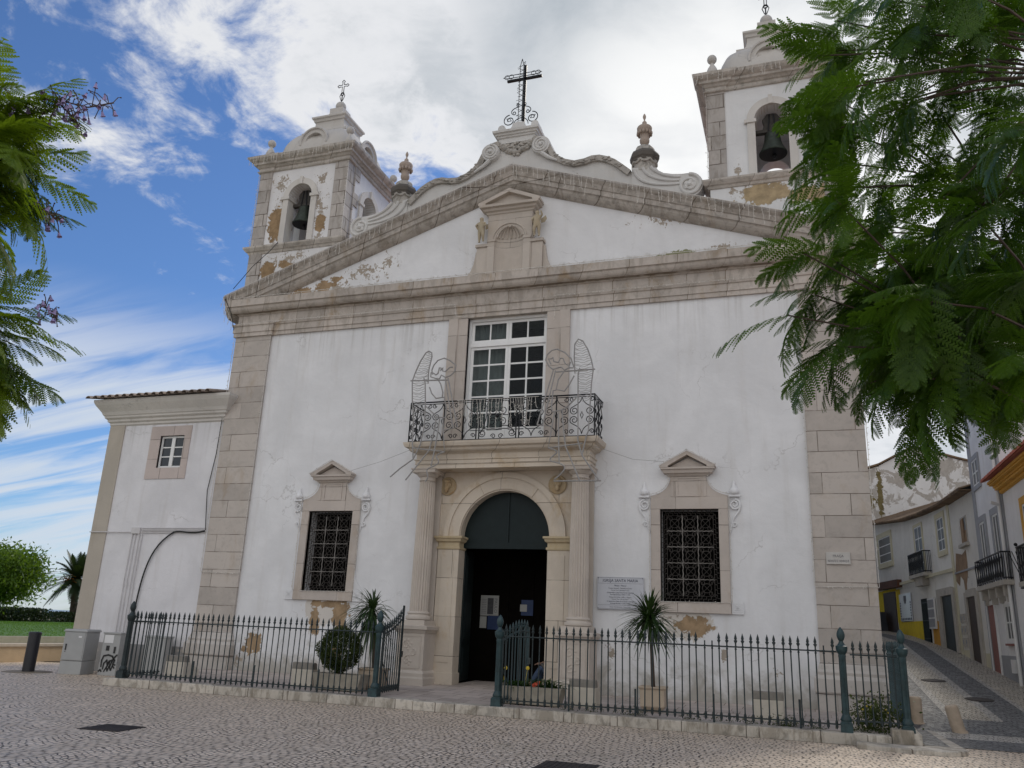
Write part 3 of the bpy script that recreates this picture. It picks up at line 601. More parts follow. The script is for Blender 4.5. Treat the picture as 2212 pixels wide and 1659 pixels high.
# ------------------------------------------------------------------ niche with cherubs
NX, NY = .05, -.22
g = MB(); op = [(NX-.43, 11.18)]+arc(NX, 12.17, .43, PI, 0, 16)+[(NX+.43, 11.18)]
outl = [(NX+.66, 11.12), (NX+.66, 13.0), (NX-.66, 13.0), (NX-.66, 11.12)]
def archface(g, x0, x1, z0, z1, c, r, zs, y0, y1, n=16, bottom=None):
    """slab with an arched opening"""
    zb_ = z0 if bottom is None else bottom
    ap = arc(c, zs, r, PI, 0, n)
    for y in (y0, y1):
        g.face((x0, y, z0), (c-r, y, z0), (c-r, y, zs), (x0, y, zs)); g.face((c+r, y, z0), (x1, y, z0), (x1, y, zs), (c+r, y, zs))
        g.face((x0, y, zs), (c-r, y, zs), (x0, y, z1)); g.face((c+r, y, zs), (x1, y, zs), (x1, y, z1))
        tops = [x0+(x1-x0)*i/n for i in range(n+1)]
        for i in range(n): g.face((ap[i][0], y, ap[i][1]), (ap[i+1][0], y, ap[i+1][1]), (tops[i+1], y, z1), (tops[i], y, z1))
    inner = [(c-r, z0)]+ap+[(c+r, z0)]
    for a, b_ in zip(inner, inner[1:]): g.face((a[0], y0, a[1]), (b_[0], y0, b_[1]), (b_[0], y1, b_[1]), (a[0], y1, a[1]))
    for a, b_ in (((x0, z0), (x0, z1)), ((x0, z1), (x1, z1)), ((x1, z1), (x1, z0))): g.face((a[0], y0, a[1]), (b_[0], y0, b_[1]), (b_[0], y1, b_[1]), (a[0], y1, a[1]))
archface(g, NX-.66, NX+.66, 11.10, 13.0, NX, .43, 12.17, NY, -.002)
niche = g.build('niche', niche_stone, church)
g = MB(); N = 18; V = []
for j in range(13):
    ph = j/12*PI/2
    for i in range(N+1):
        th = PI*i/N; fl = 1-.06*(.5-.5*math.cos(th*22))*(j/12)
        V.append((NX-.43*math.cos(th)*math.cos(PI/2-ph)*fl, NY+.205*math.sin(th)*math.cos(PI/2-ph)*fl*.98, 12.17+.43*math.sin(PI/2-ph)))
g.idx(V, [(j*(N+1)+i, j*(N+1)+i+1, (j+1)*(N+1)+i+1, (j+1)*(N+1)+i) for j in range(12) for i in range(N)])
for i in range(N):
    a, b_ = PI*i/N, PI*(i+1)/N
    g.face((NX-.43*math.cos(a), NY+.205*math.sin(a), 11.15), (NX-.43*math.cos(b_), NY+.205*math.sin(b_), 11.15), (NX-.43*math.cos(b_), NY+.205*math.sin(b_), 12.17), (NX-.43*math.cos(a), NY+.205*math.sin(a), 12.17))
for i in range(9):
    th = PI*(i+.5)/9; g.tube([(NX-.40*math.cos(th)*q, NY+.19*math.sin(th)*q, 12.17+.42*math.sqrt(max(0, 1-q*q))) for q in (.15, .4, .65, .85, .97)], [.01, .02, .026, .03, .03], 5)
g.ball((NX, NY+.02, 12.58), .05, 8); g.build('shell', niche_stone, niche, smooth=True)
g = MB()
g.tube([(x, NY-.01, z) for x, z in arc(NX, 12.17, .50, PI, 0, 20)], .025, 6)
for s in (-1, 1):
    g.box(NX+s*.53-.10, NX+s*.53+.10, NY-.025, NY, 11.14, 12.14); g.box(NX+s*.53-.12, NX+s*.53+.12, NY-.045, NY, 12.14, 12.21)
    g.box(NX+s*.82-.155, NX+s*.82+.155, NY+.02, -.002, 11.12, 12.02); g.box(NX+s*.82-.19, NX+s*.82+.19, NY-.02, -.003, 12.02, 12.10)
    px = NX+s*.98; c = [(px, 11.10), (px, 11.92), (px+s*.05, 11.92)]+[(px+s*(.46-.40*math.cos(a)), 11.92-.80*math.sin(a)+.0) for a in (.2, .5, .8, 1.1, 1.35)]+[(px+s*.46, 11.10)]
    g.prism(c, -.12, -.003)
g.build('niche_pedestal', niche_stone, niche)
g = MB(); g.around([(0, 12.98), (.03, 13.0), (.04, 13.05), (.10, 13.08), (.12, 13.14), (.20, 13.16), (.21, 13.23), (0, 13.24)], NX-.68, NX+.68, NY, -.004)
g.prism([(NX-.86, 13.22), (NX+.86, 13.22), (NX+.0, 13.58)], NY-.06, -.004)
for s in (-1, 1): g.prism([(NX+s*.92, 13.23), (NX+s*.92, 13.30), (NX, 13.68), (NX, 13.57), (NX+s*.70, 13.28), (NX+s*.70, 13.23)], NY-.2, -.005)
g.build('niche_gablet', niche_stone, niche)
def cherub(x, z0, s, raise_arm):
    P_ = [(0, 0, .36), (0, -.01, .47), (0, .0, .58), (0, -.01, .635), (0, -.02, .70), (0, -.02, .755),
          (.055, -.02, .33), (.07, -.06, .19), (.065, .0, .06), (.075, -.05, .03), (-.055, 0, .33), (-.05, .01, .18), (-.06, .03, .05), (-.05, -.03, .02),
          (.095, -.01, .585), (.14, -.05, .50), (.10, -.13, .44), (-.095, -.01, .585), (-.15, -.04, .52 if not raise_arm else .60), (-.12, -.12, .47 if not raise_arm else .70)]
    E_ = [(0, 1), (1, 2), (2, 3), (3, 4), (4, 5), (0, 6), (6, 7), (7, 8), (8, 9), (0, 10), (10, 11), (11, 12), (12, 13), (2, 14), (14, 15), (15, 16), (2, 17), (17, 18), (18, 19)]
    R_ = [.085, .085, .08, .045, .075, .05, .062, .048, .03, .025, .062, .048, .03, .025, .038, .032, .024, .038, .032, .024]
    o = skin('cherub_statue', [(x+s*a*1.05, NY-.09+b_, z0+c*1.05) for a, b_, c in P_], E_, R_, cherub_stone, church, 1)
    w = MB()
    for k in (-1, 1): w.prism([(x+k*.06, z0+.60), (x+k*.20, z0+.70), (x+k*.24, z0+.60), (x+k*.18, z0+.50), (x+k*.07, z0+.48)], NY+.03, NY+.06)
    w.build('wing', cherub_stone, o, bevel=.01)
cherub(NX-.82, 12.10, 1, False); cherub(NX+.84, 12.10, -1, True)
# ------------------------------------------------------------------ bell towers
def tower(sx, dz, pm):
    cx = sx*7.215; h = 1.65; x0, x1 = cx-h, cx+h; D_ = 3.3; yc = 1.45
    Z = lambda z: z+dz
    g = MB(); g.box(x0+.02, x1-.02, .004, D_, 10.5, Z(12.80)); tw = g.build('bell_tower', pm, church)
    for a, b_ in ((x0, x0+.47), (x1-.47, x1)):
        xo = max(abs(a), abs(b_)); zlow = AZ-SL*(xo-.1)-.35
        if xo > 8: g = MB(); g.box(a, b_, -.035, .40, zlow, Z(12.79)); g.build('tower_quoin', tower_stone, tw, bevel=.01)
        g = MB(); g.box(a, b_, -.035, .42, Z(12.99), Z(15.76))
        sd = -1 if a == x0 else 1; xs_ = x0 if a == x0 else x1
        for k in range(6):   # toothed quoin on the flank
            w = .30 if k % 2 else .03; p, q = sorted((xs_-sd*.02, xs_+sd*.03)); g.box(p, q, .39, .42+w, Z(13.0+.46*k), Z(13.0+.46*k+.45))
        g.build('tower_quoin', tower_stone, tw, bevel=.01); g = MB(); g.box(a, b_, D_-.4, D_+.03, Z(12.99), Z(15.76)); g.build('tower_quoin', tower_stone, tw, bevel=.01)
    g = MB(); g.around([(-.02, Z(12.76)), (.03, Z(12.78)), (.06, Z(12.84)), (.10, Z(12.86)), (.17, Z(12.95)), (.18, Z(13.0)), (0, Z(13.02))], x0, x1, 0, D_, back=True); g.build('string_course', cornice_stone, tw)
    # belfry walls with arched openings
    oc = cx; r = .43; zs = Z(14.68); z0, z1 = Z(13.01), Z(15.8)
    g = MB(); archface(g, x0+.40, x1-.40, z0, z1, oc, r, zs, 0, .45); archface(g, x0+.40, x1-.40, z0, z1, oc, r, zs, D_-.45, D_)
    for a, b_ in ((x0+.005, x0+.42), (x1-.42, x1-.005)):
        t = MB(); archface(t, .40, D_-.40, z0, z1, yc, r, zs, a, b_); t.xf(lambda p, q, z: (q, p, z)); g.idx(t.v, t.f)
    g.box(x0+.1, x1-.1, .1, D_-.1, Z(15.70), Z(15.9))
    g.build('belfry_wall', pm, tw)
    def surround(g, tf, c):
        t = MB(); ro = r+.20; ap = arc(c, zs, r, PI, 0, 18); ao = arc(c, zs, ro, PI, 0, 18); y0, y1 = -.06, .0
        for i in range(18):
            t.face((ap[i][0], y0, ap[i][1]), (ap[i+1][0], y0, ap[i+1][1]), (ao[i+1][0], y0, ao[i+1][1]), (ao[i][0], y0, ao[i][1]))
            t.face((ao[i][0], y0, ao[i][1]), (ao[i+1][0], y0, ao[i+1][1]), (ao[i+1][0], y1, ao[i+1][1]), (ao[i][0], y1, ao[i][1]))
            t.face((ap[i][0], y0, ap[i][1]), (ap[i+1][0], y0, ap[i+1][1]), (ap[i+1][0], .3, ap[i+1][1]), (ap[i][0], .3, ap[i][1]))
        for s in (-1, 1):
            a, b_ = sorted((c+s*(r-.012), c+s*(ro-.01))); t.box(a, b_, -.055, .30, z0, zs-.07); a, b_ = sorted((c+s*(r-.05), c+s*(ro+.06))); t.box(a, b_, -.09, .31, zs-.08, zs+.02)
        t.box(c-.055, c+.055, -.10, .0, zs+r-.02, zs+ro+.05)
        t.xf(tf); g.idx(t.v, t.f)
    g = MB(); surround(g, lambda x, y, z: (x, y, z), oc); g.build('arch_surround', cream_trim, tw); g = MB(); surround(g, lambda x, y, z: (x1-.005-y if sx < 0 else x0+.005+y, x, z), yc)
    g.build('arch_surround', cream_trim, tw)
    g = MB(); pr = [(0, 15.72), (.05, 15.73), (.07, 15.76), (.02, 15.78), (.02, 15.87), (.06, 15.89), (.10, 15.94), (.16, 15.96), (.17, 16.03), (.24, 16.06), (.31, 16.12), (.33, 16.19), (0, 16.24)]
    g.around([(p, Z(z)) for p, z in pr], x0, x1, 0, D_, back=True)
    for a, b_ in ((x0-.01, x0+.5), (x1-.5, x1+.01)): g.around([(p+.012, Z(z)) for p, z in pr[:-1]], a, b_, -.03, .3)
    g.build('tower_cornice', cornice_stone, tw)
    # four sided domed roof
    yq = 1.65; zb = Z(16.22)
    g = MB(); g.box(cx-1.45, cx+1.45, yq-1.45, yq+1.45, zb-.05, zb+.26); n = 12
    pf = [(1.38, 0.2)]+[(.70+.68*math.cos(a), .30+1.08*math.sin(a)) for a in [i*PI/2/n for i in range(n+1)]]+[(.66, 1.40)]
    N = 48; V = []
    for rr, z in pf:
        for k in range(N):
            th = 2*PI*k/N+PI/4; c_, s_ = math.cos(th), math.sin(th); p = 7.0; q = (abs(c_)**p+abs(s_)**p)**(-1/p)
            cr = 1-.035*abs(math.cos(2*(th)))**30
            V.append((cx+rr*q*c_*cr, yq+rr*q*s_*cr, zb+z))
    g.idx(V, [(i*N+k, i*N+(k+1) % N, (i+1)*N+(k+1) % N, (i+1)*N+k) for i in range(len(pf)-1) for k in range(N)])
    dome = g.build('domed_roof', dome_plaster, tw, smooth=True)
    for ang in (0, PI/2, PI, 1.5*PI):   # round lucarnes
        g = MB(); t = MB(); cz = zb+.68; R1, R0 = .48, .33; m_ = 24
        ca = arc(0, cz, R0, 0, 2*PI, m_); cb = arc(0, cz, R1, 0, 2*PI, m_)
        for i in range(m_):
            for (A, B, ya, yb) in ((ca, cb, -1.33, -1.33), (cb, cb, -1.33, -.6), (ca, ca, -1.33, -.95)):
                t.face((A[i][0], ya, A[i][1]), (A[i+1][0], ya, A[i+1][1]), (B[i+1][0], yb, B[i+1][1]), (B[i][0], yb, B[i][1]))
        t.face(*[(x, -.97, z) for x, z in ca[:-1]])
        t.tube([(x, -1.34, z) for x, z in arc(0, cz, .50, -.2, PI+.2, 18)], .045, 6)
        ca_, sa_ = math.cos(ang), math.sin(ang)
        t.xf(lambda x, y, z: (cx+x*ca_-y*sa_, yq+x*sa_+y*ca_, z)); g.idx(t.v, t.f); g.build('lucarne', dome_plaster, dome, smooth=True)
    g = MB(); L = [(.86, 1.34), (.86, 1.41), (.78, 1.43), (.66, 1.52), (.585, 1.70), (.56, 1.86), (.56, 1.96), (.60, 1.98), (.62, 2.05), (.67, 2.09), (.67, 2.15), (.58, 2.18), (.50, 2.20), (.40, 2.28), (.31, 2.38), (.27, 2.48), (.26, 2.50), (.26, 2.70), (.20, 2.72), (.12, 2.74)]
    g.lathe([(a, b_) for a, b_ in L], (cx, yq, zb), 4, sq=True); g.build('lantern', dome_plaster, dome)
    g = MB(); g.ball((cx, yq, zb+2.90), .185, 18); ball = g.build('ball_finial', dome_plaster, dome, smooth=True)
    for (bx, by) in ((x0+.16, .12), (x1-.16, .12), (x0+.16, D_-.1), (x1-.16, D_-.1)):
        g = MB(); g.lathe([(.24, 0), (.24, .09), (.17, .09), (.17, .15), (.12, .16), (.155, .24), (.16, .31), (.12, .42), (.06, .53), (.045, .58), (.06, .61)], (bx, by, Z(16.2)), 16); g.ball((bx, by, Z(16.2)+.72), .135, 16)
        g.build('ball_pinnacle', dome_plaster, tw, smooth=True)
    g = MB(); zc = zb+3.06   # small iron cross
    g.tube([(cx, yq, zc), (cx, yq, zc+.34)], .022, 6); g.tube([(x, yq, z) for x, z in arc(cx, zc+.36, .05, 0, 2*PI, 10)], .018, 5)
    for s in (-1, 1):
        g.tube([(cx+s*.03, yq, zc+.10), (cx+s*.10, yq, zc+.30), (cx+s*.05, yq, zc+.42), (cx+s*.01, yq, zc+.44)], .014, 5)
        g.tube([(cx, yq, zc+.02), (cx+s*.07, yq, zc+.03), (cx+s*.09, yq, zc-.06)], .014, 5)
    a, w = .20, .035; cz = zc+.72
    out_ = [(-w, -.28), (-w, -w), (-a+.05, -w), (-a+.03, -w-.025), (-a-.03, 0), (-a+.03, w+.025), (-a+.05, w), (-w, w), (-w, a-.05), (-w-.025, a-.03), (0, a+.04), (w+.025, a-.03), (w, a-.05), (w, w), (a-.05, w), (a-.03, w+.025), (a+.03, 0), (a-.03, -w-.025), (a-.05, -w), (w, -w), (w, -.28)]
    g.tube([(cx+x, yq, cz+z) for x, z in out_], .015, 5, closed=True)
    g.build('small_iron_cross', iron_black, dome)
    return tw, cx
tower(-1, 0.0, tower_left_plaster); tower(1, .26, tower_right_plaster)
def bell(cx, y, zmouth, label, sc=1.0):
    t = thing('church_bell', label, 'bell', (cx, y, zmouth))
    g = MB(); g.lathe([(.355*sc, 0), (.365*sc, .03), (.33*sc, .09), (.27*sc, .22), (.225*sc, .38), (.205*sc, .52), (.20*sc, .58), (.15*sc, .64), (.06*sc, .66)], (0, 0, 0), 28)
    g.build('bell_body', bronze, t, smooth=True)
    g = MB(); g.lathe([(.34*sc, .015), (.29*sc, .10), (.20*sc, .30)], (0, 0, -.02), 28); g.build('bell_mouth', iron_black, t, smooth=True)
    g = MB(); g.tube([(0, 0, .3), (.03, .02, -.02)], .02, 6); g.ball((.03, .02, -.04), .055, 10); g.build('clapper', iron_black, t, smooth=True)
    g = MB(); g.box(-.46, .46, -.07, .07, .66, .76); g.prism([(-.24, .76), (.24, .76), (.20, .90), (.24, 1.05), (.12, 1.22), (-.12, 1.22), (-.24, 1.05), (-.20, .90)], -.07, .07)
    g.build('yoke', bell_yoke, t, bevel=.01)
    g = MB()
    for s in (-1, 1):
        g.tube([(s*.10, -.085, .60), (s*.05, -.085, 1.20)], .018, 6); g.tube([(s*.10, .085, .60), (s*.05, .085, 1.20)], .018, 6); g.tube([(s*.44, 0, .71), (s*.54, 0, .71)], .03, 6)
    g.build('strap', iron_black, t)
bell(-7.215, .30, 13.80, 'green bronze bell with a wooden yoke in the left tower with peeling plaster', .95)
bell(7.215, .30, 14.02, 'dark bronze bell tilted open towards the square in the right tower beside the tree')
# ------------------------------------------------------------------ ground floor windows with stone surrounds
wp = plaster('window_relief_plaster', base=(.80, .80, .81))
for c in (WL, WR):
    a, b_ = c-.685, c+.685; ou = .91
    g = MB(); g.box(c-ou, c+ou, -.055, .12, 4.58, 4.86); g.box(c-ou, a, -.052, .12, 2.43, 4.578); g.box(b_, c+ou, -.052, .12, 2.43, 4.578); g.box(c-ou, c+ou, -.07, .12, 2.19, 2.428)
    win = g.build('window', surround_stone, church, bevel=.008)
    g = MB(); lf = [(c-ou, 4.862), (c-ou+.03, 4.92)]+[(c-.40-.48*math.cos(t)+0.0, 5.36-.44*math.cos(PI/2-t)*1.0+.0) for t in ()]
    left = bez((-ou, 4.90), (-.62, 4.95), (-.44, 5.10), (-.42, 5.38), 8); shp = [(c+x, z) for x, z in left]+[(c-x, z) for x, z in left[::-1]]+[(c+ou, 4.862), (c-ou, 4.862)]
    g.prism(shp, -.045, .05); g.box(c-.29, c+.29, -.065, -.03, 4.88, 4.915); g.box(c-.29, c+.29, -.065, -.03, 5.31, 5.345)
    for s in (-1, 1): g.box(c+s*.27-.02, c+s*.27+.02, -.064, -.03, 4.915, 5.31); g.box(c+s*.39-.03, c+s*.39+.03, -.06, -.03, 4.88, 5.36)
    g.build('frieze', surround_stone, win)
    g = MB(); g.around([(0, 5.36), (.03, 5.38), (.05, 5.41), (.12, 5.43), (.14, 5.50), (.18, 5.52), (.18, 5.56), (0, 5.565)], c-.46, c+.46, -.06, .05)
    g.prism([(c-.50, 5.56), (c+.50, 5.56), (c, 5.80)], -.10, .05)
    for s in (-1, 1): g.prism([(c+s*.66, 5.562), (c+s*.66, 5.60), (c, 5.96), (c, 5.86), (c+s*.46, 5.60), (c+s*.46, 5.562)], -.25, .05)
    g.build('gablet', surround_stone, win)
    for s in (-1, 1):   # white stucco scrolls, finials and feet
        if c < 0 and s > 0 and False: continue
        x = c+s*1.06; g = MB(); g.box(x-.12, x+.14, -.09, .02, 4.86, 4.91) if s > 0 else g.box(x-.14, x+.12, -.09, .02, 4.86, 4.91)
        g.lathe([(.07, 4.91), (.10, 4.93), (.115, 4.98), (.10, 5.03), (.055, 5.09), (.045, 5.14), (.03, 5.20), (.008, 5.24)], (x, -.035, 0), 12)
        g.build('flame_finial', wp, win, smooth=True)
        g = MB(); g.tube([(xx, -.03, zz_) for xx, zz_ in spiral(x, 4.68, .13, .03, PI/2, -s*1.9, 36)], [.03-.012*i/36 for i in range(37)], 6)
        g.tube([(x+s*.13, -.02, 4.68), (x+s*.10, -.02, 4.54), (x-s*.02, -.02, 4.38), (x-s*.08, -.02, 4.20), (x-s*.12, -.02, 4.02)], [.035, .03, .026, .022, .015], 6)
        g.tube([(xx, -.02, zz_) for xx, zz_ in spiral(x-s*.02, 4.22, .065, .015, PI, s*1.3, 18)], .018, 6)
        g.build('scroll', wp, win, smooth=True)
        g = MB(); xf_ = c+s*1.05; g.box(xf_-.13, xf_+.13, -.04, .02, 2.19, 2.46)
        for k, q in ((.09, .045), (.05, .05), (.015, .055)):
            for a2, b2, c2, d2 in ((-k, k, .325+k-.012, .325+k+.0), (-k, k, .325-k-.0, .325-k+.012)): g.box(xf_+a2, xf_+b2, -q, -.03, 2.0+c2, 2.0+d2)
            for q2 in (-k, k): g.box(xf_+q2-.006, xf_+q2+.006, -q, -.03, 2.325-k, 2.325+k)
        bz = bez((1.18, 2.46), (1.12, 2.62), (.93, 2.66), (.915, 2.98), 8); g.prism([(c+s*xx, zz_) for xx, zz_ in bz]+[(c+s*.905, 2.46)], -.03, .02)
        g.build('scroll_foot', wp, win)
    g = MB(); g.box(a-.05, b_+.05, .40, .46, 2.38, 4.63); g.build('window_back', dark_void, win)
    # wrought iron grille
    g = MB(); Y = .10; x0, x1, z0, z1 = a+.01, b_-.01, 2.44, 4.57
    for q in (0, .13):
        g.tube([(x0+q, Y, z0+q), (x1-q, Y, z0+q), (x1-q, Y, z1-q), (x0+q, Y, z1-q)], .012, 4, closed=True)
    nH = 17
    for i in range(nH):
        z = z0+.14+(z1-z0-.28)*i/(nH-1)
        for xa, s in ((x0, 1), (x1, -1)): g.tube([(xa, Y, z-.05), (xa+s*.075, Y, z-.05), (xa+s*.075, Y, z+.03), (xa+s*.13, Y, z+.03)], .011, 4)
    for i in range(11):
        x = x0+.14+(x1-x0-.28)*i/10
        for za, s in ((z0, 1), (z1, -1)): g.tube([(x-.04, Y, za), (x-.04, Y, za+s*.07), (x+.03, Y, za+s*.07), (x+.03, Y, za+s*.13)], .011, 4)
    ix0, ix1, iz0, iz1 = x0+.13, x1-.13, z0+.13, z1-.13; cw, ch = (ix1-ix0)/3, (iz1-iz0)/5
    for i in range(3):
        for j in range(5):
            mx, mz = ix0+cw*(i+.5), iz0+ch*(j+.5)
            g.tube([(mx+.105*math.cos(t), Y, mz+.105*math.sin(t)) for t in [k*PI/8 for k in range(16)]], .009, 4, closed=True)
            for sx in (-1, 1):
                for sz in (-1, 1):
                    g.tube([(xx, Y, zz_) for xx, zz_ in spiral(mx+sx*.10, mz+sz*.115, .07, .015, 0 if sx > 0 else PI, sz*sx*1.3, 14)], .008, 4)
            g.tube([(mx-cw*.5, Y, mz-ch*.5), (mx+cw*.5, Y, mz+ch*.5)], .006, 4); g.tube([(mx-cw*.5, Y, mz+ch*.5), (mx+cw*.5, Y, mz-ch*.5)], .006, 4)
    g.build('grille', iron_rust, win)
    g = MB()
    for i in (1, 2): g.tube([(ix0+cw*i+.012*(k % 2), Y-.02, iz0+(iz1-iz0)*k/26) for k in range(27)], .013, 4)
    for j in range(1, 5): g.tube([(ix0+(ix1-ix0)*k/20, Y-.02, iz0+ch*j+.010*(k % 2)) for k in range(21)], .012, 4)
    g.build('glazing_bar', grille_bar, win)
# ------------------------------------------------------------------ portal
PX, CL, CR = .22, -1.84, 2.29
g = MB(); archface(g, -1.72, 2.10, .28, 5.58, PX, 1.2, 3.88, -.05, .30, 28)
portal = g.build('portal', portal_stone, church)
for s, xa, xb in ((-1, -1.55, -.965), (1, 1.40, 1.97)):
    g = MB(); g.box(xa, xb, -.11, .30, .55, 3.58); g.box(xa-.03, xb+.03, -.15, .31, .28, .56)
    g.box(xa+.12, xb-.12, -.125, -.11, .8, 3.45); g.build('door_pier', portal_stone, portal, bevel=.01)
imp_m = stone('stained_impost', base=(.50, .41, .27), bw=5, bh=5, mortar=0, st=.5, stain=(.38, .24, .09))
for xa, xb in ((-1.55, -.965), (1.40, 1.97)):
    g = MB(); g.around([(0, 3.56), (.03, 3.58), (.03, 3.63), (.0, 3.64), (.0, 3.74), (.05, 3.77), (.07, 3.83), (.10, 3.85), (.10, 3.90), (0, 3.905)], xa, xb, -.11, .30); g.build('impost', imp_m, portal)
g = MB(); ap = arc(PX, 3.905, 1.215, PI, 0, 32); 
for r0, r1, y0 in ((1.215, 1.50, -.09), (1.50, 1.64, -.13)):
    A = arc(PX, 3.905, r0, PI, 0, 32); B = arc(PX, 3.905, r1, PI, 0, 32)
    for i in range(32):
        for (P1, P2, ya, yb) in ((A, B, y0, y0), (B, B, y0, .0), (A, A, y0, .28)):
            g.face((P1[i][0], ya, P1[i][1]), (P1[i+1][0], ya, P1[i+1][1]), (P2[i+1][0], yb, P2[i+1][1]), (P2[i][0], yb, P2[i][1]))
for th in (PI*.30, PI*.66):
    for k in range(1): g.tube([(PX+r*math.cos(th), -.105, 3.905+r*math.sin(th)) for r in (1.23, 1.62)], .012, 4)
g.build('archivolt', portal_stone, portal, smooth=True)
for x, dy in ((-1.40, 0), (1.61, 0)):
    g = MB(); g.lathe([(.235, 0), (.245, .03), (.22, .05), (.20, .035), (.19, .03)], (x, -.05, 5.21), 28, axis='y'); md = g.build('medallion', medal_stone, portal, smooth=True)
    g = MB(); s = -1 if x > 0 else 1
    g.ball((x, -.11, 5.23), .10, 14, (.85, .85, 1.15)); g.ball((x, -.14, 5.32), .085, 10, (1.1, .8, .7)); g.ball((x-s*.01, -.15, 5.12), .065, 10, (.9, .8, 1.4)); g.ball((x+s*.01, -.195, 5.22), .022, 8, (1, 1, 1.5))
    for k in (-1, 1): g.ball((x+k*.075, -.10, 5.24), .05, 8, (.7, .8, 1.5)); g.ball((x+k*.035, -.18, 5.255), .016, 6)
    for k in range(7): g.ball((x-.07+.023*k, -.13, 5.335-.002*(k-3)**2), .03, 7)
    g.build('carved_head', medal_stone, md, smooth=True)
for cxx in (CL, CR):
    g = MB(); yk = -.40; n = 160
    prf = [(.235-.03*max(0, (z-.35)/.65)**1.4, 1.98+3.30*z) for z in [i/14 for i in range(15)]]
    g.lathe(prf, (cxx, yk, 0), n, flute=20, fd=.14); col = g.build('column', column_stone, portal, smooth=True)
    g = MB(); g.lathe([(.33, 1.655), (.33, 1.78)], (cxx, yk, 0), 4, sq=True); g.lathe([(.28, 1.78), (.315, 1.80), (.325, 1.84), (.31, 1.88), (.27, 1.89), (.265, 1.92), (.285, 1.94), (.28, 1.97), (.24, 1.99)], (cxx, yk, 0), 32); g.build('column_base', column_stone, col, smooth=True)
    g = MB(); g.lathe([(.205, 5.27), (.225, 5.28), (.225, 5.30), (.208, 5.31), (.208, 5.37), (.23, 5.38), (.26, 5.41), (.295, 5.45), (.30, 5.47)], (cxx, yk, 0), 32); g.lathe([(.32, 5.47), (.33, 5.49), (.33, 5.55), (.35, 5.56), (.35, 5.585)], (cxx, yk, 0), 4, sq=True); g.build('capital', column_stone, col, smooth=True)
    g = MB(); g.around([(.07, .22), (.07, .42), (.05, .46), (.05, .54), (.02, .58), (0, .60), (0, 1.46), (.02, 1.48), (.05, 1.53), (.09, 1.56), (.10, 1.64), (0, 1.655)], cxx-.37, cxx+.37, yk-.36, .0)
    pd = g.build('column_pedestal', column_stone, portal)
    g = MB()
    for (qx, qz, q0, tn) in ((-.10, 1.2, .10, 1.4), (.08, 1.02, .09, -1.3), (-.06, .84, .10, 1.2)):
        g.tube([(xx, yk-.356, zz_) for xx, zz_ in spiral(cxx+qx, qz, q0, .02, PI/2, tn, 20)], [.022-.010*i/20 for i in range(21)], 6)
    for k in range(9): g.ball((cxx+.05*math.sin(k*2.1), yk-.350, .74+.07*k), .045, 8, (1.2, .4, 1))
    for sx_ in (-1, 1): g.tube([(cxx+sx_*.28, yk-.363, .66), (cxx+sx_*.28, yk-.363, 1.40)], .012, 4)
    for zz_ in (.66, 1.40): g.tube([(cxx-.28, yk-.363, zz_), (cxx+.28, yk-.363, zz_)], .012, 4)
    g.build('carved_panel', column_stone, pd, smooth=True)
    g = MB(); a, b_ = cxx-.27, cxx+.27; g.box(a, b_, -.10, -.052, 1.65, 5.5); g.build('wall_pilaster', column_stone, portal)
g = MB(); EL, ER = CL-.27, CR+.27
g.around([(0, 5.58), (0, 5.68), (.02, 5.69), (.02, 5.79), (.05, 5.81), (.05, 5.83), (0, 5.835), (0, 5.96), (.04, 5.98), (.06, 6.02)], EL, ER, -.62, .0); g.build('portal_entablature', portal_stone, portal)
g = MB(); g.around([(.0, 5.985), (.10, 6.01), (.14, 6.04), (.16, 6.09), (.24, 6.12), (.27, 6.19), (.28, 6.24), (0, 6.27)], EL, ER, -.66, .0); bal = g.build('balcony', portal_stone, church)
# balcony window
def sash(g, x0, x1, z0, z1, y, cols, rows, bar=.045, frame=.07, d=.05):
    g.box(x0, x0+frame, y, y+d, z0, z1); g.box(x1-frame, x1, y, y+d, z0, z1); g.box(x0+frame, x1-frame, y+.001, y+d, z0, z0+frame); g.box(x0+frame, x1-frame, y+.001, y+d, z1-frame, z1)
    for i in range(1, cols):
        x = x0+frame+(x1-x0-2*frame)*i/cols; g.box(x-bar/2, x+bar/2, y+.008, y+d, z0+frame, z1-frame)
    for j in range(1, rows):
        z = z0+frame+(z1-z0-2*frame)*j/rows; g.box(x0+frame, x1-frame, y+.012, y+d, z-bar/2, z+bar/2)
g = MB(); bw0, bw1 = -1.13, 1.19
g.box(bw0+.002, bw0+.07, .10, .30, 6.262, 9.96); g.box(bw1-.07, bw1-.002, .10, .30, 6.262, 9.96); g.box(bw0+.07, bw1-.07, .102, .30, 9.88, 9.965); g.box(bw0+.07, bw1-.07, .13, .26, 9.14, 9.26)
bwin = g.build('balcony_window', white_paint, church)
mid = (bw0+bw1)/2
for a, b_ in ((bw0+.07, mid-.003), (mid+.003, bw1-.07)):
    g = MB(); sash(g, a, b_, 9.262, 9.878, .17, 2, 1, .04, .075); g.build('transom_sash', white_paint, bwin)
    g = MB(); sash(g, a, b_, 6.272, 9.138, .17, 2, 6, .045, .075); g.box(a+.075, b_-.075, .165, .215, 6.345, 6.75); g.build('casement', white_paint, bwin)
g = MB(); g.box(bw0+.05, bw1-.05, .195, .201, 6.3, 9.95); g.build('window_pane', pane_clear, bwin)
g = MB(); N = 60
for x0, x1 in ((bw0+.08, mid-.08),):
    for k in range(N):
        xa, xb = x0+(x1-x0)*k/N, x0+(x1-x0)*(k+1)/N; f_ = lambda x: .36+.04*math.sin(x*38)
        g.face((xa, f_(xa), 6.3), (xb, f_(xb), 6.3), (xb, f_(xb), 9.9), (xa, f_(xa), 9.9))
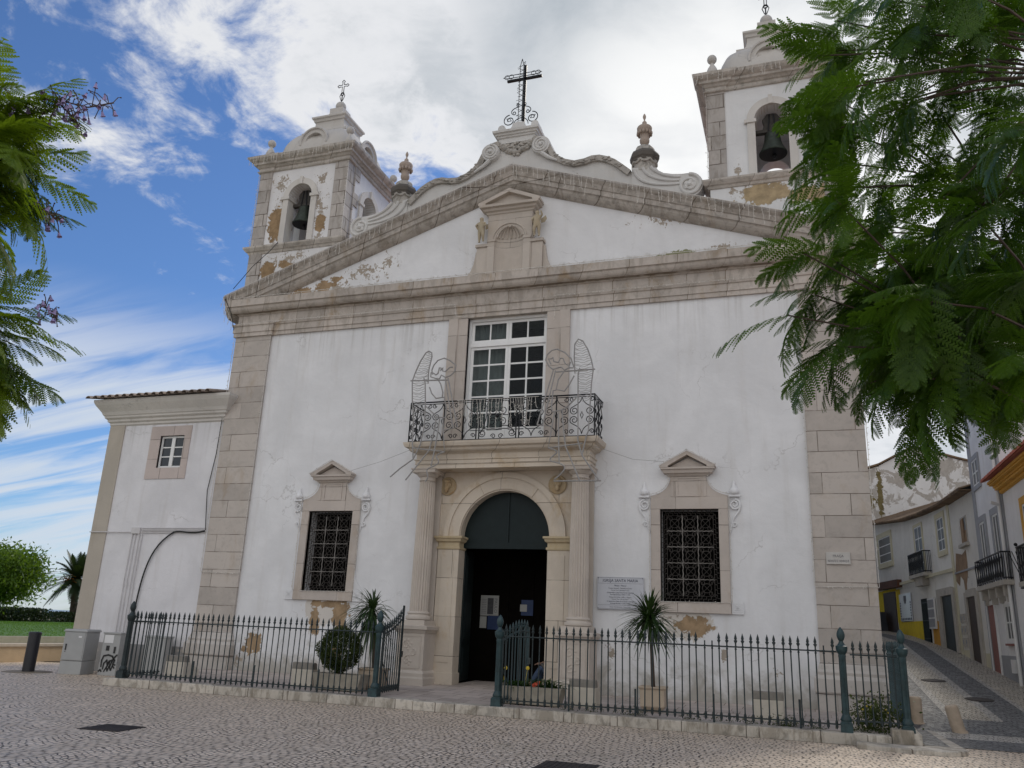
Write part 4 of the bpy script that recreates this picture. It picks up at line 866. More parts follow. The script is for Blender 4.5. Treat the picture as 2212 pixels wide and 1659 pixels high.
g.build('curtain', curtain, bwin, smooth=True)
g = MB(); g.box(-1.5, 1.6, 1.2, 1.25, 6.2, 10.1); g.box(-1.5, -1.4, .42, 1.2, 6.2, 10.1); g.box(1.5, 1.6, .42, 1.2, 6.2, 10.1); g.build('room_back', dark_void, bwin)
for a, b_ in ((-1.69, bw0), (bw1, 1.83)):
    g = MB(); g.box(a, b_, -.05, .14, 6.27, 9.95); m_ = (a+b_)/2
    g.box(*( (a, a+.28) if a < 0 else (b_-.28, b_)), -.075, -.05, 6.27, 9.95)
    g.build('balcony_window_surround', surround_stone, bwin)
# balcony railing of scrolled iron
g = MB(); z0, z1 = 6.27, 7.32; RX0, RX1, RY = EL-.17, ER+.17, -.84
def heart(T, x, w):
    pts = []
    for s in (-1, 1):
        for up_ in (0, 1):
            zt_ = z1-.05 if up_ else z0+.05; zm = (z0+z1)/2; q = 1 if up_ else -1
            c1 = bez((x, zt_-q*.0), (x+s*w*.05, zt_-q*.26), (x+s*w*.49, zt_-q*.22), (x+s*w*.46, zm+q*.12), 9)
            c2 = [(x+s*a, b_) for a, b_ in spiral(w*.30, zm+q*.12, w*.16, w*.04, 0, -q*1.35, 16)]
            T(c1+c2)
            T([(x+s*a, b_) for a, b_ in spiral(w*.40, zt_-q*.06, w*.10, w*.03, PI, q*1.2, 12)])
    T([(x-.035, (z0+z1)/2), (x, (z0+z1)/2+.09), (x+.035, (z0+z1)/2), (x, (z0+z1)/2-.09), (x-.035, (z0+z1)/2)])
def front(c): g.tube([(x, RY, z) for x, z in c], .0115, 5)
L3 = (-.40-RX0)/3.0
for i in range(3): heart(front, RX0+L3*(i+.5), L3); heart(front, .78+(RX1-.78)/3*(i+.5), (RX1-.78)/3)
gc = .19   # gate panel in the middle
for s in (-1, 1):
    front(bez((gc+s*.05, z0+.30), (gc+s*.25, z0+.42), (gc+s*.40, z0+.28), (gc+s*.48, z0+.16), 8)); front(bez((gc+s*.48, z0+.34), (gc+s*.3, z0+.2), (gc+s*.15, z0+.3), (gc, z0+.25), 8))
    front([(gc+s*a, b_) for a, b_ in spiral(.14, 6.72, .12, .03, PI, -1.4, 18)]); front([(gc+s*a, b_) for a, b_ in spiral(.14, 7.02, .12, .03, PI, 1.4, 18)])
    front([(gc+s*a, b_) for a, b_ in spiral(.40, 7.14, .10, .03, 0, 1.4, 16)]); front([(gc+s*a, b_) for a, b_ in spiral(.40, 6.42, .10, .03, 0, -1.4, 16)]); front([(gc+s*a, b_) for a, b_ in spiral(.1, 6.34, .07, .02, 0, 1.2, 12)])
    front(bez((gc+s*.28, 7.25), (gc+s*.34, 7.0), (gc+s*.24, 6.9), (gc+s*.38, 6.62), 8)); front(bez((gc, 6.87), (gc+s*.1, 6.95), (gc+s*.2, 6.86), (gc+s*.3, 6.90), 8))
g.ball((gc, RY-.02, 6.87), .055, 10)
def side(X): return lambda c: g.tube([(X, RY+(x-0), z) for x, z in c], .0115, 5)
for X in (RX0, RX1): heart(side(X), .22, .40); heart(side(X), .62, .40)
rl = g.build('railing_scrollwork', iron_black, bal)
g = MB()
g.tube([(RX0, 0, z1), (RX0, RY, z1), (RX1, RY, z1), (RX1, 0, z1)], .022, 6); g.tube([(RX0, 0, z1-.055), (RX0, RY, z1-.055), (RX1, RY, z1-.055), (RX1, 0, z1-.055)], .011, 5); g.tube([(RX0, 0, z0), (RX0, RY, z0), (RX1, RY, z0), (RX1, 0, z0)], .015, 5)
for x in (RX0, RX0+.98, -.38, -.30, .70, .78, RX1-.98, RX1): g.tube([(x, RY, z0-.03), (x, RY, z1)], .018, 5)
for X in (RX0, RX1): g.tube([(X, RY+.42, z0), (X, RY+.42, z1)], .015, 5)
g.build('railing_frame', iron_black, bal)
# doorway: fanlight panel, open leaf, lobby
g = MB(); g.prism([(PX-1.2, 3.76)]+arc(PX, 3.88, 1.21, PI, 0, 28)+[(PX+1.2, 3.76)], .24, .29); g.box(PX-.03, PX+.03, .21, .24, 3.78, 5.06); g.box(PX-1.2, PX+1.2, .20, .25, 3.62, 3.78); g.build('fanlight_panel', door_green, portal)
def leaf(hx, hy, ang, w, name):
    g = MB(); g.box(0, w, -.025, .025, .02, 3.28)
    for z0, z1 in ((.12, .85), (.98, 2.0), (2.12, 3.16)):
        g.box(.10, w-.10, -.04, -.025, z0, z1); g.box(.16, w-.16, -.055, -.04, z0+.06, z1-.06)
        g.box(.10, w-.10, .025, .04, z0, z1); g.box(.16, w-.16, .04, .055, z0+.06, z1-.06)
    o = g.build(name, door_green, portal, bevel=.006); o.location = (hx, hy, .33); o.rotation_euler = (0, 0, ang)
leaf(-.955, .31, 1.75, 1.12, 'door_leaf'); leaf(1.40, .31, 1.45, 1.12, 'door_leaf')
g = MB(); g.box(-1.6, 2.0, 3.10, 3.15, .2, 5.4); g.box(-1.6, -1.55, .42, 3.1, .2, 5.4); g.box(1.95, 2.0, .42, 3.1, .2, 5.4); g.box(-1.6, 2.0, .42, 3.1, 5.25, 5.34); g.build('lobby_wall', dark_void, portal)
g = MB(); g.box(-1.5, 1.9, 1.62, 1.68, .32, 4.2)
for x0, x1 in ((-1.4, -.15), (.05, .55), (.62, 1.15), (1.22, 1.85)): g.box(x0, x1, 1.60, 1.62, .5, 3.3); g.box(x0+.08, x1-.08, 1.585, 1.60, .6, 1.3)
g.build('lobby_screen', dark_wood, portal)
# ------------------------------------------------------------------ writing
def text(name, body, mat, size, loc, rot=(PI/2, 0, 0), parent=None, align='LEFT', ext=.001, sx=1.0):
    cu = bpy.data.curves.new(name, 'FONT'); cu.body = body; cu.size = size; cu.extrude = ext; cu.align_x = align; cu.resolution_u = 2
    tmp = bpy.data.objects.new(name+'_src', cu); COL.objects.link(tmp)
    me = bpy.data.meshes.new_from_object(tmp); bpy.data.objects.remove(tmp)
    me.materials.clear(); me.materials.append(mat)
    o = bpy.data.objects.new(name, me); COL.objects.link(o); o.parent = parent; o.location = loc; o.rotation_euler = rot; o.scale = (sx, 1, 1)
    return o
ink = plain('dark_blue_ink', (.03, .035, .06), .6, .1, 5, 0, 0); inkg = plain('grey_ink', (.12, .12, .14), .6, .1, 5, 0, 0)
acryl = plain('pale_acrylic_board', (.52, .53, .57), .25, .06, 3, 0, .02); marble = plain('pale_marble', (.52, .50, .47), .5, .12, 4)
t = thing('church_sign', 'pale board of mass times headed IGREJA SANTA MARIA, right of the doorway', 'sign', (2.66, -.02, 2.21))
g = MB(); g.box(0, 1.12, -.03, -.005, 0, .75); g.build('board', acryl, t, bevel=.004)
g = MB(); g.tube([(.02, -.032, .60), (1.10, -.032, .60), (1.10, -.032, .735), (.02, -.032, .735)], .003, 4, closed=True); g.tube([(.02, -.032, .02), (1.10, -.032, .02), (1.10, -.032, .10), (.02, -.032, .10)], .003, 4, closed=True)
for x in (.025, 1.095):
    for z in (.025, .725): g.ball((x, -.034, z), .012, 8)
g.build('edging', inkg, t)
for z, s, b_, m_ in ((.635, .096, 'IGREJA SANTA MARIA', ink), (.535, .05, 'Missas - Masses', ink), (.475, .043, 'Tempo Normal - Setembro a Junho', inkg), (.43, .034, 'Normal Time - September to June', inkg), (.375, .036, 'De Segunda-feira a Sábado (From Monday to Saturday)', ink), (.33, .036, 'Domingo (Sunday): 10.00h e 11.30h', ink), (.27, .043, 'Tempo de Verão - Julho e Agosto', inkg), (.225, .034, 'Summer Time - July and August', inkg), (.175, .036, 'De Segunda-feira a Sábado (From Monday to Saturday)', ink), (.128, .036, 'Domingo (Sunday): 11.30h e 19.00h', ink), (.045, .040, 'Horas Atendimento - Open Daily', inkg)):
    text('lettering', b_, m_, s, (.56, -.033, z), parent=t, align='CENTER', sx=.92 if len(b_) < 45 else .8)
t = thing('street_name_plaque', 'small weathered marble plaque reading PRAÇA INFANTE D. HENRIQUE on the right stone pilaster', 'plaque', (7.86, -.08, 3.33))
g = MB(); g.box(0, .50, -.035, 0, 0, .26); g.build('tablet', marble, t, bevel=.006)
text('lettering', 'PRAÇA', inkg, .075, (.25, -.037, .155), parent=t, align='CENTER', sx=.95); text('lettering', 'INFANTE D. HENRIQUE', inkg, .068, (.25, -.037, .05), parent=t, align='CENTER', sx=.62)
paper = plain('white_poster_paper', (.34, .34, .32), .7, .06, 4); blue_p = plain('blue_poster_paper', (.012, .032, .10), .6, .2, 6); dk_p = plain('dark_poster_print', (.05, .05, .055), .6, .5, 14, 0, 0)
def poster(x, y, z, w, h, m, label, name='poster'):
    t = thing(name, label, 'poster', (x, y, z)); g = MB(); g.box(0, w, -.006, 0, 0, h); g.build('sheet', m, t); return t
t = poster(-.94, 1.58, 1.98, .52, .53, paper, 'white poster with a dark print and PAULO running down its edge, pinned inside the doorway')
g = MB(); g.box(.20, .37, -.009, -.0065, .04, .46); g.build('print', dk_p, t); text('lettering', 'PAULO', inkg, .12, (.40, -.008, .46), rot=(PI/2, PI/2, 0), parent=t)
for k in range(9): 
    g = MB(); g.box(.03, .17, -.008, -.0065, .06+.045*k, .07+.045*k); g.build('text_line', inkg, t)
poster(-.94, 1.58, 1.66, .19, .30, paper, 'small plain white notice below the white PAULO poster, left of the blue one')
poster(-.72, 1.58, 1.63, .33, .36, blue_p, 'square dark blue notice below the white PAULO poster')
t = poster(.22, 1.58, 2.02, .33, .40, blue_p, 'bright blue and white leaflet on the right side of the dark lobby screen', 'leaflet')
g = MB(); g.box(-.03, .16, -.012, -.008, .10, .28); g.build('picture', paper, t)
# ------------------------------------------------------------------ iron fence, posts and gates
def bar_bm(h, spear=True, r=.0125):
    g = MB(); p = [(r, 0), (r, .02), (.024, .03), (.026, .06), (.018, .08), (.026, .10), (.022, .13), (r, .15), (r, h-.30), (.019, h-.295), (.021, h-.28), (.013, h-.265), (.022, h-.25), (.022, h-.235), (r, h-.22)]
    if spear: p += [(.014, h-.18), (.030, h-.15), (.032, h-.135), (.016, h-.12), (.027, h-.10), (.02, h-.06), (.010, h-.03), (.002, h)]
    else: p += [(r, h-.16), (.015, h-.15)]
    g.lathe(p, (0, 0, 0), 6); return g
def fence(name, label, p, q, zb, ztop, mat, n, broken=(), top=None, cat='fence', group=None, lower=True, stays=()):
    d = Vector((q[0]-p[0], q[1]-p[1])); L = d.length; ang = math.atan2(d.y, d.x)
    t = thing(name, label, cat, (p[0], p[1], 0), ang, group)
    proto = None; pb = None
    for i in range(n):
        x = L*(i+.5)/n; h = ztop-zb+(top(i/(n-1)) if top else 0)
        if i in broken:
            if pb is None: pb = bar_bm(h, False).build('bar', mat, t, smooth=True); o = pb
            else: o = pb.copy(); COL.objects.link(o)
        elif proto is None or top: proto = bar_bm(h).build('bar', mat, t, smooth=True); o = proto
        else: o = proto.copy(); COL.objects.link(o)
        o.parent = t; o.location = (x, 0, zb)
        if not top: o.rotation_euler = (random.uniform(-.008, .008), random.uniform(-.010, .010), 0)
    g = MB(); m_ = 14
    g.tube([(L*i/m_, 0, ztop-.245+(top(i/m_) if top else 0)) for i in range(m_+1)], .014 if not top else .02, 5); g.build('top_rail', mat, t)
    g = MB(); g.box(0, L, -.012, .012, zb+.07, zb+.095)
    for s in stays: g.tube([(s, 0, zb-.12), (s, 0, zb+.45)], .02, 6)
    g.build('bottom_rail', mat, t)
    return t
fence('iron_fence', 'long run of dark spear topped railings on the kerb left of the open gateway', (-7.88, -3.45), (-1.38, -3.45), .20, 1.72, iron_grey, 47, stays=(1.9, 3.55, 5.2))
fence('iron_fence', 'long run of dark railings right of the open gateway, three bars missing their spears', (1.52, -3.45), (7.84, -3.45), .22, 1.76, iron_grey, 45, broken=(28, 29, 43), stays=(1.4, 2.7, 4.15, 5.65))
fence('iron_fence', 'short corner panel of railings between the two rightmost teal posts', (8.06, -3.46), (8.82, -3.46), .30, 1.72, iron_grey, 6)
fence('iron_fence', 'teal railings running back to the church wall at the street corner', (8.92, -3.38), (8.92, -.25), .30, 1.74, iron_teal, 22)
fence('iron_fence', 'short railings turning back from the left end post, beside the graffiti covered cabinet', (-8.0, -3.38), (-8.12, -2.05), .18, 1.70, iron_grey, 10)
def post(x, y, z, mat, label):
    t = thing('fence_post', label, 'post', (x, y, z), 0, 'cast iron posts of the church fence')
    g = MB(); g.lathe([(.10, 0), (.10, .16), (.085, .17), (.085, .19)], (0, 0, 0), 4, sq=True); g.lathe([(.085, .19), (.095, .22), (.08, .26), (.07, .28), (.06, .30)], (0, 0, 0), 12); g.build('base', mat, t, smooth=True)
    g = MB(); g.lathe([(.062, .30), (.060, 1.25), (.066, 1.27), (.06, 1.30)], (0, 0, 0), 40, flute=8, fd=.16); g.build('shaft', mat, t, smooth=True)
    g = MB(); g.lathe([(.06, 1.30), (.085, 1.34), (.095, 1.37), (.10, 1.40), (.10, 1.44), (.07, 1.46), (.06, 1.48)], (0, 0, 0), 14); g.build('collar', mat, t, smooth=True)
    g = MB(); g.lathe([(.06, 1.47), (.045, 1.50), (.035, 1.53), (.05, 1.55), (.068, 1.60), (.07, 1.65), (.055, 1.70), (.03, 1.74), (.008, 1.77)], (0, 0, 0), 12); g.build('acorn', mat, t, smooth=True)
for x, m_, lb in ((-7.97, iron_grey, 'nearly black fluted post at the far left end of the railings'), (-1.30, iron_teal, 'teal fluted post hinging the left gate leaf'), (1.44, iron_teal, 'bright teal fluted post with acorn finial right of the gateway, beside the flower trough'), (7.93, iron_teal, 'teal post before the corner panel, left of the last two gaps'), (8.91, iron_teal, 'blue green post at the street corner of the railings')):
    post(x, -3.45, .16 if x < 7 else .17, m_, lb)
lg = fence('fence_gate', 'open gate leaf with bars rising to a taller free end, left of the entrance steps', (-1.22, -3.40), (-1.42, -2.08), .24, 1.70, iron_grey, 9, top=lambda u: .36*u**1.6, cat='gate')
rg = fence('fence_gate', 'open teal gate leaf with arched top rail standing behind the flower trough', (1.47, -3.38), (1.62, -2.10), .22, 1.66, iron_teal, 9, top=lambda u: .22*math.sin(u*PI*.62), cat='gate')
for t_, m_, h1 in ((lg, iron_grey, 1.98), (rg, iron_teal, 1.62)):
    g = MB(); g.box(1.29, 1.33, -.02, .02, .2, h1+.1); g.box(-.01, .03, -.02, .02, .2, 1.52); g.tube([(.0, .0, .95), (.65, 0, .3)], .012, 5); g.build('stile', m_, t_)
    g = MB(); g.box(1.2, 1.34, -.045, -.02, .95, 1.08); g.build('lock', m_, t_)
# ------------------------------------------------------------------ floodlight blocks, troughs, pots
block_m = plain('cream_rendered_block', (.60, .55, .465), .85, .10, 5, 0, .3); blk_top = plain('blackened_block_top', (.25, .23, .20), .85, .25, 7, 0, .3)
def block(x, y, z, label):
    t = thing('masonry_block', label, 'block', (x, y, z), random.uniform(-.03, .03), 'rendered floodlight blocks behind the railings')
    g = MB(); w, d, h = .55, .60, .53; pr = [(0, 0), (d, 0), (d, .20), (.20, h-.14), (0, h-.14)]
    v = [(-w/2, y_, z_) for y_, z_ in pr]+[(w/2, y_, z_) for y_, z_ in pr]; n = 5
    g.idx(v, [tuple(range(n)), tuple(range(2*n-1, n-1, -1))]+[(i, (i+1) % n, n+(i+1) % n, n+i) for i in range(n)]); g.build('block', block_m, t, bevel=.012)
    g = MB(); pr = [(-.004, h-.15), (.21, h-.15), (.17, h-.02), (.13, h), (.0, h)]; v = [(-w/2-.003, y_, z_) for y_, z_ in pr]+[(w/2+.003, y_, z_) for y_, z_ in pr]
    g.idx(v, [tuple(range(n)), tuple(range(2*n-1, n-1, -1))]+[(i, (i+1) % n, n+(i+1) % n, n+i) for i in range(n)]); g.build('weathered_top', blk_top, t, bevel=.012)
    g = MB(); g.face((-w/2+.05, .23, h-.145), (w/2-.05, .23, h-.145), (w/2-.05, d-.03, .22), (-w/2+.05, d-.03, .22)); g.build('floodlight_glass', pane_dark, t)
block(-7.30, -2.5, .17, 'cream rendered block with a blackened top below the left stone plinth'); block(-3.70, -2.5, .19, 'cream rendered block with a blackened top, left of the round clipped bush')
block(2.97, -2.6, .20, 'cream rendered block with a broad grey stained top, right of the flower trough'); block(6.60, -2.6, .19, 'cream rendered block with a dark top, nearest the right end of the long railings')
concrete = plain('lichened_concrete', (.36, .325, .265), .9, .2, 6, 0, .4); soil = plain('dark_soil', (.045, .032, .022), .95, .3, 12, 0, .4)
terr = plain('pale_plastic_planter', (.52, .42, .315), .6, .08, 4)
def trough(x0, x1, y, z, label):
    t = thing('planter_trough', label, 'planter', ((x0+x1)/2, y, z)); w = (x1-x0)/2
    g = MB(); g.lathe([(.19, .04), (.22, .37), (.225, .38), (.19, .38), (.18, .33)], (0, 0, 0), 4, sq=True); g.v = [(p[0]*w/.225, p[1], p[2]) for p in g.v]; g.build('basin', concrete, t, bevel=.012)
    for s in (-1, 1):
        g = MB(); g.box(s*w*.7-.08, s*w*.7+.08, -.15, .15, 0, .045); g.build('foot', concrete, t)
    g = MB(); g.box(-w*.8, w*.8, -.16, .16, .30, .345); g.build('soil', soil, t)
    return t
trough(-3.15, -1.90, -2.75, .17, 'grey concrete trough holding the round clipped bush'); trough(1.30, 2.66, -2.80, .17, 'concrete trough full of drooping green leaves beside the right gate post')
def pot(x, y, z, label, s=1.0):
    t = thing('plant_pot', label, 'plant pot', (x, y, z), .05)
    g = MB(); g.lathe([(.19*s, .04), (.24*s, .10), (.245*s, .42), (.27*s, .44), (.275*s, .475), (.235*s, .475), (.23*s, .43)], (0, 0, 0), 4, sq=True); g.build('tub', terr, t, bevel=.012)
    g = MB(); g.box(-.12, .12, -.12, .12, 0, .045); g.build('foot', terr, t); g = MB(); g.box(-.2*s, .2*s, -.2*s, .2*s, .40, .435); g.build('soil', soil, t)
pot(4.38, -2.35, .20, 'square beige tub of the spiky palm plant in front of the notice board'); pot(-1.98, -2.25, .21, 'square pale tub half hidden behind the bush, carrying the drooping palm plant', 1.05)
# ------------------------------------------------------------------ foliage helpers
def quick(name, V, F3, mat, parent=None, loc=None):
    """mesh from numpy vertices; F3 = verts per face (consecutive)"""
    V = np.asarray(V, dtype=np.float32).reshape(-1, 3); nf = len(V)//F3
    me = bpy.data.meshes.new(name); me.vertices.add(len(V)); me.vertices.foreach_set('co', V.ravel()); me.loops.add(len(V)); me.polygons.add(nf)
    me.loops.foreach_set('vertex_index', np.arange(len(V), dtype=np.int32)); me.polygons.foreach_set('loop_start', np.arange(0, len(V), F3, dtype=np.int32))
    me.update(calc_edges=True); me.validate()
    me.materials.append(mat); o = bpy.data.objects.new(name, me); COL.objects.link(o)
    if parent: o.parent = parent
    if loc: o.location = loc
    return o
def leaves_at(C, size, asp=.5, updown=.3):
    """diamond leaves at points C"""
    n = len(C); d = rng.normal(size=(n, 3)); d /= np.linalg.norm(d, axis=1)[:, None]; e = rng.normal(size=(n, 3)); e -= d*(e*d).sum(1)[:, None]; e /= np.linalg.norm(e, axis=1)[:, None]
    s = size*rng.uniform(.6, 1.3, (n, 1)); a = C-d*s*.5; b_ = C+e*s*asp*.5; c = C+d*s*.5; f = C-e*s*asp*.5
    return np.stack([a, b_, c, f], 1).reshape(-1, 3)
def ribbon(path, w0, twist=0):
    """long leaf: list of quads along a path, widest at a third"""
    out = []; P_ = [Vector(p) for p in path]; n = len(P_)
    for i in range(n-1):
        t = (P_[i+1]-P_[i]).normalized(); s = t.cross(Vector((0, 0, 1))); s = s.normalized() if s.length > 1e-4 else Vector((1, 0, 0))
        wa = w0*max(.04, math.sin(PI*min(1, .15+.85*i/(n-1)))); wb = w0*max(.04, math.sin(PI*min(1, .15+.85*(i+1)/(n-1))))
        nn = s.cross(t)*.35
        for sg in (-1, 1):
            out += [P_[i], P_[i]+s*sg*wa+nn*wa, P_[i+1]+s*sg*wb+nn*wb, P_[i+1]]
    return [tuple(p) for p in out]
leaf_bush = leafmat('clipped_bush_leaves', (.018, .034, .008), (.07, .10, .02), .3, 9)
leaf_drac = leafmat('palm_plant_leaves', (.012, .032, .010), (.045, .085, .022), .25, 5, .4)
leaf_grass = leafmat('trough_leaves', (.014, .042, .008), (.05, .11, .02), .3, 6)
bark = plain('grey_brown_bark', (.085, .062, .048), .9, .35, 9, 0, .6); yellow_f = plain('yellow_petals', (.75, .55, .05), .6, .1, 5, 0, 0); red_f = plain('red_petals', (.65, .10, .05), .6, .2, 5, 0, 0)
t = thing('round_bush', 'dense round clipped evergreen bush in the left concrete trough', 'bush', (-2.62, -2.75, .50))
n = 9000; d = rng.normal(size=(n, 3)); d /= np.linalg.norm(d, axis=1)[:, None]; rr = rng.uniform(.55, 1.0, (n, 1))**.6
wobl = 1+.10*np.sin(d[:, :1]*7+1)*np.cos(d[:, 2:]*6)+.06*np.sin(d[:, 1:2]*11)
C = d*rr*wobl*np.array([.50, .48, .50])+np.array([0, 0, .56]); C[:, 0] *= (1-.18*np.clip((.35-C[:, 2])/.4, 0, 1)); quick('foliage', leaves_at(C, .062, .38), 4, leaf_bush, t)
g = MB(); g.tube([(0, 0, -.15), (.02, 0, .15), (0, 0, .5)], [.05, .04, .02], 8)
for k in range(7): g.tube([(0, 0, .05), (.2*math.cos(k*.9), .2*math.sin(k*.9), .45)], [.02, .008], 5)
g.build('stem', bark, t)
def dracaena(x, y, z, h, lean, label, n, L, droop, side=0.0):
    t = thing('palm_plant', label, 'plant', (x, y, z)); g = MB(); top = Vector((lean[0], lean[1], h))
    g.tube([(0, 0, -.10), (lean[0]*.35, lean[1]*.3, h*.45), (lean[0]*.75, lean[1]*.7, h*.8), tuple(top)], [.045, .036, .034, .04], 8); g.build('trunk', bark, t)
    Q = []
    for i in range(n):
        th = rng.uniform(0, 2*PI); el = rng.uniform(-.75, 1.35); l = L*rng.uniform(.75, 1.1); b0 = top+Vector((0, 0, rng.uniform(-.20, .06)))
        d = Vector((math.cos(th)*math.cos(el)+side, math.sin(th)*math.cos(el), math.sin(el))).normalized(); pts = []
        for k in range(8):
            u = k/7; pts.append(b0+d*l*u+Vector((side*.25*u*u, 0, -droop*l*u*u*(1.0-.55*max(0, math.sin(el))))))
        Q += ribbon(pts, .019)
    quick('leaves', Q, 4, leaf_drac, t)
dracaena(4.38, -2.35, .63, 1.42, (-.07, 0), 'palm plant with an upright burst of stiff narrow leaves before the notice board', 270, .72, .5)
dracaena(-1.98, -2.25, .64, 1.36, (-.17, 0), 'slender palm plant with drooping windswept leaves, left of the entrance', 150, .84, .72, -.22)
t = thing('trough_plants', 'clump of arching strap leaves with a few yellow and red flowers in the right trough', 'plants', (1.98, -2.8, .48))
Q = []
for i in range(240):
    bx = rng.uniform(-.58, .58); 
    if -.12 < bx < .10: bx = rng.choice((-.4, .35))
    th = rng.uniform(0, 2*PI); l = rng.uniform(.22, .42)*(1.2 if bx > .1 else 1); d = Vector((math.cos(th)*.5, math.sin(th)*.4, 1)).normalized()
    Q += ribbon([Vector((bx, rng.uniform(-.12, .12), 0))+d*l*u+Vector((math.cos(th)*.22*u*u, math.sin(th)*.15*u*u, -.26*u*u*u)) for u in (0, .25, .5, .75, 1)], .011)
quick('leaves', Q, 4, leaf_grass, t)
for nm, m_, sp in (('yellow_flower', yellow_f, ((-.12, -.02, .42), (-.60, -.02, .40))), ('red_flower', red_f, ((.10, -.14, .12), (.16, -.12, .15), (.06, -.14, .10)))):
    for (a, b_, c) in sp:
        g = MB()
        for k in range(6): g.ball((a+.022*math.cos(k*1.05), b_, c+.022*math.sin(k*1.05)), .02, 6, (1, .6, 1))
        g.ball((a, b_-.02, c), .014, 6); g.tube([(a, b_, c), (a-.03, b_, c*.5), (a-.02, b_, 0)], .004, 4); g.build(nm, m_, t)
t = thing('flowering_shrub', 'low dark leafy weed shrub with small yellow flowers behind the corner railings', 'shrub', (8.45, -2.7, .17))
n = 1600; C = rng.normal(size=(n, 3))*np.array([.22, .22, .15])+np.array([0, 0, .26]); C[:, 2] = np.abs(C[:, 2]); quick('foliage', leaves_at(C, .06, .6), 4, leaf_bush, t)
for k in range(9):
    g = MB(); p = (rng.normal()*.22, -.2+rng.normal()*.1, .40+rng.normal()*.08); g.ball(p, .018, 6); g.build('yellow_flower', yellow_f, t)
C = np.concatenate([np.column_stack([rng.uniform(-7.8, -4, 120), rng.normal(-3.2, .05, 120), rng.uniform(.18, .24, 120)]), np.column_stack([np.repeat(rng.uniform(2.8, 7.8, 26), 34)+rng.normal(0, .09, 26*34), rng.normal(-3.18, .06, 26*34), .17+np.abs(rng.normal(0, .06, 26*34))]), np.column_stack([rng.normal(6.9, .16, 300), rng.normal(-3.15, .05, 300), .18+np.abs(rng.normal(0, .09, 300))]), np.column_stack([rng.uniform(7.9, 8.85, 500), rng.normal(-3.1, .12, 500), .18+np.abs(rng.normal(0, .06, 500))])])
struct(quick('weeds', leaves_at(C, .045, .35), 4, leaf_bush), 'stuff')
# ------------------------------------------------------------------ person seated inside the doorway
skin_m = plain('skin', (.32, .19, .13), .55, .08, 8, 0, 0); jeans = plain('blue_denim', (.055, .085, .15), .85, .25, 25, 0, .2); coat = plain('grey_jacket', (.10, .095, .09), .85, .2, 14, 0, .2); hair_m = plain('dark_hair', (.02, .015, .012), .7, .3, 20, 0, .3)
t = thing('person', 'seated person in blue jeans and grey jacket, mostly hidden by the right door pier', 'person', (1.50, .95, .31))
V = [(0, 0, .12), (0, .02, .32), (0, 0, .50), (.0, -.02, .585), (-.02, -.03, .66), (-.03, -.035, .73), (-.035, -.03, .80),
     (-.09, -.08, .12), (-.43, -.14, .50), (-.68, -.18, .08), (-.80, -.20, .04), (-.09, .08, .12), (-.36, .06, .52), (-.58, .08, .09), (-.70, .08, .04),
     (-.05, -.19, .50), (-.22, -.24, .42), (-.44, -.20, .56), (-.05, .19, .50), (-.20, .20, .40), (-.40, .08, .58)]
E_ = [(0, 1), (1, 2), (2, 3), (3, 4), (4, 5), (5, 6), (0, 7), (7, 8), (8, 9), (9, 10), (0, 11), (11, 12), (12, 13), (13, 14), (2, 15), (15, 16), (16, 17), (2, 18), (18, 19), (19, 20)]
Rr = [(.14, .15), (.13, .16), (.12, .16), .055, .065, .09, .07, .10, .075, .048, .04, .10, .075, .048, .04, .065, .05, .035, .065, .05, .035]
body = skin('body', V, E_, Rr, skin_m, t, 1)
def seg(name, ids, rad, m):
    o = skin(name, [V[i] for i in ids], [(i, i+1) for i in range(len(ids)-1)], rad, m, t, 1); return o
seg('jacket', (0, 1, 2), [(.155, .17), (.15, .18), (.14, .18)], coat)
for a in ((15, 16, 17), (18, 19, 20)): seg('sleeve', (2,)+a[:1]+a[1:2]+a[2:], [.09, .08, .065, .045], coat)
for a in ((0, 7, 8, 9), (0, 11, 12, 13)): seg('trouser_leg', a, [.13, .115, .09, .065], jeans)
for k, (a, b_) in enumerate((((-.66, -.18, .05), (-.86, -.21, .03)), ((-.56, .08, .05), (-.76, .08, .03)))):
    g = MB(); g.ball(((a[0]+b_[0])/2-.02, a[1], .045), .06, 12, (2.1, .85, .75)); g.build('shoe', black_rubber, t, smooth=True)
for s, w in ((-1, Vector(V[17])), (1, Vector(V[20]))):   # hands with fingers resting over the knees
    P_ = [w, w+Vector((-.05, .0, -.005)), w+Vector((-.085, 0, -.01))]; VV = list(P_); EE = [(0, 1), (1, 2)]; RR = [.024, (.018, .034), (.014, .036)]
    for f, (dy, l) in enumerate(((-.028, .065), (-.010, .075), (.010, .07), (.028, .055))):
        b0 = len(VV); VV += [P_[2]+Vector((-.01, dy, 0)), P_[2]+Vector((-.01-l*.5, dy*1.2, -.008)), P_[2]+Vector((-.01-l*.85, dy*1.25, -.035))]; EE += [(2, b0), (b0, b0+1), (b0+1, b0+2)]; RR += [.010, .009, .007]
    b0 = len(VV); VV += [P_[1]+Vector((-.015, -s*.035, 0)), P_[1]+Vector((-.045, -s*.06, -.012))]; EE += [(1, b0), (b0, b0+1)]; RR += [.011, .008]
    skin('hand', [tuple(v) for v in VV], EE, RR, skin_m, t, 1)
g = MB(); g.ball((-.03, -.02, .80), .105, 14, (1, .95, 1.0)); g.build('hair', hair_m, t, smooth=True)
g = MB(); g.ball((-.13, -.03, .745), .022, 8, (1.2, .8, 1.3))
for s in (-1, 1): g.ball((-.115, -.03+s*.04, .775), .014, 8); g.ball((-.02, -.03+s*.10, .75), .025, 8, (1, .5, 1.4))
g.ball((-.118, -.03, .70), .018, 8, (.6, 1.6, .5)); g.build('face', skin_m, t, smooth=True)
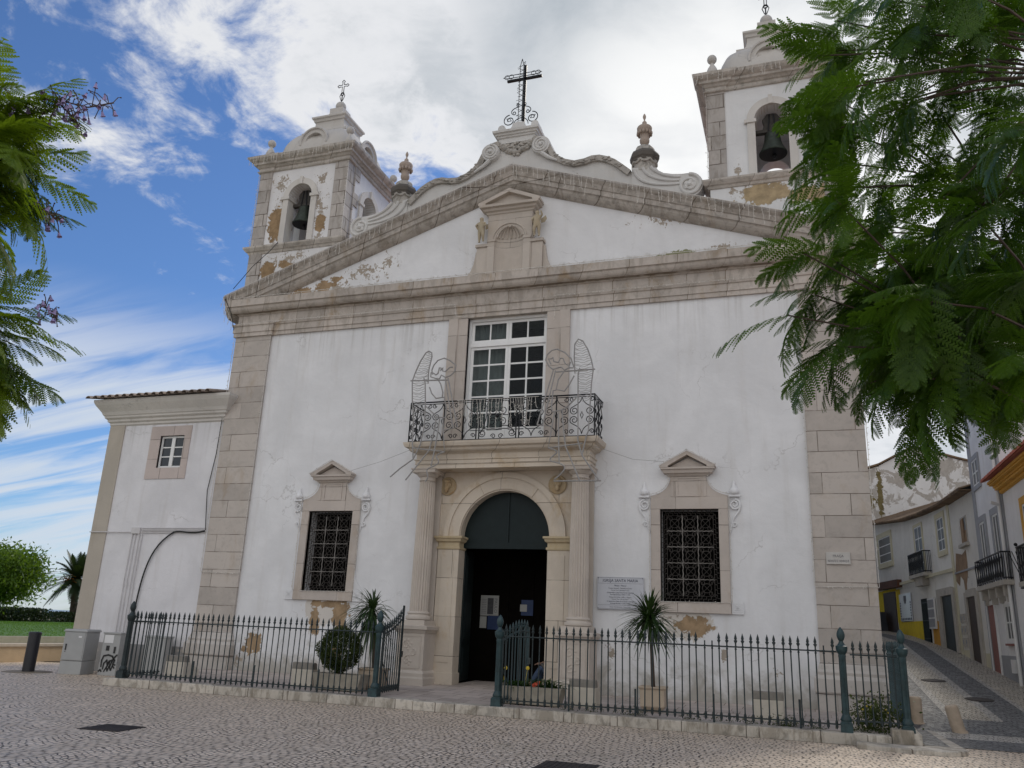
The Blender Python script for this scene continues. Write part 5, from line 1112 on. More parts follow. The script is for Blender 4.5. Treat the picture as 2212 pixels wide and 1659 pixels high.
# ------------------------------------------------------------------ wire angels on the balcony
AY = -.98
def deeper(p): k = (20-.98)/(20-.85); return (7.3456+(p[0]-7.3456)*k, 1.65+(p[1]-1.65)*k)   # traced in the plane y = -.85
def wire_angel(label, loops, wings, x0):
    t = thing('wire_angel', label, 'light figure', (x0, AY, 5.2))
    wings = ([deeper(p) for p in wings[0]], [deeper(p) for p in wings[1]])+wings[2:]
    for nm, pls in loops:
        pls = [[deeper(p) for p in q] for q in pls]
        g = MB()
        for p in pls: g.tube([(x-x0, rng.uniform(-.004, .004), z-5.2) for x, z in p], .0185, 6)
        g.build(nm, wire_grey, t)
    wa, wb, zlo, zhi = wings; g = MB()
    def at(line, z):
        best = None
        for (xa, za), (xb, zb_) in zip(line, line[1:]):
            if min(za, zb_) <= z <= max(za, zb_) and abs(zb_-za) > 1e-6: best = xa+(xb-xa)*(z-za)/(zb_-za)
        return best
    z = zhi
    while z > zlo:
        a = at(wa, z); b_ = at(wb, z+rng.uniform(-.02, .02))
        if a is not None and b_ is not None:
            m_ = 5; g.tube([(a+(b_-a)*k/m_-x0, -.01+rng.uniform(-.012, .012), z-5.2+rng.uniform(-.02, .02)-.05*math.sin(PI*k/m_)) for k in range(m_+1)], .0075, 4)
        z -= rng.uniform(.035, .075)
    g.build('wing_wires', wire_grey, t)
lw = [(-1.83,7.84),(-1.84,8.21),(-1.77,8.60),(-1.79,8.71),(-1.87,8.76),(-1.96,8.72),(-2.10,8.50),(-2.23,8.18),(-2.30,7.94),(-2.26,7.44),(-2.18,6.86),(-2.16,6.28),(-2.10,5.79)]
lw2 = [(-1.96,8.00),(-1.91,7.83),(-1.86,7.25),(-1.85,6.67),(-1.92,6.19),(-2.10,5.80),(-2.46,5.56),(-2.72,5.34)]
wire_angel('left wire angel, its wing on its left side, playing a horn over the balcony rail', [('wing', [lw, lw2]),
 ('head', [[(-1.71,8.09),(-1.75,8.21),(-1.70,8.35),(-1.59,8.48),(-1.41,8.53),(-1.25,8.46),(-1.05,8.30),(-1.07,8.14),(-1.19,8.03),(-1.34,7.99),(-1.46,8.06),(-1.50,7.96),(-1.58,7.96),(-1.77,8.03),(-1.76,8.15),(-1.68,8.12),(-1.62,8.07),(-1.56,8.11),(-1.53,8.27),(-1.48,8.26),(-1.49,8.18),(-1.42,8.26),(-1.43,8.17),(-1.35,8.15),(-1.23,8.26),(-1.14,8.26)]]),
 ('robe', [[(-1.58,7.98),(-1.46,7.81),(-1.38,7.57),(-1.39,7.44)],[(-1.78,7.74),(-1.70,7.56),(-1.57,7.42),(-1.33,7.44),(-1.25,7.13),(-1.26,6.88),(-1.50,6.91),(-1.86,7.23)]]),
 ('horn', [[(-1.34,7.96),(-1.03,6.60)],[(-1.26,7.97),(-0.90,6.61),(-1.29,6.54)]]), ('leg', [[(-1.52,6.90),(-1.55,6.55),(-1.66,6.02),(-2.27,5.25)],[(-1.42,6.88),(-1.45,6.46),(-1.51,5.98),(-1.57,5.60)],[(-1.33,6.88),(-1.29,6.48),(-1.22,5.97),(-2.15,6.10)]]),
 ('crossbar', [[(-2.35,7.95),(-1.26,7.91)]]), ('loose_hose', [bez((-1.22,5.97),(-1.75,5.85),(-1.1,5.75),(-1.5,5.6),8)+bez((-1.5,5.6),(-1.9,5.5),(-1.5,5.4),(-1.7,5.2),6)])],
 (lw[4:], [(-1.86,8.76),(-1.79,8.71),(-1.77,8.6),(-1.84,8.21),(-1.83,7.9),(-1.91,7.83),(-1.86,7.25),(-1.85,6.67)], 6.9, 8.7), -1.7)
def mid_line(l): return l
rw = [(2.21,7.88),(2.18,8.33),(2.19,8.66),(2.28,8.79),(2.40,8.73),(2.53,8.50),(2.63,8.21),(2.68,7.96),(2.64,7.58),(2.62,7.19),(2.58,6.39),(2.53,6.26),(2.43,5.79)]
rw2 = [(2.33,8.02),(2.29,7.82),(2.32,6.14),(2.43,5.78),(2.86,5.15)]
wire_angel('right wire angel, taller wing on its right side, blowing a horn over the balcony', [('wing', [rw, rw2]),
 ('head', [[(1.63,8.02),(1.52,8.12),(1.43,8.29),(1.47,8.43),(1.59,8.54),(1.73,8.56),(1.93,8.46),(2.10,8.28),(2.17,8.07),(2.16,8.03),(2.05,8.04),(1.94,7.98),(1.85,8.07),(1.77,8.06),(1.63,8.02)],[(1.57,8.17),(1.50,8.32),(1.57,8.30),(1.62,8.34),(1.65,8.23),(1.77,8.20),(1.82,8.31),(1.89,8.30),(1.95,8.16),(2.05,8.08),(2.09,8.19)]]),
 ('robe', [[(1.95,7.99),(1.78,7.74),(1.73,7.49),(1.95,7.43),(2.08,7.61),(2.19,7.82)],[(1.73,7.47),(1.65,7.46),(1.62,7.08),(1.65,6.90),(1.96,6.96),(2.26,7.24)]]),
 ('horn', [[(1.64,8.00),(1.26,6.59)],[(1.70,7.99),(1.40,6.56),(1.65,6.54)],[(1.26,6.59),(1.40,6.56)]]),
 ('leg', [[(1.71,6.89),(1.65,6.54),(1.57,5.99),(2.44,6.08)],[(1.80,6.88),(1.83,6.15),(1.86,5.61)],[(1.90,6.93),(1.95,6.42),(2.01,6.01),(2.39,5.15)]]), ('crossbar', [[(1.72,7.95),(2.73,7.96)],[(1.73,5.16),(2.91,5.15)]]),
 ('loose_hose', [bez((1.57,5.99),(2.1,5.85),(1.5,5.8),(1.65,5.65),8)+bez((1.65,5.65),(2.2,5.55),(2.0,5.4),(1.75,5.2),8)])],
 ([(2.28,8.79)]+rw[4:10], [(2.27,8.79),(2.19,8.6),(2.2,8.0),(2.29,7.8),(2.31,6.9)], 7.0, 8.75), 2.1)
# ------------------------------------------------------------------ strings of lights
def lights(label, line, dmin=.02, dmax=.05, gap=.10, group='strings of festive lights on the church', r=.0075, twig=.5, gaps=()):
    line = [Vector(p) for p in line]; o0 = line[0]; g = MB(); g.tube([p-o0 for p in line], r, 4); s = 0.0
    for a, b_ in zip(line, line[1:]):
        L = (b_-a).length; d = (b_-a)/L; u = rng.uniform(0, gap)
        while u < L:
            p = a+d*u-o0; l = rng.uniform(dmin, dmax); vert = abs(d.z) > .8
            if not any(g0 < (s+u) < g1 for g0, g1 in gaps):
                if l < .09: dr = Vector((rng.uniform(-1, 1), -.5, rng.uniform(-1, .6))); g.tube([p, p+dr.normalized()*l], r*.9, 4)
                else:
                    q = p; pts = [p]; m_ = max(2, int(l/.09)); dv = rng.uniform(-.12, .12)
                    for k in range(m_): q = q+Vector((dv*l/m_+rng.uniform(-.014, .014), rng.uniform(-.012, .012), -l/m_)); pts.append(q)
                    g.tube(pts, r*.8, 4)
                    for k in range(1, len(pts)):
                        if rng.random() < twig: sg = rng.choice((-1, 1)); g.tube([pts[k], pts[k]+Vector((sg*rng.uniform(.02, .05), -.01, rng.uniform(-.05, .01)))], r*.8, 4)
            u += gap*rng.uniform(.6, 1.5)
        s += L
    o = g.build('string_lights', cable_white); o.location = o0; return tag(o, label, 'string lights', group)
zr = lambda x: AZ-SL*abs(x-AX)-.01
lights('icicle lights along the left slope of the pediment', [(x, -.435, zr(x)) for x in (-9.25, -7, -5, -3, -1, .1)], .10, .40, .17, gaps=((2.2, 2.5), (6.1, 6.4)))
lights('icicle lights along the right slope of the pediment, the fuller hanging row', [(x, -.435, zr(x)) for x in (.1, 2, 4, 6, 8, 9.45)], .14, .55, .14, gaps=((2.6, 2.9),))
lights('thin light cable lying on the horizontal cornice below the pediment', [(x, -.39, 11.135) for x in (-8.9, -4, 0, 4, 8.8)], .03, .07, .10)
lights('light cable along the stone band left of the balcony window', [(-8.9, -.16, 10.36), (-4, -.16, 10.36), (-1.5, -.16, 10.36), (-1.45, -.16, 10.0), (-1.12, -.10, 9.97)], .03, .06, .10)
lights('light cable along the stone band right of the balcony window', [(1.4, -.10, 9.7), (1.45, -.16, 10.36), (5, -.16, 10.36), (8.9, -.16, 10.36)], .03, .06, .10)
for s, dz_, w in ((-1, 0, 'left'), (1, .26, 'right')):
    cx_ = s*7.215; lights('icicle lights round the cornice of the %s bell tower' % w, [(cx_-1.99, -.36, 16.17+dz_), (cx_+1.99, -.36, 16.17+dz_)], .08, .36, .13)
    for q, e in ((-1, 'outer' if s < 0 else 'inner'), (1, 'inner' if s < 0 else 'outer')): lights('light string down the %s corner of the %s bell tower' % (e, w), [(cx_+q*1.67, -.05, 15.7+dz_), (cx_+q*1.67, -.05, 13.05+dz_)], .03, .07, .07)
    for q, e in ((8.90, 'outer'), (7.58, 'inner')): lights('light string down the %s edge of the %s stone pilaster' % (e, w), [(s*q, -.10, 9.9), (s*q, -.10, 5.0), (s*q, -.10, 2.86 if q < 8 or s > 0 else 2.86)], .03, .06, .09)
    lights('short light cable across the foot of the %s stone pilaster' % w, [(s*8.88, -.10, 2.86), (s*7.6, -.10, 2.84)], .03, .06, .07)
    c_ = WL if s < 0 else WR; o_ = .94
    lights('light string framing the %s ground floor window' % w, [(c_-.9, -.09, 2.42), (c_-o_, -.08, 2.5), (c_-o_, -.08, 4.86)]+[(c_+x, -.08, z) for x, z in bez((-o_, 4.93), (-.62, 4.98), (-.47, 5.12), (-.45, 5.36), 5)]+[(c_-.68, -.27, 5.6), (c_, -.27, 5.98), (c_+.68, -.27, 5.6)]+[(c_-x, -.08, z) for x, z in bez((-o_, 4.93), (-.62, 4.98), (-.47, 5.12), (-.45, 5.36), 5)[::-1]]+[(c_+o_, -.08, 4.86), (c_+o_, -.08, 2.44), (c_-.7, -.08, 2.42)], .03, .055, .08)
lights('curtain of icicle lights on the middle of the balcony rail', [(-.95, -.875, 7.325), (1.28, -.875, 7.32)], .25, .85, .075, r=.007, twig=.9)
lights('frayed icicle lights dangling from the left tip of the pediment', [(-9.28, -.43, 11.22), (-9.22, -.43, 11.0), (-8.95, -.2, 10.4)], .15, .5, .12)
for nm, p in (('thin black cable sagging from the left tower base to the eave tip', [(-7.7, -.2, 13.02), (-7.95, -.2, 12.75), (-8.4, -.35, 12.2), (-8.95, -.43, 11.45)]), ('black cable hanging from the eave tip to the left pilaster head', [(-9.2, -.43, 11.15), (-9.0, -.3, 10.7), (-8.92, -.12, 10.1)]), ('faint wire from the left window gablet to the balcony', [(-4.3, -.15, 5.68), (-3.3, -.4, 5.85), (-2.2, -.85, 6.05)]), ('faint wire from the balcony to the right window gablet', [(2.75, -.8, 6.0), (3.6, -.4, 5.74), (4.3, -.15, 5.72)])):
    g = MB(); g.tube([tuple(Vector(q)-Vector(p[0])) for q in p], .011 if 'black' in nm else .005, 5); o = g.build('cable', black_rubber if 'black' in nm else wire_grey); o.location = p[0]; tag(o, nm, 'cable')
# ------------------------------------------------------------------ annex on the left
ann = thing('annex_building', 'plain two storey white annex with tiled eave and one small window, left of the church', 'building', (-8.92, 0, 0))
ox = -8.92
g = MB(); wallgrid(g, [-13.2-ox, -11.18-ox, -10.28-ox, 0], [.78, 5.93, 6.93, 7.5], [(-11.18-ox, -10.28-ox, 5.93, 6.93)], .0, .3)
g.face((-13.2-ox, 0, .0), (-13.2-ox, 7, .0), (-13.2-ox, 7, 7.5), (-13.2-ox, 0, 7.5)); g.face((-13.2-ox, 7, 0), (0, 7, 0), (0, 7, 7.5), (-13.2-ox, 7, 7.5)); g.box(-13.2-ox, 0, .28, .30, 0, 5.9); g.build('wall', annex_plaster, ann)
grey_base = plaster('grey_base_plaster', base=(.30, .30, .31), peel=(2.2, .6), dirt=.4)
g = MB(); g.box(-12.65-ox, 0, -.012, .02, 0, .80); g.build('plinth', grey_base, ann)
g = MB(); g.box(-13.23-ox, -12.64-ox, -.03, .3, 0, 7.46); g.build('quoin', quoin_paint, ann)
cpr = [(0, 7.30), (.06, 7.34), (.06, 7.40), (.13, 7.44), (.14, 7.50), (.22, 7.55), (.23, 7.60), (.27, 7.63), (.32, 7.72), (.42, 7.83), (.50, 7.92), (.55, 8.0), (.56, 8.08), (0, 8.10)]
g = MB(); g.around([(p*.82, z) for p, z in cpr], -13.2-ox, -.02, 0, 6.5)
for q in (.46, .4): g.v = g.v
g.build('cornice', cream_trim, ann)
g = MB()
for k in range(17):
    x = -13.75-ox+.285*k
    g.idx(*(lambda A, n: ([(x+.105*math.cos(PI*i/8), y, z+.085*math.sin(PI*i/8)) for y, z in ((-.62, 8.10), (3.2, 9.0)) for i in range(9)]+[(x+.085*math.cos(PI*i/8), -.62, 8.10+.065*math.sin(PI*i/8)) for i in range(9)], [(i, i+1, 10+i, 9+i) for i in range(8)]+[(i, 18+i, 19+i, i+1) for i in range(8)]))(0, 0))
    g.idx([(x+.14+.09*math.cos(PI+PI*i/6), y, z+.05*math.sin(PI+PI*i/6)) for y, z in ((-.60, 8.13), (3.2, 9.02)) for i in range(7)], [(i, i+1, 8+i, 7+i) for i in range(6)])
g.build('roof', plain('weathered_roof_tiles', (.30, .245, .205), .9, .35, 5, 0, .4), ann)
g = MB(); g.box(-11.56-ox, -10.05-ox, -.025, .06, 6.93, 7.23); g.box(-11.56-ox, -10.05-ox, -.025, .06, 5.59, 5.93); g.box(-11.56-ox, -11.18-ox, -.024, .06, 5.93, 6.93); g.box(-10.28-ox, -10.05-ox, -.024, .06, 5.93, 6.93)
aw = g.build('window', stone('annex_window_stone', base=(.50, .43, .40), bw=.9, bh=.62, mortar=.008, st=.1, var=.08), ann)
g = MB(); sash(g, -11.18-ox, -10.73-ox, 5.935, 6.925, .06, 1, 3, .035, .06); sash(g, -10.73-ox, -10.28-ox, 5.935, 6.925, .06, 1, 3, .035, .06); g.build('window_frame', white_paint, aw)
g = MB(); g.box(-11.15-ox, -10.3-ox, .09, .10, 5.95, 6.9); g.build('window_pane', pane_dark, aw)
def cable(name, label, p, r, m, cat='cable'):
    g = MB(); g.tube([tuple(Vector(q)-Vector(p[0])) for q in p], r, 6); o = g.build(name, m); o.location = p[0]; return tag(o, label, cat)
grey_pipe = plain('painted_wall_conduit', (.60, .58, .58), .6, .1, 5, 0, 0)
for k in range(4): cable('conduit', ['uppermost', 'second', 'third', 'lowest'][k]+' white conduit of the four running along the annex wall to the junction box', [(-11.3, -.03, 4.10-.045*k), (-9.0, -.03, 4.11-.045*k)], .014, grey_pipe, 'conduit')
cable('conduit', 'white conduit from the junction box to the left corner of the annex', [(-11.5, -.03, 3.98), (-13.25, -.06, 3.98)], .016, grey_pipe, 'conduit')
for k, (x, e) in enumerate(((-11.62, 'leftmost'), (-11.50, 'second from left'), (-11.36, 'second from right'), (-11.26, 'rightmost'))): cable('conduit', '%s of the four white conduits dropping from the junction box' % e, [(x, -.03, 3.92), (x-.02, -.035, 2.5), (x+.0, -.035, .9)], .016, grey_pipe, 'conduit')
g = MB(); g.box(-11.66, -11.34, -.07, 0, 3.93, 4.12); o = g.build('junction_box', grey_pipe, bevel=.008); tag(o, 'small white junction box where the conduits meet on the annex wall', 'junction box')
cable('cable', 'thick black cable curving down the annex wall behind the left fence post', bez((-9.0, -.05, 4.02), (-9.5, -.06, 3.9), (-9.8, -.06, 4.05), (-10.1, -.06, 3.98), 8)+bez((-10.1, -.05, 3.98), (-11.0, -.05, 3.5), (-11.05, -.05, 2.6), (-11.08, -.05, .9), 14), .024, black_rubber)
cable('cable', 'black cable beside the light string at the left edge of the pilaster', [(-8.93, -.04, 8.1), (-8.97, -.05, 7.2), (-9.0, -.04, 6.3), (-9.12, -.05, 5.2), (-9.05, -.05, 4.6), (-8.98, -.05, 4.05)], .012, black_rubber)
# ------------------------------------------------------------------ cabinets, bollards, manholes
cab_m = plain('grey_cabinet_paint', (.36, .365, .36), .55, .07, 3, 0, .05); cab_d = plain('cabinet_dark_trim', (.02, .02, .02), .5, .2, 8, 0, 0); wht = plain('white_sticker', (.72, .72, .72), .5, .03, 5, 0, 0)
t = thing('electric_cabinet', 'tall plain pale grey utility cabinet at the corner of the annex, beside the black bollard', 'cabinet', (-11.56, -1.28, 0), .30)
g = MB(); g.box(-.30, .30, -.36, .36, .0, .34); g.build('plinth', cab_m, t, bevel=.006); g = MB(); g.box(-.30, .30, -.36, .36, .35, 1.10); cb = g.build('housing', cab_m, t, bevel=.008)
g = MB(); g.around([(0, 1.10), (.025, 1.10), (.025, 1.125), (0, 1.165)], -.30, .30, -.36, .36, back=True); g.build('lid', cab_m, t, bevel=.005)
g = MB(); g.box(-.27, .27, -.372, -.36, .37, 1.08); dr = g.build('door', cab_m, t, bevel=.004); g = MB(); g.box(-.22, -.19, -.39, -.372, .62, .78); g.ball((-.205, -.385, .585), .012, 8); g.build('handle', cab_d, dr); g = MB(); g.box(.10, .19, -.376, -.3725, .95, .99); g.build('label', wht, dr)
t = thing('electric_cabinet', 'small grey meter cabinet with black graffiti, against the left fence post', 'cabinet', (-10.66, -1.0, 0), .12)
g = MB(); g.box(-.27, .27, -.16, .16, 0, .33); g.build('plinth', cab_m, t, bevel=.005); g = MB(); g.box(-.265, .265, -.155, .155, .335, 1.08); g.build('housing', cab_m, t, bevel=.006); g = MB(); g.box(-.28, .28, -.18, .17, 1.08, 1.12); g.build('lid', cab_m, t, bevel=.006)
g = MB(); g.box(-.22, .06, -.162, -.156, .84, 1.05); g.build('white_panel', wht, t); g = MB(); g.box(-.13, -.03, -.164, -.156, .64, .77); g.build('meter_window', cab_d, t); g = MB(); g.box(.12, .17, -.175, -.156, .58, .75); g.build('handle', cab_d, t)
g = MB()   # sprayed scrawl
for p in ([(-.19, .22), (-.20, .38), (-.16, .50), (-.02, .53), (.12, .50), (.16, .42), (.06, .38), (-.02, .30)], [(-.13, .16), (-.12, .30), (-.04, .40), (-.0, .24), (.04, .38), (.08, .22), (.12, .36), (.20, .50), (.25, .54)], [(-.08, .10), (-.02, .22), (.02, .12), (.06, .24), (.12, .14), (.16, .26), (.22, .2)], [(.12, .48), (.2, .40), (.16, .30), (.24, .28)], [(-.25, .10), (-.2, .14), (-.16, .10)]):
    pts = [Vector((a, b_)) for a, b_ in p]
    for a, b_ in zip(pts, pts[1:]):
        d = (b_-a); L = d.length; nn = Vector((-d.y, d.x)).normalized()*.022; e = d.normalized()*.012
        yy = -.1665
        g.face(*[(q.x, yy, q.y) for q in (a-nn-e, b_-nn+e, b_+nn+e, a+nn-e)])
g.build('graffiti', cab_d, t)
t = thing('electric_cabinet', 'low pale grey cabinet behind the left railings, against the annex wall', 'cabinet', (-9.75, -.35, .0), .0)
g = MB(); g.box(-.35, .35, -.15, .15, 0, 1.02); g.build('housing', cab_m, t, bevel=.006); g = MB(); g.box(-.37, .37, -.17, .17, 1.02, 1.07); g.build('lid', cab_m, t, bevel=.006); g = MB(); g.box(-.32, .32, -.16, -.151, .1, .98); g.build('door', cab_m, t, bevel=.003)
t = thing('bollard', 'black cylindrical bollard standing on the cobbles at the far left', 'bollard', (-12.72, -1.78, 0))
g = MB(); g.lathe([(.155, 0), (.155, .96), (.165, .965), (.165, 1.02), (.155, 1.03), (.15, 1.045)], (0, 0, 0), 24); g.build('shaft', plain('black_bollard_paint', (.018, .018, .022), .4, .2, 6, 0, .05), t, smooth=True); g = MB(); g.lathe([(.62, .003), (.60, .012)], (0, 0, 0), 24); g.build('collar', earth, t)
sand = plain('sandstone_bollard', (.48, .385, .29), .85, .15, 9, 0, .3)
for x, y, z, rx, ry, l in ((9.44, .30, .13, 0, 0, 'upright pale stone bollard close to the corner railings'), (10.12, -.45, .06, .03, -.22, 'leaning pale stone bollard out in the dark cobbled band')):
    t = thing('bollard', l, 'bollard', (x, y, z-.03)); t.rotation_euler = (rx, ry, 0); g = MB(); g.lathe([(.125, 0), (.125, .50), (.118, .53), (.10, .55)], (0, 0, 0), 20); g.build('shaft', sand, t, smooth=True); g = MB(); g.lathe([(.16, 0), (.15, .05)], (0, 0, 0), 20); g.build('foot', sand, t, smooth=True)
rust_i = plain('rusted_cover_iron', (.055, .045, .04), .7, .3, 7, .5, .3)
def cover(cx, cy, w, a, label, z=0):
    t = thing('manhole_cover', label, 'manhole cover', (cx, cy, z), a); g = MB(); g.box(-w, w, -w, w, .0, .009); g.build('frame', rust_i, t)
    g = MB(); g.box(-w+.03, w-.03, -w+.03, w-.03, .009, .013)
    for i in range(9):
        q = -w+.08+(2*w-.16)*i/8
        g.box(q-.012, q+.012, -w+.06, w-.06, .013, .017)
    g.build('lid', rust_i, t)
cover(-2.48, -9.40, .34, .12, 'square dark iron cover set in the cobbles at lower left'); cover(4.37, -8.90, .36, .04, 'square dark iron cover at the bottom edge, in front of the doorway')
for x, y, lb in ((10.72, 7.6, 'round iron cover up the middle of the side street'), (11.3, 4.3, 'round iron cover in the dark band of the side street')):
    t = thing('manhole_cover', lb, 'manhole cover', (x, y, zst(y)+.006)); t.rotation_euler = (.085, 0, 0); g = MB(); g.lathe([(.33, 0), (.32, .008), (.28, .008), (.275, .012)], (0, 0, 0), 24); g.build('lid', rust_i, t)
# ------------------------------------------------------------------ garden on the left, with wall, lawn, hedge
gw = plaster('ochre_garden_wall', base=(.56, .42, .27), peel=(1.2, .68)); cap_m = plain('wall_coping', (.50, .43, .34), .85, .12, 4)
t = thing('garden_wall', 'low ochre garden wall with pale coping at the left edge of the square', 'wall', (-16.5, 0, 0)); g = MB(); g.box(-.3, 0, -14, 60, 0, .47); g.build('wall', gw, t); g = MB(); g.box(-.34, .04, -14, 60, .47, .56); g.build('coping', cap_m, t, bevel=.01)
lawn_m = leafmat('lawn_grass', (.045, .115, .010), (.11, .22, .022), .3, 1.2); lawn_g = plain('lawn_ground', (.06, .14, .015), .9, .3, 3, 0, .3)
g = MB(); g.face((-16.78, -14, .50), (-16.78, 60, .50), (-17.7, 60, .52), (-17.7, -14, .52)); xs = [-17.95, -20, -24, -30, -38, -60]; ym = [-14, 60]
for a, b_ in zip(xs, xs[1:]):
    za, zb_ = [.74+.16*math.sin(min(1, (-17.95-q)/14)*PI*.5)-.006*max(0, -28-q) for q in (a, b_)]; g.face((a, -14, za), (a, 60, za), (b_, 60, zb_), (b_, -14, zb_))
g.box(-60, -16.9, -14, 60, .0, .45); struct(g.build('lawn', lawn_g))
n = 60000; C = np.column_stack([-17.95-rng.uniform(0, 22, n), rng.uniform(-1, 34, n), np.zeros(n)]); q = C[:, 0]; C[:, 2] = .74+.16*np.sin(np.minimum(1, (-17.95-q)/14)*PI*.5)-.006*np.maximum(0, -28-q)+.015
struct(quick('grass', leaves_at(C, .07, .25), 4, lawn_m), 'stuff')
t = thing('stone_edging', 'pale stone edging between the lawn and the narrow grass strip', 'edging', (-17.8, 0, .5)); g = MB(); g.box(-.14, .08, -14, 60, -.1, .24); g.build('edging_stones', cap_m, t)
hedge_m = leafmat('hedge_leaves', (.010, .022, .006), (.04, .06, .018), .15, 2)
for (xa, ya, xb, yb, lb, zt_) in ((-44, 27.6, -52, 60, 'dark clipped hedge along the back of the lawn, the long lower length behind the palm', 1.50), (-40.6, 17, -43, 25.8, 'dark clipped hedge at the far left edge, taller than its neighbour', 1.66)):
    t = thing('hedge', lb, 'hedge', (xa, ya, .7)); n = 16000; u = rng.random(n); C = np.column_stack([(xb-xa)*u+rng.uniform(-.6, .6, n), (yb-ya)*u+rng.uniform(-.6, .6, n), rng.uniform(0, zt_-.7, n)+.05*np.sin(u*40)]); quick('foliage', leaves_at(C, .17, .6), 4, hedge_m, t)
    g = MB(); 
    for k in range(24):
        u_ = (k+.5)/24; g.tube([((xb-xa)*u_, (yb-ya)*u_, -.1), ((xb-xa)*u_+.1, (yb-ya)*u_, .5)], .03, 5)
    g.build('stems', bark, t)
leaf_tree = leafmat('garden_tree_leaves', (.03, .08, .008), (.13, .21, .025), .45, .8)
def leafy_tree(base, crown_c, R, label, n, ls, name='broadleaf_tree', sq=(1, 1, .8)):
    t = thing(name, label, 'tree', base); cc = np.array(crown_c)-np.array(base); g = MB(); g.tube([(0, 0, -.2), (cc[0]*.3, cc[1]*.3, cc[2]*.5), (cc[0]*.7, cc[1]*.7, cc[2]*.9)], [.16, .13, .09], 8)
    cl = []; k = 0
    while len(cl) < 46:
        d = rng.normal(size=3); d /= np.linalg.norm(d); c = cc+d*R*np.array(sq)*rng.uniform(.45, 1.0); cl.append(c); k += 1
        if k % 4 == 0: g.tube([tuple(cc*.75), tuple((cc*.75+c)/2+np.array([0, 0, .1])), tuple(c)], [.06, .04, .015], 5)
    g.build('trunk', bark, t); C = []
    for c in cl: C.append(c+rng.normal(size=(n//46, 3))*R*np.array([.20, .20, .13])); 
    quick('crown', leaves_at(np.concatenate(C), ls, .35), 4, leaf_tree, t); return t
cc = ray(10, 1243, 50); leafy_tree((cc.x-1.2, cc.y-.5, .75), (cc.x, cc.y, cc.z), 2.25, 'bright green leafy tree on the lawn at the left edge', 14000, .26)
# date palm
palm_m = leafmat('date_palm_fronds', (.010, .022, .008), (.035, .055, .020), .2, 1.0); dates = plain('orange_date_clusters', (.42, .16, .03), .8, .3, 5, 0, .3)
pb = ray(157, 1343, 62); pt = ray(166, 1243, 62); t = thing('date_palm', 'dark date palm with orange fruit clusters, half hidden by the annex corner', 'palm tree', (pb.x, pb.y, .72))
top = Vector((pt.x-pb.x, pt.y-pb.y, pt.z-.72-.25)); g = MB(); g.tube([(0, 0, -.1), tuple(top*.5), tuple(top)], [.30, .24, .30], 10)
for k in range(9): g.lathe([(.31, 0), (.27, .08)], (top.x*k/9, top.y*k/9, top.z*k/9), 10)
g.build('trunk', bark, t); Q = []
for i in range(64):
    th = 2*PI*i*.381966; el = 1.25-1.9*(i/64); L = rng.uniform(2.3, 2.9); d = Vector((math.cos(th)*math.cos(el), math.sin(th)*math.cos(el), math.sin(el))); pts = []
    for k in range(13):
        u = k/12; pts.append(top+d*L*u+Vector((0, 0, -.85*u*u*(1 if el < .9 else .5))))
    for k in range(1, 13):
        tt = (pts[k]-pts[k-1]).normalized(); sd_ = tt.cross(Vector((0, 0, 1))).normalized(); un = sd_.cross(tt)
        for m_ in range(2):
            p = pts[k-1].lerp(pts[k], m_/2)
            for sg in (-1, 1):
                l = .42*math.sin(PI*(.12+.86*k/12))+.06; e = p+(sd_*sg*.75+tt*.65+un*.15).normalized()*l-Vector((0, 0, .08)); w = tt*.06
                Q += [p-w, p+w, e+w*.2, e-w*.2]
quick('crown', [tuple(q) for q in Q], 4, palm_m, t)
for k in range(5):
    g = MB(); c = top+Vector((.5*math.cos(k*1.3+4), .5*math.sin(k*1.3+4), -.15))
    for j in range(40): g.ball(tuple(c+Vector(rng.normal(size=3)*.16)), .06, 5)
    g.build('date_cluster', dates, t)
# ------------------------------------------------------------------ side street houses
def hw(name, **k): return plaster(name, **k)
old_l = plaster('old_house_plaster', base=(.84, .83, .78), peel=(.9, .72)); old_r = plaster('decayed_house_plaster', base=(.78, .76, .70), peel=(.8, .62), tone=(.34, .25, .15)); mid_p = plaster('white_house_plaster', base=(.86, .86, .86)); gab_p = plaster('stained_gable_plaster', base=(.76, .74, .72), peel=(1.1, .52), patches=[(-2.25, 9.9, .22, 1.9), (-2.9, 9.4, .5, .7)], tone=(.17, .135, .06))
yellow = plain('yellow_house_paint', (.80, .60, .02), .8, .15, 3); orange = plain('orange_house_paint', (.60, .30, .03), .8, .12, 3); grey_t = plain('grey_house_trim', (.33, .34, .36), .8, .08, 3); cream_f = plain('pale_yellow_surround', (.62, .58, .42), .85, .08, 3); brown_w = plain('brown_door_wood', (.035, .018, .012), .6, .3, 6); red_d = plain('dusky_red_door_paint', (.26, .10, .08), .6, .15, 4); ochre = plain('ochre_cornice_paint', (.62, .33, .04), .7, .1, 3); red_tile = plain('red_roof_tiles', (.40, .105, .06), .8, .25, 5); old_tile = plain('mossy_old_tiles', (.16, .105, .06), .95, .5, 4, 0, .5); stn = plain('worn_door_stone', (.46, .43, .38), .85, .15, 4)
patch_b = plain('bare_brown_render', (.30, .20, .12), .95, .3, 4, 0, .5); beam_m = plain('weathered_brown_beam', (.11, .045, .025), .8, .3, 8)
PLN = [(13.05, -6), (13.0, 7.3), (12.95, 11.3), (12.85, 15.8), (12.75, 17.5), (12.42, 20.8), (12.1, 23.5), (11.5, 28), (11.0, 30.5), (9.5, 36)]
def wallat(y):
    for (x0, y0), (x1, y1) in zip(PLN, PLN[1:]):
        if y0 <= y <= y1: return (x0+(x1-x0)*(y-y0)/(y1-y0), y)
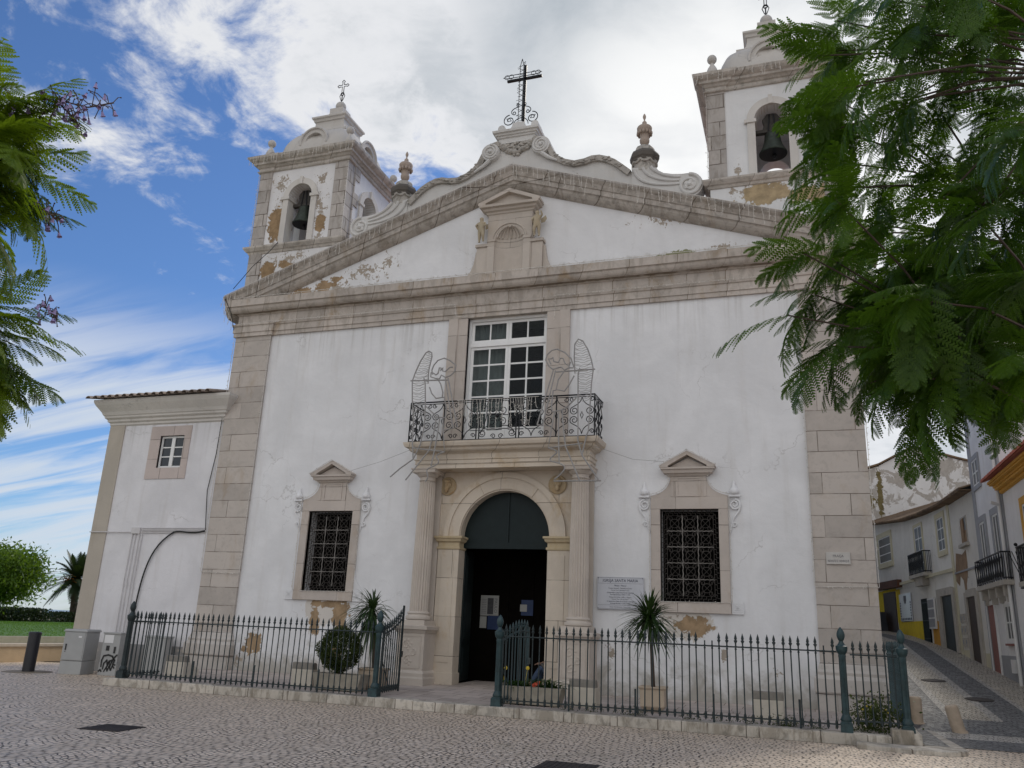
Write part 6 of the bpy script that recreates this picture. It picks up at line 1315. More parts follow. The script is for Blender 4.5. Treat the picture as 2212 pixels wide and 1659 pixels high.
def ob(g, ya, yb, n0, n1, z0, z1, z0b=None, z1b=None): g.obox(wallat(min(ya, yb)), wallat(max(ya, yb)), n0, n1, z0, z1, z0b, z1b)
def hwin(par, ya, yb, z0, z1, cols, rows, fm=None, fw=.16, frame=white_paint, name='window', sill=False, shut=None):
    ya, yb = min(ya, yb), max(ya, yb); g = MB()
    if fm is not None:
        ob(g, ya-fw, ya, -.05, .05, z0-fw, z1+fw); ob(g, yb, yb+fw, -.05, .05, z0-fw, z1+fw); ob(g, ya, yb, -.05, .05, z1, z1+fw); ob(g, ya, yb, -.05, .07 if sill else .05, z0-fw, z0)
    else: ob(g, ya, yb, -.02, .02, z0-.02, z0)
    w = g.build(name, fm or frame, par); g = MB(); b_ = .055
    ob(g, ya, ya+b_, -.02, .03, z0, z1); ob(g, yb-b_, yb, -.02, .03, z0, z1); ob(g, ya+b_, yb-b_, -.02, .03, z0, z0+b_); ob(g, ya+b_, yb-b_, -.02, .03, z1-b_, z1)
    for i in range(1, cols): y = ya+(yb-ya)*i/cols; ob(g, y-.03, y+.03, -.02, .028, z0+b_, z1-b_)
    for j in range(1, rows): z = z0+(z1-z0)*j/rows; ob(g, ya+b_, yb-b_, -.02, .026, z-.022, z+.022)
    g.build('window_frame', frame, w); g = MB(); ob(g, ya+.02, yb-.02, -.03, .012, z0+.02, z1-.02); g.build('window_pane', pane_street, w); return w
def housebody(name, label, y0, y1, z0, tops, mat, depth=7):
    t = thing(name, label, 'house', (0, 0, 0)); g = MB(); ys_ = sorted(set([y0, y1]+[p[1] for p in PLN if y0 < p[1] < y1])); zt_ = lambda y: np.interp(y, [a for a, _ in tops], [b_ for _, b_ in tops])
    for a, b_ in zip(ys_, ys_[1:]):
        pa, pb_ = wallat(a), wallat(b_); g.face((pa[0], a, z0), (pb_[0], b_, z0), (pb_[0], b_, zt_(b_)), (pa[0], a, zt_(a)))
    pa, pb_ = wallat(y0), wallat(y1); g.face((pa[0], y0, z0), (pa[0]+depth, y0, z0), (pa[0]+depth, y0, zt_(y0)), (pa[0], y0, zt_(y0))); g.face((pb_[0], y1, z0), (pb_[0]+depth, y1, z0), (pb_[0]+depth, y1, zt_(y1)), (pb_[0], y1, zt_(y1)))
    g.face((pa[0]+depth, y0, z0), (pb_[0]+depth, y1, z0), (pb_[0]+depth, y1, zt_(y1)), (pa[0]+depth, y0, zt_(y0))); g.build('wall', mat, t); return t, zt_
def tileroof(t, y0, y1, zt_, mat, out=.35, rise=1.4, dep=4.2, nm='roof', pitch=.22):
    g = MB(); n = int((y1-y0)/pitch)
    for k in range(n):
        y = y0+(k+.5)*pitch; x = wallat(min(max(y, y0), y1))[0]; z = float(zt_(y)); 
        A = [(x-out, z+.02), (x+dep*.5, z+.02+rise*(dep*.5+out)/(dep+out)), (x+dep, z+rise)]
        vs = [(xx, y+.105*math.cos(PI*i/5), zz_+.07*math.sin(PI*i/5)) for xx, zz_ in A for i in range(6)]
        g.idx(vs, [(j*6+i, j*6+i+1, (j+1)*6+i+1, (j+1)*6+i) for j in range(2) for i in range(5)]+[tuple(range(6))])
        g.box(x-out, x+dep*.0+.05, y-pitch/2, y+pitch/2, z-.02, z+.01)
        g.face((x-out, y-pitch/2, z+.015), (x-out, y+pitch/2, z+.015), (x+dep, y+pitch/2, z+rise), (x+dep, y-pitch/2, z+rise))
    return g.build(nm, mat, t)
hA, zA = housebody('town_house', 'old curved white house with yellow base and iron balcony at the bend of the street', 15.8, 36, .5, [(15.8, 7.05), (20, 7.2), (23.5, 7.4), (29.5, 8.0), (36, 8.6)], old_l)
tileroof(hA, 15.8, 35.5, zA, old_tile)
hwin(hA, 26.55, 28.9, 5.80, 7.1, 2, 3, cream_f, .25, sill=True); hwin(hA, 20.6, 21.9, 4.7, 6.85, 2, 4, cream_f, .12, name='balcony_door'); hwin(hA, 16.85, 18.0, 5.40, 6.72, 2, 3, cream_f, .2, sill=True)
g = MB(); ob(g, 19.5, 22.2, .0, .36, 4.58, 4.72); ob(g, 20.2, 21.5, .0, .28, 4.22, 4.58); hb = g.build('balcony', stn, hA)
g = MB(); a, b_ = wallat(19.55), wallat(22.15); dd = Vector((b_[0]-a[0], b_[1]-a[1])).normalized(); nn = Vector((-dd.y, dd.x))
def bp(u, o, z): p = Vector(a)+(Vector(b_)-Vector(a))*u+nn*o; return (p.x, p.y, z)
g.tube([bp(0, 0, 5.62), bp(0, .33, 5.62), bp(1, .33, 5.62), bp(1, 0, 5.62)], .025, 5); g.tube([bp(0, 0, 4.78), bp(0, .33, 4.78), bp(1, .33, 4.78), bp(1, 0, 4.78)], .02, 5)
for k in range(22):
    u = k/21; g.tube([bp(u, .33, 4.72), bp(u, .33, 5.62)], .014, 4)
    if k < 21: g.tube([bp(u, .33, 4.8), bp(u+.024, .33, 5.1), bp(u, .33, 5.4), bp(u+.03, .33, 5.6)], .012, 4)
for k in range(5): g.tube([bp(0, .33*k/5, 4.72), bp(0, .33*k/5, 5.62)], .014, 4); g.tube([bp(1, .33*k/5, 4.72), bp(1, .33*k/5, 5.62)], .014, 4)
g.build('balcony_railing', iron_black, hb)
g = MB(); ob(g, 15.8, 16.15, -.02, .03, 1.2, 7.05); ob(g, 15.8, 28, -.01, .05, 4.50, 4.62); g.build('trim', cream_f, hA)
g = MB(); ob(g, 21.9, 26.3, -.01, .02, 1.4, 2.78); ob(g, 28.9, 30.4, -.01, .02, 1.7, 4.40); ob(g, 26.3, 28.9, -.01, .02, 4.30, 4.42); ob(g, 25.6, 26.4, -.01, .018, 2.78, 4.35); g.build('painted_base', yellow, hA); g = MB(); ob(g, 19.0, 20.3, -.01, .02, 1.3, 2.72); g.build('painted_base', orange, hA)
g = MB(); ob(g, 26.5, 28.8, -.02, .035, 2.1, 4.28); g.build('door', brown_w, hA); g = MB(); ob(g, 25.1, 29.6, -.02, .22, 4.42, 4.78, 4.48, 4.84); g.build('door_beam', beam_m, hA)
g = MB(); ob(g, 20.65, 21.7, -.02, .04, 1.80, 3.70); gd = g.build('door', dark_void, hA); g = MB()
for k in range(8): y = 20.7+k*.135; ob(g, y, y+.03, .04, .07, 1.82, 3.7)
for z in (2.0, 2.75, 3.5): ob(g, 20.65, 21.7, .045, .065, z, z+.05)
g.build('door_grille', iron_grey, gd)
g = MB(); ob(g, 19.45, 20.55, .03, .09, 2.42, 3.68); sh_ = g.build('shutter', white_paint, hA); g = MB()
for i in range(3):
    for j in range(3): ob(g, 19.52+i*.345, 19.80+i*.345, .09, .105, 2.5+j*.39, 2.82+j*.39)
g.build('louvre', grey_t, sh_)
g = MB(); ob(g, 16.1, 16.5, -.02, .10, 1.5, 3.9); ob(g, 18.35, 18.9, -.02, .10, 1.5, 3.95); ob(g, 16.5, 18.35, -.02, .10, 3.66, 3.95); df = g.build('door_surround', stn, hA); g = MB(); ob(g, 16.5, 18.35, -.02, .02, 1.5, 3.66); dd_ = g.build('door', iron_grey, df); 
o = text('house_number', '8', ink, .20, (wallat(17.3)[0]-.125, 17.4, 3.73), rot=(PI/2, 0, -PI/2), parent=df)
g = MB(); ob(g, 23.5, 25.65, .02, .06, 2.82, 4.08); t_ = g.build('tile_sign', acryl, None); tag(t_, 'white tiled sign with a crest and border of small dark tiles, above the yellow base', 'sign')
g = MB()
for k in range(7): ob(g, 23.6+k*.29, 23.76+k*.29, .06, .068, 2.86, 2.96)
for k in range(6): ob(g, 23.56, 23.72, .06, .068, 3.02+k*.12, 3.09+k*.12); ob(g, 25.42, 25.58, .06, .068, 3.02+k*.12, 3.09+k*.12)
g.build('border_tiles', ink, t_); g = MB(); ob(g, 24.35, 24.8, .06, .068, 3.72, 3.98); ob(g, 24.45, 24.7, .06, .07, 3.62, 3.72); g.build('crest', inkg, t_)
x_, y_ = wallat(28.6); t = thing('chalkboard', 'small dark folding board leaning beside the brown shop door', 'board', (x_-.35, y_-.2, zst(28.4)), .5); g = MB()
for s in (-1, 1): g.idx([(-.3, s*.22-.015, 0), (.3, s*.22-.015, 0), (.3, -.0, .95), (-.3, 0, .95), (-.3, s*.22+.015, 0), (.3, s*.22+.015, 0), (.3, .03, .95), (-.3, .03, .95)], [(0, 1, 2, 3), (7, 6, 5, 4), (0, 4, 5, 1), (1, 5, 6, 2), (2, 6, 7, 3), (3, 7, 4, 0)])
g.build('panel', plain('blackboard', (.05, .055, .065), .6, .2, 5, 0, 0), t)
hB, zB = housebody('town_house', 'narrow decayed white house with a broken window and a brown bare patch', 11.3, 15.8, .3, [(11.3, 6.85), (15.8, 7.0)], old_r)
tileroof(hB, 11.3, 15.75, zB, old_tile, out=.42)
w = hwin(hB, 12.85, 13.85, 5.25, 6.2, 1, 1, None, frame=stn); g = MB(); ob(g, 13.3, 13.8, .012, .04, 5.3, 6.15, 5.3, 6.1); ob(g, 12.9, 13.2, .012, .03, 5.3, 5.7); g.build('broken_board', patch_b, w); g = MB(); ob(g, 12.7, 14.0, -.02, .14, 5.14, 5.25); g.build('sill', stn, w)
g = MB()
pl_ = [(13.5, 5.05), (14.2, 4.95), (15.3, 5.1), (15.6, 4.6), (15.75, 4.1), (15.2, 3.9), (14.9, 4.25), (14.4, 4.05), (14.15, 3.2), (13.95, 3.9), (13.6, 4.2), (13.45, 4.6)]
g.idx([(wallat(y)[0]-.012, y, z) for y, z in pl_]+[(wallat(y)[0]+.02, y, z) for y, z in pl_], [tuple(range(12))]+[(i, (i+1) % 12, 12+(i+1) % 12, 12+i) for i in range(12)]); g.build('bare_patch', patch_b, hB)
g = MB(); ob(g, 14.05, 14.4, -.02, .07, 1.2, 3.6); ob(g, 12.2, 12.6, -.02, .07, 1.0, 3.6); ob(g, 12.6, 14.05, -.02, .07, 3.42, 3.68); df = g.build('door_surround', stn, hB); g = MB(); ob(g, 12.6, 14.05, -.02, .015, 1.0, 3.42); g.build('door', brown_w, df)
g = MB(); ob(g, 11.3, 12.1, -.01, .02, .6, 1.55); ob(g, 14.4, 15.7, -.01, .02, 1.0, 1.62); g.build('painted_base', cream_f, hB)
for k in range(6): 
    g = MB(); y = 14.7+.55*(k % 2); ob(g, y, y+.36, .0, .05, 1.75+.42*(k//2), 2.05+.42*(k//2)); bx = g.build('meter_box', stn, hB); g = MB(); ob(g, y+.08, y+.28, .05, .055, 1.83+.42*(k//2), 1.97+.42*(k//2)); g.build('meter_window', grey_t, bx)
g = MB(); ob(g, 11.3, 15.8, .0, .04, 4.30, 4.36, 4.36, 4.42); g.build('wall_cable', grey_t, hB)
hC, zC = housebody('town_house', 'tall clean white house with grey window surrounds and an ornate black balcony', 7.35, 11.3, .2, [(7.35, 10.2), (11.3, 10.2)], mid_p)
g = MB(); ob(g, 10.95, 11.32, -.02, .04, .4, 10.1); ob(g, 7.33, 7.7, -.02, .04, .4, 10.1); ob(g, 7.7, 9.85, -.01, .03, .3, 1.52); g.build('grey_trim', grey_t, hC)
g = MB(); g.prism([(12.6, 10.2), (20.5, 10.2), (16.5, 11.6)], 7.2, 11.4); g.build('roof', red_tile, hC)
for a_, b2 in ((7.95, 9.0), (9.85, 10.9)):
    w = hwin(hC, a_+.14, b2-.14, 3.70, 5.62, 2, 1, grey_t, .2, name='balcony_door')
hwin(hC, 9.95, 10.9, 6.85, 7.7, 2, 2, grey_t, .14, name='attic_window'); hwin(hC, 7.9, 8.7, 1.95, 2.95, 2, 2, white_paint, .10, name='lower_window'); g = MB(); ob(g, 7.8, 8.85, -.02, .09, 1.80, 1.86); g.build('sill', red_d, hC)
g = MB(); ob(g, 9.92, 10.0, -.02, .06, .8, 3.1); ob(g, 11.0, 11.12, -.02, .06, .8, 3.1); ob(g, 10.0, 11.0, -.02, .06, 3.02, 3.14); df = g.build('door_surround', white_paint, hC); g = MB(); ob(g, 10.0, 11.0, -.02, .025, .8, 3.02); g.build('door', red_d, df)
g = MB(); ob(g, 7.2, 11.0, .0, .28, 3.46, 3.60)
for y in (7.6, 8.6, 9.6, 10.6): ob(g, y-.09, y+.09, .0, .22, 3.16, 3.46); ob(g, y-.09, y+.09, .0, .14, 3.0, 3.16)
hb = g.build('balcony', stn, hC); g = MB(); a, b_ = wallat(7.25), wallat(10.95); nn = Vector((-1, -.01))
g.tube([bp(0, 0, 4.38), bp(0, .25, 4.38), bp(1, .25, 4.38), bp(1, 0, 4.38)], .026, 5); g.tube([bp(0, 0, 3.66), bp(0, .25, 3.66), bp(1, .25, 3.66), bp(1, 0, 3.66)], .02, 5)
for k in range(13):
    u = k/12; g.tube([bp(u, .25, 3.6), bp(u, .25, 4.38)], .014, 4)
    if k < 12: 
        for s in (0, 1): g.tube([bp(u+.04, .25, 3.68), bp(u+.04+(.045 if s else -.04), .25, 3.95), bp(u+.04+(.07 if s else -.07), .25, 4.2), bp(u+.04+(.04 if s else -.04), .25, 4.32), bp(u+.04+(.02 if s else -.02), .25, 4.2)], .016, 4)
for k in range(4): g.tube([bp(0, .25*k/4, 3.6), bp(0, .25*k/4, 4.38)], .014, 4)
g.build('balcony_railing', iron_black, hb)
g = MB(); a = wallat(7.45); g.tube([(a[0]-.10, 7.45, 8.6), (a[0]-.10, 7.45, .6)], .05, 8); g.tube([(a[0]-.10, 7.45, 5.75), (a[0]-.35, 7.3, 5.80)], .05, 8); g.build('drainpipe', white_paint, hC)
g = MB(); ob(g, 8.05, 8.4, .03, .10, 1.05, 1.42); g.build('meter_box', white_paint, hC)
hD, zD = housebody('town_house', 'white house with ochre cornice and red tile roof at the right edge', -6, 7.3, -.2, [(-6, 6.25), (7.3, 6.25)], mid_p)
g = MB(); pr = [(0, 6.04), (.06, 6.06), (.09, 6.14), (.20, 6.20), (.24, 6.26), (.34, 6.30), (.38, 6.37)]
for (n0, z0), (n1, z1) in zip(pr, pr[1:]): ob(g, -6, 7.28, -.02, n1, z0, z1)
g.build('cornice', ochre, hD); zq = lambda y: 6.72; tileroof(hD, -5.9, 7.5, zq, red_tile, out=.5, rise=1.9, pitch=.24) if False else None
g = MB(); 
for k in range(56):
    y = -5.9+.24*k; A = [(12.48, 6.39), (17.5, 8.5)]
    g.idx([(xx, y+.115*math.cos(PI*i/6), zz_+.09*math.sin(PI*i/6)) for xx, zz_ in A for i in range(7)], [(i, i+1, 8+i, 7+i) for i in range(6)]+[tuple(range(7))]); g.face((12.50, y-.12, 6.38), (12.50, y+.12, 6.38), (17.5, y+.12, 8.48), (17.5, y-.12, 8.48))
g.build('roof', red_tile, hD)
hwin(hD, 4.1, 5.2, 3.7, 5.4, 2, 3, ochre, .2, name='balcony_door'); g = MB(); ob(g, 2.2, 5.45, .0, .28, 3.28, 3.40); hb = g.build('balcony', stn, hD); g = MB(); a, b_ = wallat(2.25), wallat(5.4)
g.tube([bp(0, 0, 4.30), bp(0, .25, 4.30), bp(1, .25, 4.30), bp(1, 0, 4.30)], .025, 5); g.tube([bp(0, 0, 3.25), bp(0, .25, 3.25), bp(1, .25, 3.25), bp(1, 0, 3.25)], .02, 5); g.ball(bp(1, .25, 4.38), .05, 8)
for k in range(26): g.tube([bp(k/25, .25, 3.4), bp(k/25, .25, 4.3)], .014, 4)
for k in range(5): g.tube([bp(1, .25*k/5, 3.4), bp(1, .25*k/5, 4.3)], .014, 4); g.tube([bp(1, .25*k/5, 3.5), bp(1, .46*(k+1)/5, 4.2)], .012, 4)
g.build('balcony_railing', iron_black, hb)
g = MB(); ob(g, -6, 7.28, -.01, .02, .0, 1.1); g.build('painted_base', grey_t, hD)
# tall stained gable behind the curved house
t = thing('gable_house', 'tall stained and flaking gable end rising behind the mossy roof of the curved house', 'house', (14, 31, 0)); g = MB(); g.prism([(-4.5, 0), (4.5, 0), (4.5, 11.2), (1.9, 11.9), (-.3, 12.55), (-2.2, 11.5), (-3.4, 11.1), (-4.5, 10.8)], 0, 9); 
for v in range(len(g.v)): g.v[v] = (g.v[v][0], g.v[v][1]+.14*g.v[v][0]*.9, g.v[v][2])
gw_ = g.build('wall', gab_p, t)
g = MB(); pr2 = [(4.7, 11.15), (1.9, 11.92), (-.3, 12.6), (-2.2, 11.54), (-3.4, 11.14), (-4.7, 10.82)]
for (xa, za), (xb, zb_) in zip(pr2, pr2[1:]): g.idx([(xa, -.12+.126*xa, za), (xb, -.12+.126*xb, zb_), (xb, -.12+.126*xb, zb_+.1), (xa, -.12+.126*xa, za+.1), (xa, 9+.126*xa, za), (xb, 9+.126*xb, zb_), (xb, 9+.126*xb, zb_+.1), (xa, 9+.126*xa, za+.1)], [(0, 1, 2, 3), (3, 2, 6, 7), (4, 5, 6, 7), (0, 1, 5, 4)])
g.build('roof_edge', old_tile, t); g = MB(); g.box(-1.0, -.38, -.2, .02, 10.75, 11.55); w = g.build('blocked_window', stn, t)
# ------------------------------------------------------------------ jacaranda trees close to the camera
def frond_template(npair, seed, droop=.5, np_l=11):
    """feathery leaf of unit length along +X; returns triangles (n,3,3)"""
    r_ = np.random.default_rng(seed); T = []
    def rach(u): return np.array([u-.12*droop*u*u*u, .05*math.sin(u*2+seed), -droop*.55*u*u])
    for i in range(npair+1):
        u = .10+.90*(i/npair); p = rach(u); tg = rach(min(1, u+.01))-rach(u-.01); tg /= np.linalg.norm(tg); sd_ = np.cross(tg, [0, 0, 1.0]); sd_ /= np.linalg.norm(sd_); un = np.cross(sd_, tg)
        L = .34*math.sin(PI*(.16+.80*(i/npair)))**.75
        for sg in ((-1, 1) if i < npair else (0,)):
            ang = .95-.45*(i/npair)+r_.uniform(-.09, .09); d = (tg*math.cos(ang)+sd_*sg*math.sin(ang)) if sg else tg; d = d-un*r_.uniform(.05, .28); d /= np.linalg.norm(d); l = L*r_.uniform(.88, 1.08)
            s2 = np.cross(d, un); s2 /= np.linalg.norm(s2); bend = r_.uniform(.05, .16)
            for k in range(np_l):
                v = (k+.6)/np_l; q = p+d*l*v-un*bend*l*v*v; wl = .036*math.sin(PI*(.22+.72*v))*(1.05)
                for s in (-1, 1):
                    tip = q+(s2*s*.9+d*.55)*wl*1.15-un*.006; h = l/np_l*.46
                    T.append([q-d*h, q+d*h, tip+d*h*.55, tip-d*h*.55])
            e_ = p+d*l-un*bend*l; T.append([p-s2*.004, p+s2*.004, e_+s2*.002, e_-s2*.002])
        if i: pp = rach(.10+.90*((i-1)/npair)); T.append([pp-sd_*.006, pp+sd_*.006, p+sd_*.005, p-sd_*.005])
    p0 = rach(.1); T.append([[0, -.006, 0], [0, .006, 0], list(p0+np.array([0, .005, 0])), list(p0-np.array([0, .005, 0]))])
    return np.array(T, dtype=np.float32)
TEMPL = [frond_template(11, s, dr, 9) for s, dr in ((1, .25), (2, .5), (3, .8), (4, 1.05), (5, .6), (6, .4))]
def place_fronds(items, scale_jit=.15):
    out = []
    for (p, d, L, roll_) in items:
        T = TEMPL[rng.integers(len(TEMPL))]; x = np.array(d, dtype=float); x /= np.linalg.norm(x); y = np.cross([0, 0, 1.0], x); ny = np.linalg.norm(y); y = y/ny if ny > 1e-3 else np.array([0, 1.0, 0]); z = np.cross(x, y)
        c, s = math.cos(roll_), math.sin(roll_); y2 = y*c+z*s; z2 = -y*s+z*c
        out.append((T.reshape(-1, 3)@np.stack([x, y2, z2])*L*rng.uniform(1-scale_jit, 1+scale_jit)+np.array(p)).astype(np.float32))
    return np.concatenate(out)
jac_m = leafmat('jacaranda_leaves', (.012, .038, .005), (.078, .158, .013), .42, .8, .42); jac_y = leafmat('sunlit_jacaranda_leaves', (.045, .095, .007), (.15, .225, .016), .5, 1.6, .45)  # jac_y is a lit copy, sunlight put into its leaf colour
def inpoly(x, y, P_):
    c = False; j = len(P_)-1
    for i in range(len(P_)):
        if (P_[i][1] > y) != (P_[j][1] > y) and x < (P_[j][0]-P_[i][0])*(y-P_[i][1])/(P_[j][1]-P_[i][1])+P_[i][0]: c = not c
        j = i
    return c
def jacaranda(base, fork, label, clusters, nf, limbs, L, leafm):
    t = thing('jacaranda_tree', label, 'tree', base); B = Vector(base); items = []; g = MB()
    F = Vector(fork)-B; g.tube([(0, 0, -.2), tuple(F*.4+Vector((.08, .05, 0))), tuple(F*.75), tuple(F)], [.26, .21, .19, .17], 10)
    ends = [Vector(c[0])-B for c in clusters]
    order = sorted(range(len(ends)), key=lambda i: (ends[i]-F).length)
    hub = []
    for k in range(limbs):
        e = ends[order[int((k+.5)*len(order)/limbs)]]; m_ = F.lerp(e, .5)+Vector((0, 0, .35)); hub.append((F.lerp(e, .86)+Vector((0, 0, .12)))); g.tube([tuple(F), tuple(F.lerp(e, .25)+Vector((0, 0, .25))), tuple(m_), tuple(hub[-1])], [.09, .055, .035, .018], 7)
    for i, e in enumerate(ends):
        h = min(hub, key=lambda q: (q-e).length); m_ = h.lerp(e, .55)+Vector((0, 0, .12)); g.tube([tuple(h), tuple(m_), tuple(e)], [.013, .010, .007], 5)
        ax, sp, n_, Ls = clusters[i][1:]
        A = Vector(ax).normalized()
        for k in range(n_):
            th = 2*PI*k/n_+rng.uniform(-.5, .5); o1 = A.orthogonal().normalized(); o2 = A.cross(o1); tilt = rng.uniform(.25, 1.25)*sp
            d = A*math.cos(tilt)+(o1*math.cos(th)+o2*math.sin(th))*math.sin(tilt); d.z -= .18; off = -A*rng.uniform(0, .22)
            items.append((tuple(e+off), tuple(d.normalized()), L*Ls*rng.uniform(.62, 1.2), rng.uniform(-.5, .5)))
    g.build('trunk', bark, t, smooth=True)
    V = place_fronds(items); quick('crown', V, 4, leafm, t); return t
RP = [(1700, 60), (1790, 10), (1850, -30), (2260, -60), (2260, 820), (2180, 850), (2120, 830), (2060, 880), (1990, 850), (1915, 800), (1885, 740), (1870, 700), (1790, 720), (1730, 660), (1800, 590), (1770, 520), (1740, 430), (1780, 400), (1740, 330), (1720, 250), (1760, 190)]
tips = [(1668, 692, 7.2, (-1, 0, -.25), 3, 1.15), (1730, 640, 7.4, (-1, 0, -.05), 5, 1.1), (1760, 770, 7.0, (-.9, 0, -.5), 5, 1.1), (1740, 120, 7.6, (-.9, 0, .25), 6, 1.0), (1800, 45, 7.8, (-.3, 0, 1), 7, 1.0), (1765, 200, 7.0, (-1, 0, -.1), 5, .8), (1790, 300, 7.3, (-.8, 0, -.4), 6, 1.0), (1785, 430, 7.2, (-.7, 0, -.5), 6, .9), (1765, 560, 7.6, (-1, 0, .0), 6, 1.1),
        (1700, 545, 7.5, (-1, 0, .0), 3, .9), (1850, 850, 7.2, (-.9, 0, -.45), 4, .8), (1930, 870, 7.4, (-.3, 0, -.9), 4, .8), (1985, 955, 6.6, (-.1, 0, -1), 5, .85), (2065, 915, 7.0, (.2, 0, -1), 5, .85), (2150, 870, 6.8, (.3, 0, -.8), 5, .9), (2050, 20, 7.5, (-.6, 0, .4), 5, 1.0), (2120, 60, 6.5, (-.7, 0, .2), 6, 1.0), (2190, 20, 6.8, (-.3, 0, .6), 6, 1.0), (2180, 300, 5.6, (-.9, 0, -.4), 6, 1.0), (2090, 470, 5.8, (-.9, 0, -.3), 6, 1.0)]
cl = []
for x, y, d, ax, n_, ls in tips:
    x += 32*max(0, -ax[0]) if x < 1850 else 20*max(0, -ax[0]); y -= 45*max(0, -ax[2]); cl.append((tuple(ray(x, y, d)), ax, .75, n_, ls))
random.seed(11); pts_ = []
while len(pts_) < 76:
    x, y = random.uniform(1690, 2260), random.uniform(-60, 970)
    if not inpoly(x-48*max(0, min(1, (2000-x)/150)), y+25, RP): continue
    hole_ = ((x-1950)/95)**2+((y-380)/110)**2 < 1 or ((x-2075)/75)**2+((y-520)/60)**2 < 1 or ((x-2010)/50)**2+((y-60)/60)**2 < 1 or ((x-1905)/30)**2+((y-690)/25)**2 < 1
    if hole_ and random.random() < .92: continue
    rmin = 66 if y < 560 else 42
    if any((x-a)**2+(y-b_)**2 < rmin**2*.62 for a, b_ in pts_): continue
    pts_.append((x, y))
for k in range(60):
    x, y = random.uniform(1880, 2260), random.uniform(560, 830)
    if inpoly(x, y, RP): cl.append((tuple(ray(x, y, random.uniform(7.5, 10.5))), (-random.uniform(.2, 1), random.uniform(-.6, .4), random.uniform(-.9, .1)), 1.0, 9, 1.05))
for k in range(6):
    x, y = random.uniform(1800, 2260), random.uniform(120, 560)
    if inpoly(x, y, RP): cl.append((tuple(ray(x, y, random.uniform(7.5, 9.5))), (-random.uniform(.4, 1), random.uniform(-.6, .4), random.uniform(-.6, .2)), 1.0, 7, 1.05))
for x, y in pts_:
    d = random.uniform(6.0, 9.2); dn = (y > 560)
    cl.append((tuple(ray(x, y, d)), (-random.uniform(.4, 1), random.uniform(-.4, .3), random.uniform(-.7, .25)), 1.0, random.randint(8, 11) if dn else random.randint(5, 8), random.uniform(.85, 1.15)))
jacaranda((15.2, -11.6, 0), (14.9, -11.7, 3.0), 'large dark feathery jacaranda hanging over the right side of the square', cl, 8, 26, .60, jac_m)
LP_ = [(10, 215, 6.6, (.5, 0, .7), 6, 1.0), (60, 235, 6.4, (.8, 0, .35), 6, 1.0), (105, 255, 6.5, (1, 0, .1), 5, 1.0), (20, 300, 6.0, (.8, 0, .1), 8, 1.0), (80, 310, 6.2, (1, 0, -.2), 7, 1.05), (115, 360, 6.4, (1, 0, -.4), 5, .95), (30, 380, 6.0, (.9, 0, -.2), 8, 1.0), (75, 430, 6.3, (.9, 0, -.4), 6, 1.0), (10, 460, 6.2, (.8, 0, -.4), 7, 1.0), (15, 500, 6.6, (.6, 0, -.7), 4, .75), (10, 655, 6.4, (.8, 0, .5), 6, .9), (60, 660, 6.6, (.8, 0, .45), 5, .9), (30, 720, 6.2, (.9, 0, -.1), 7, 1.0), (80, 730, 6.4, (1, 0, -.25), 5, 1.0), (20, 790, 6.3, (.8, 0, -.5), 7, 1.0), (60, 830, 6.5, (.8, 0, -.6), 5, .9), (0, 850, 6.4, (.5, 0, -.8), 5, .9), (-40, 300, 6.5, (.8, 0, 0), 8, 1), (-40, 420, 6.5, (.8, 0, -.2), 8, 1), (-40, 720, 6.5, (.8, 0, -.2), 8, 1), (-60, 820, 6.8, (.8, 0, -.2), 7, 1), (-30, 230, 6.7, (.5, 0, .6), 6, 1), (10, 340, 6.1, (.9, 0, .1), 7, 1), (20, 420, 6.3, (.9, 0, -.2), 7, 1), (55, 340, 6.4, (1, 0, -.1), 6, 1), (40, 690, 6.3, (.9, 0, .1), 6, 1), (30, 760, 6.5, (.9, 0, -.3), 6, 1), (10, 260, 6.4, (.8, 0, .4), 7, 1), (60, 270, 6.3, (.9, 0, .3), 6, .9)]
rdir = r2
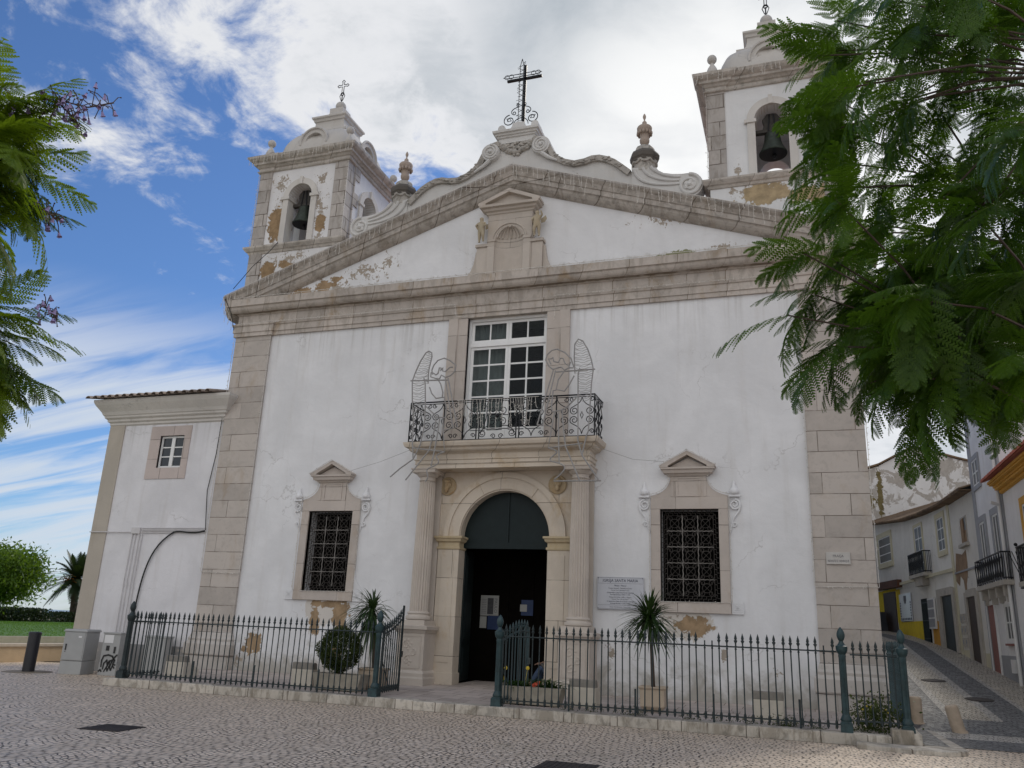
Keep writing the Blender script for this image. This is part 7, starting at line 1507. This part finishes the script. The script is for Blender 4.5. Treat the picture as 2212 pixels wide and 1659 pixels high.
cl = [(tuple(ray(x, y, d)), (rdir.x*ax[0], rdir.y*ax[0], ax[2]), .8, n_, ls) for x, y, d, ax, n_, ls in [(q[0]-60,)+q[1:] for q in LP_]]
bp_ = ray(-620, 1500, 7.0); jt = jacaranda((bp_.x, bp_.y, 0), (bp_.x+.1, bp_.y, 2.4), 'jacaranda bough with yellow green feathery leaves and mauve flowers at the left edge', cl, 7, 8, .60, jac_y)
mauve = plain('mauve_petals', (.36, .29, .52), .6, .25, 9, 0, 0); Bv = Vector(jt.location)
def panicle(path, n, spread):
    g = MB(); P_ = [ray(x, y, d)-Bv for x, y, d in path]; g.tube([tuple(p) for p in P_], [.010]+[.006]*(len(P_)-1), 5); heads = []
    for k in range(n):
        u = rng.random()*(len(P_)-1); i = int(u); p = P_[i].lerp(P_[min(i+1, len(P_)-1)], u-i); q = p+Vector(rng.normal(size=3))*spread; g.tube([tuple(p), tuple(p.lerp(q, .6)+Vector((0, 0, .02))), tuple(q)], .0035, 4); heads.append(q); g.ball(tuple(q), .008, 5)
    s = g.build('flower_stalk', bark, jt)
    for q in heads:
        if rng.random() < .5:
            f = MB(); d = Vector((rng.uniform(-.5, .5), rng.uniform(-.5, .5), -1)).normalized(); a = d.orthogonal().normalized(); b_ = d.cross(a); rings = []
            for k, (l, r_) in enumerate(((0, .004), (.012, .009), (.032, .013), (.042, .021))): rings.append([tuple(q+d*l+(a*math.cos(j*1.2566)+b_*math.sin(j*1.2566))*r_) for j in range(5)])
            f.idx([v for r_ in rings for v in r_], [(i*5+j, i*5+(j+1) % 5, (i+1)*5+(j+1) % 5, (i+1)*5+j) for i in range(3) for j in range(5)]); f.build('flower', mauve, s, smooth=True)
panicle([(95, 245, 6.4), (140, 220, 6.4), (190, 232, 6.4), (246, 222, 6.4)], 60, .065); panicle([(120, 215, 6.4), (150, 245, 6.4), (168, 268, 6.4)], 26, .05); panicle([(80, 445, 6.2), (108, 462, 6.2), (125, 478, 6.2)], 26, .05); panicle([(90, 660, 6.4), (112, 672, 6.4), (124, 690, 6.4)], 24, .045); panicle([(20, 225, 6.3), (40, 232, 6.3)], 12, .04)
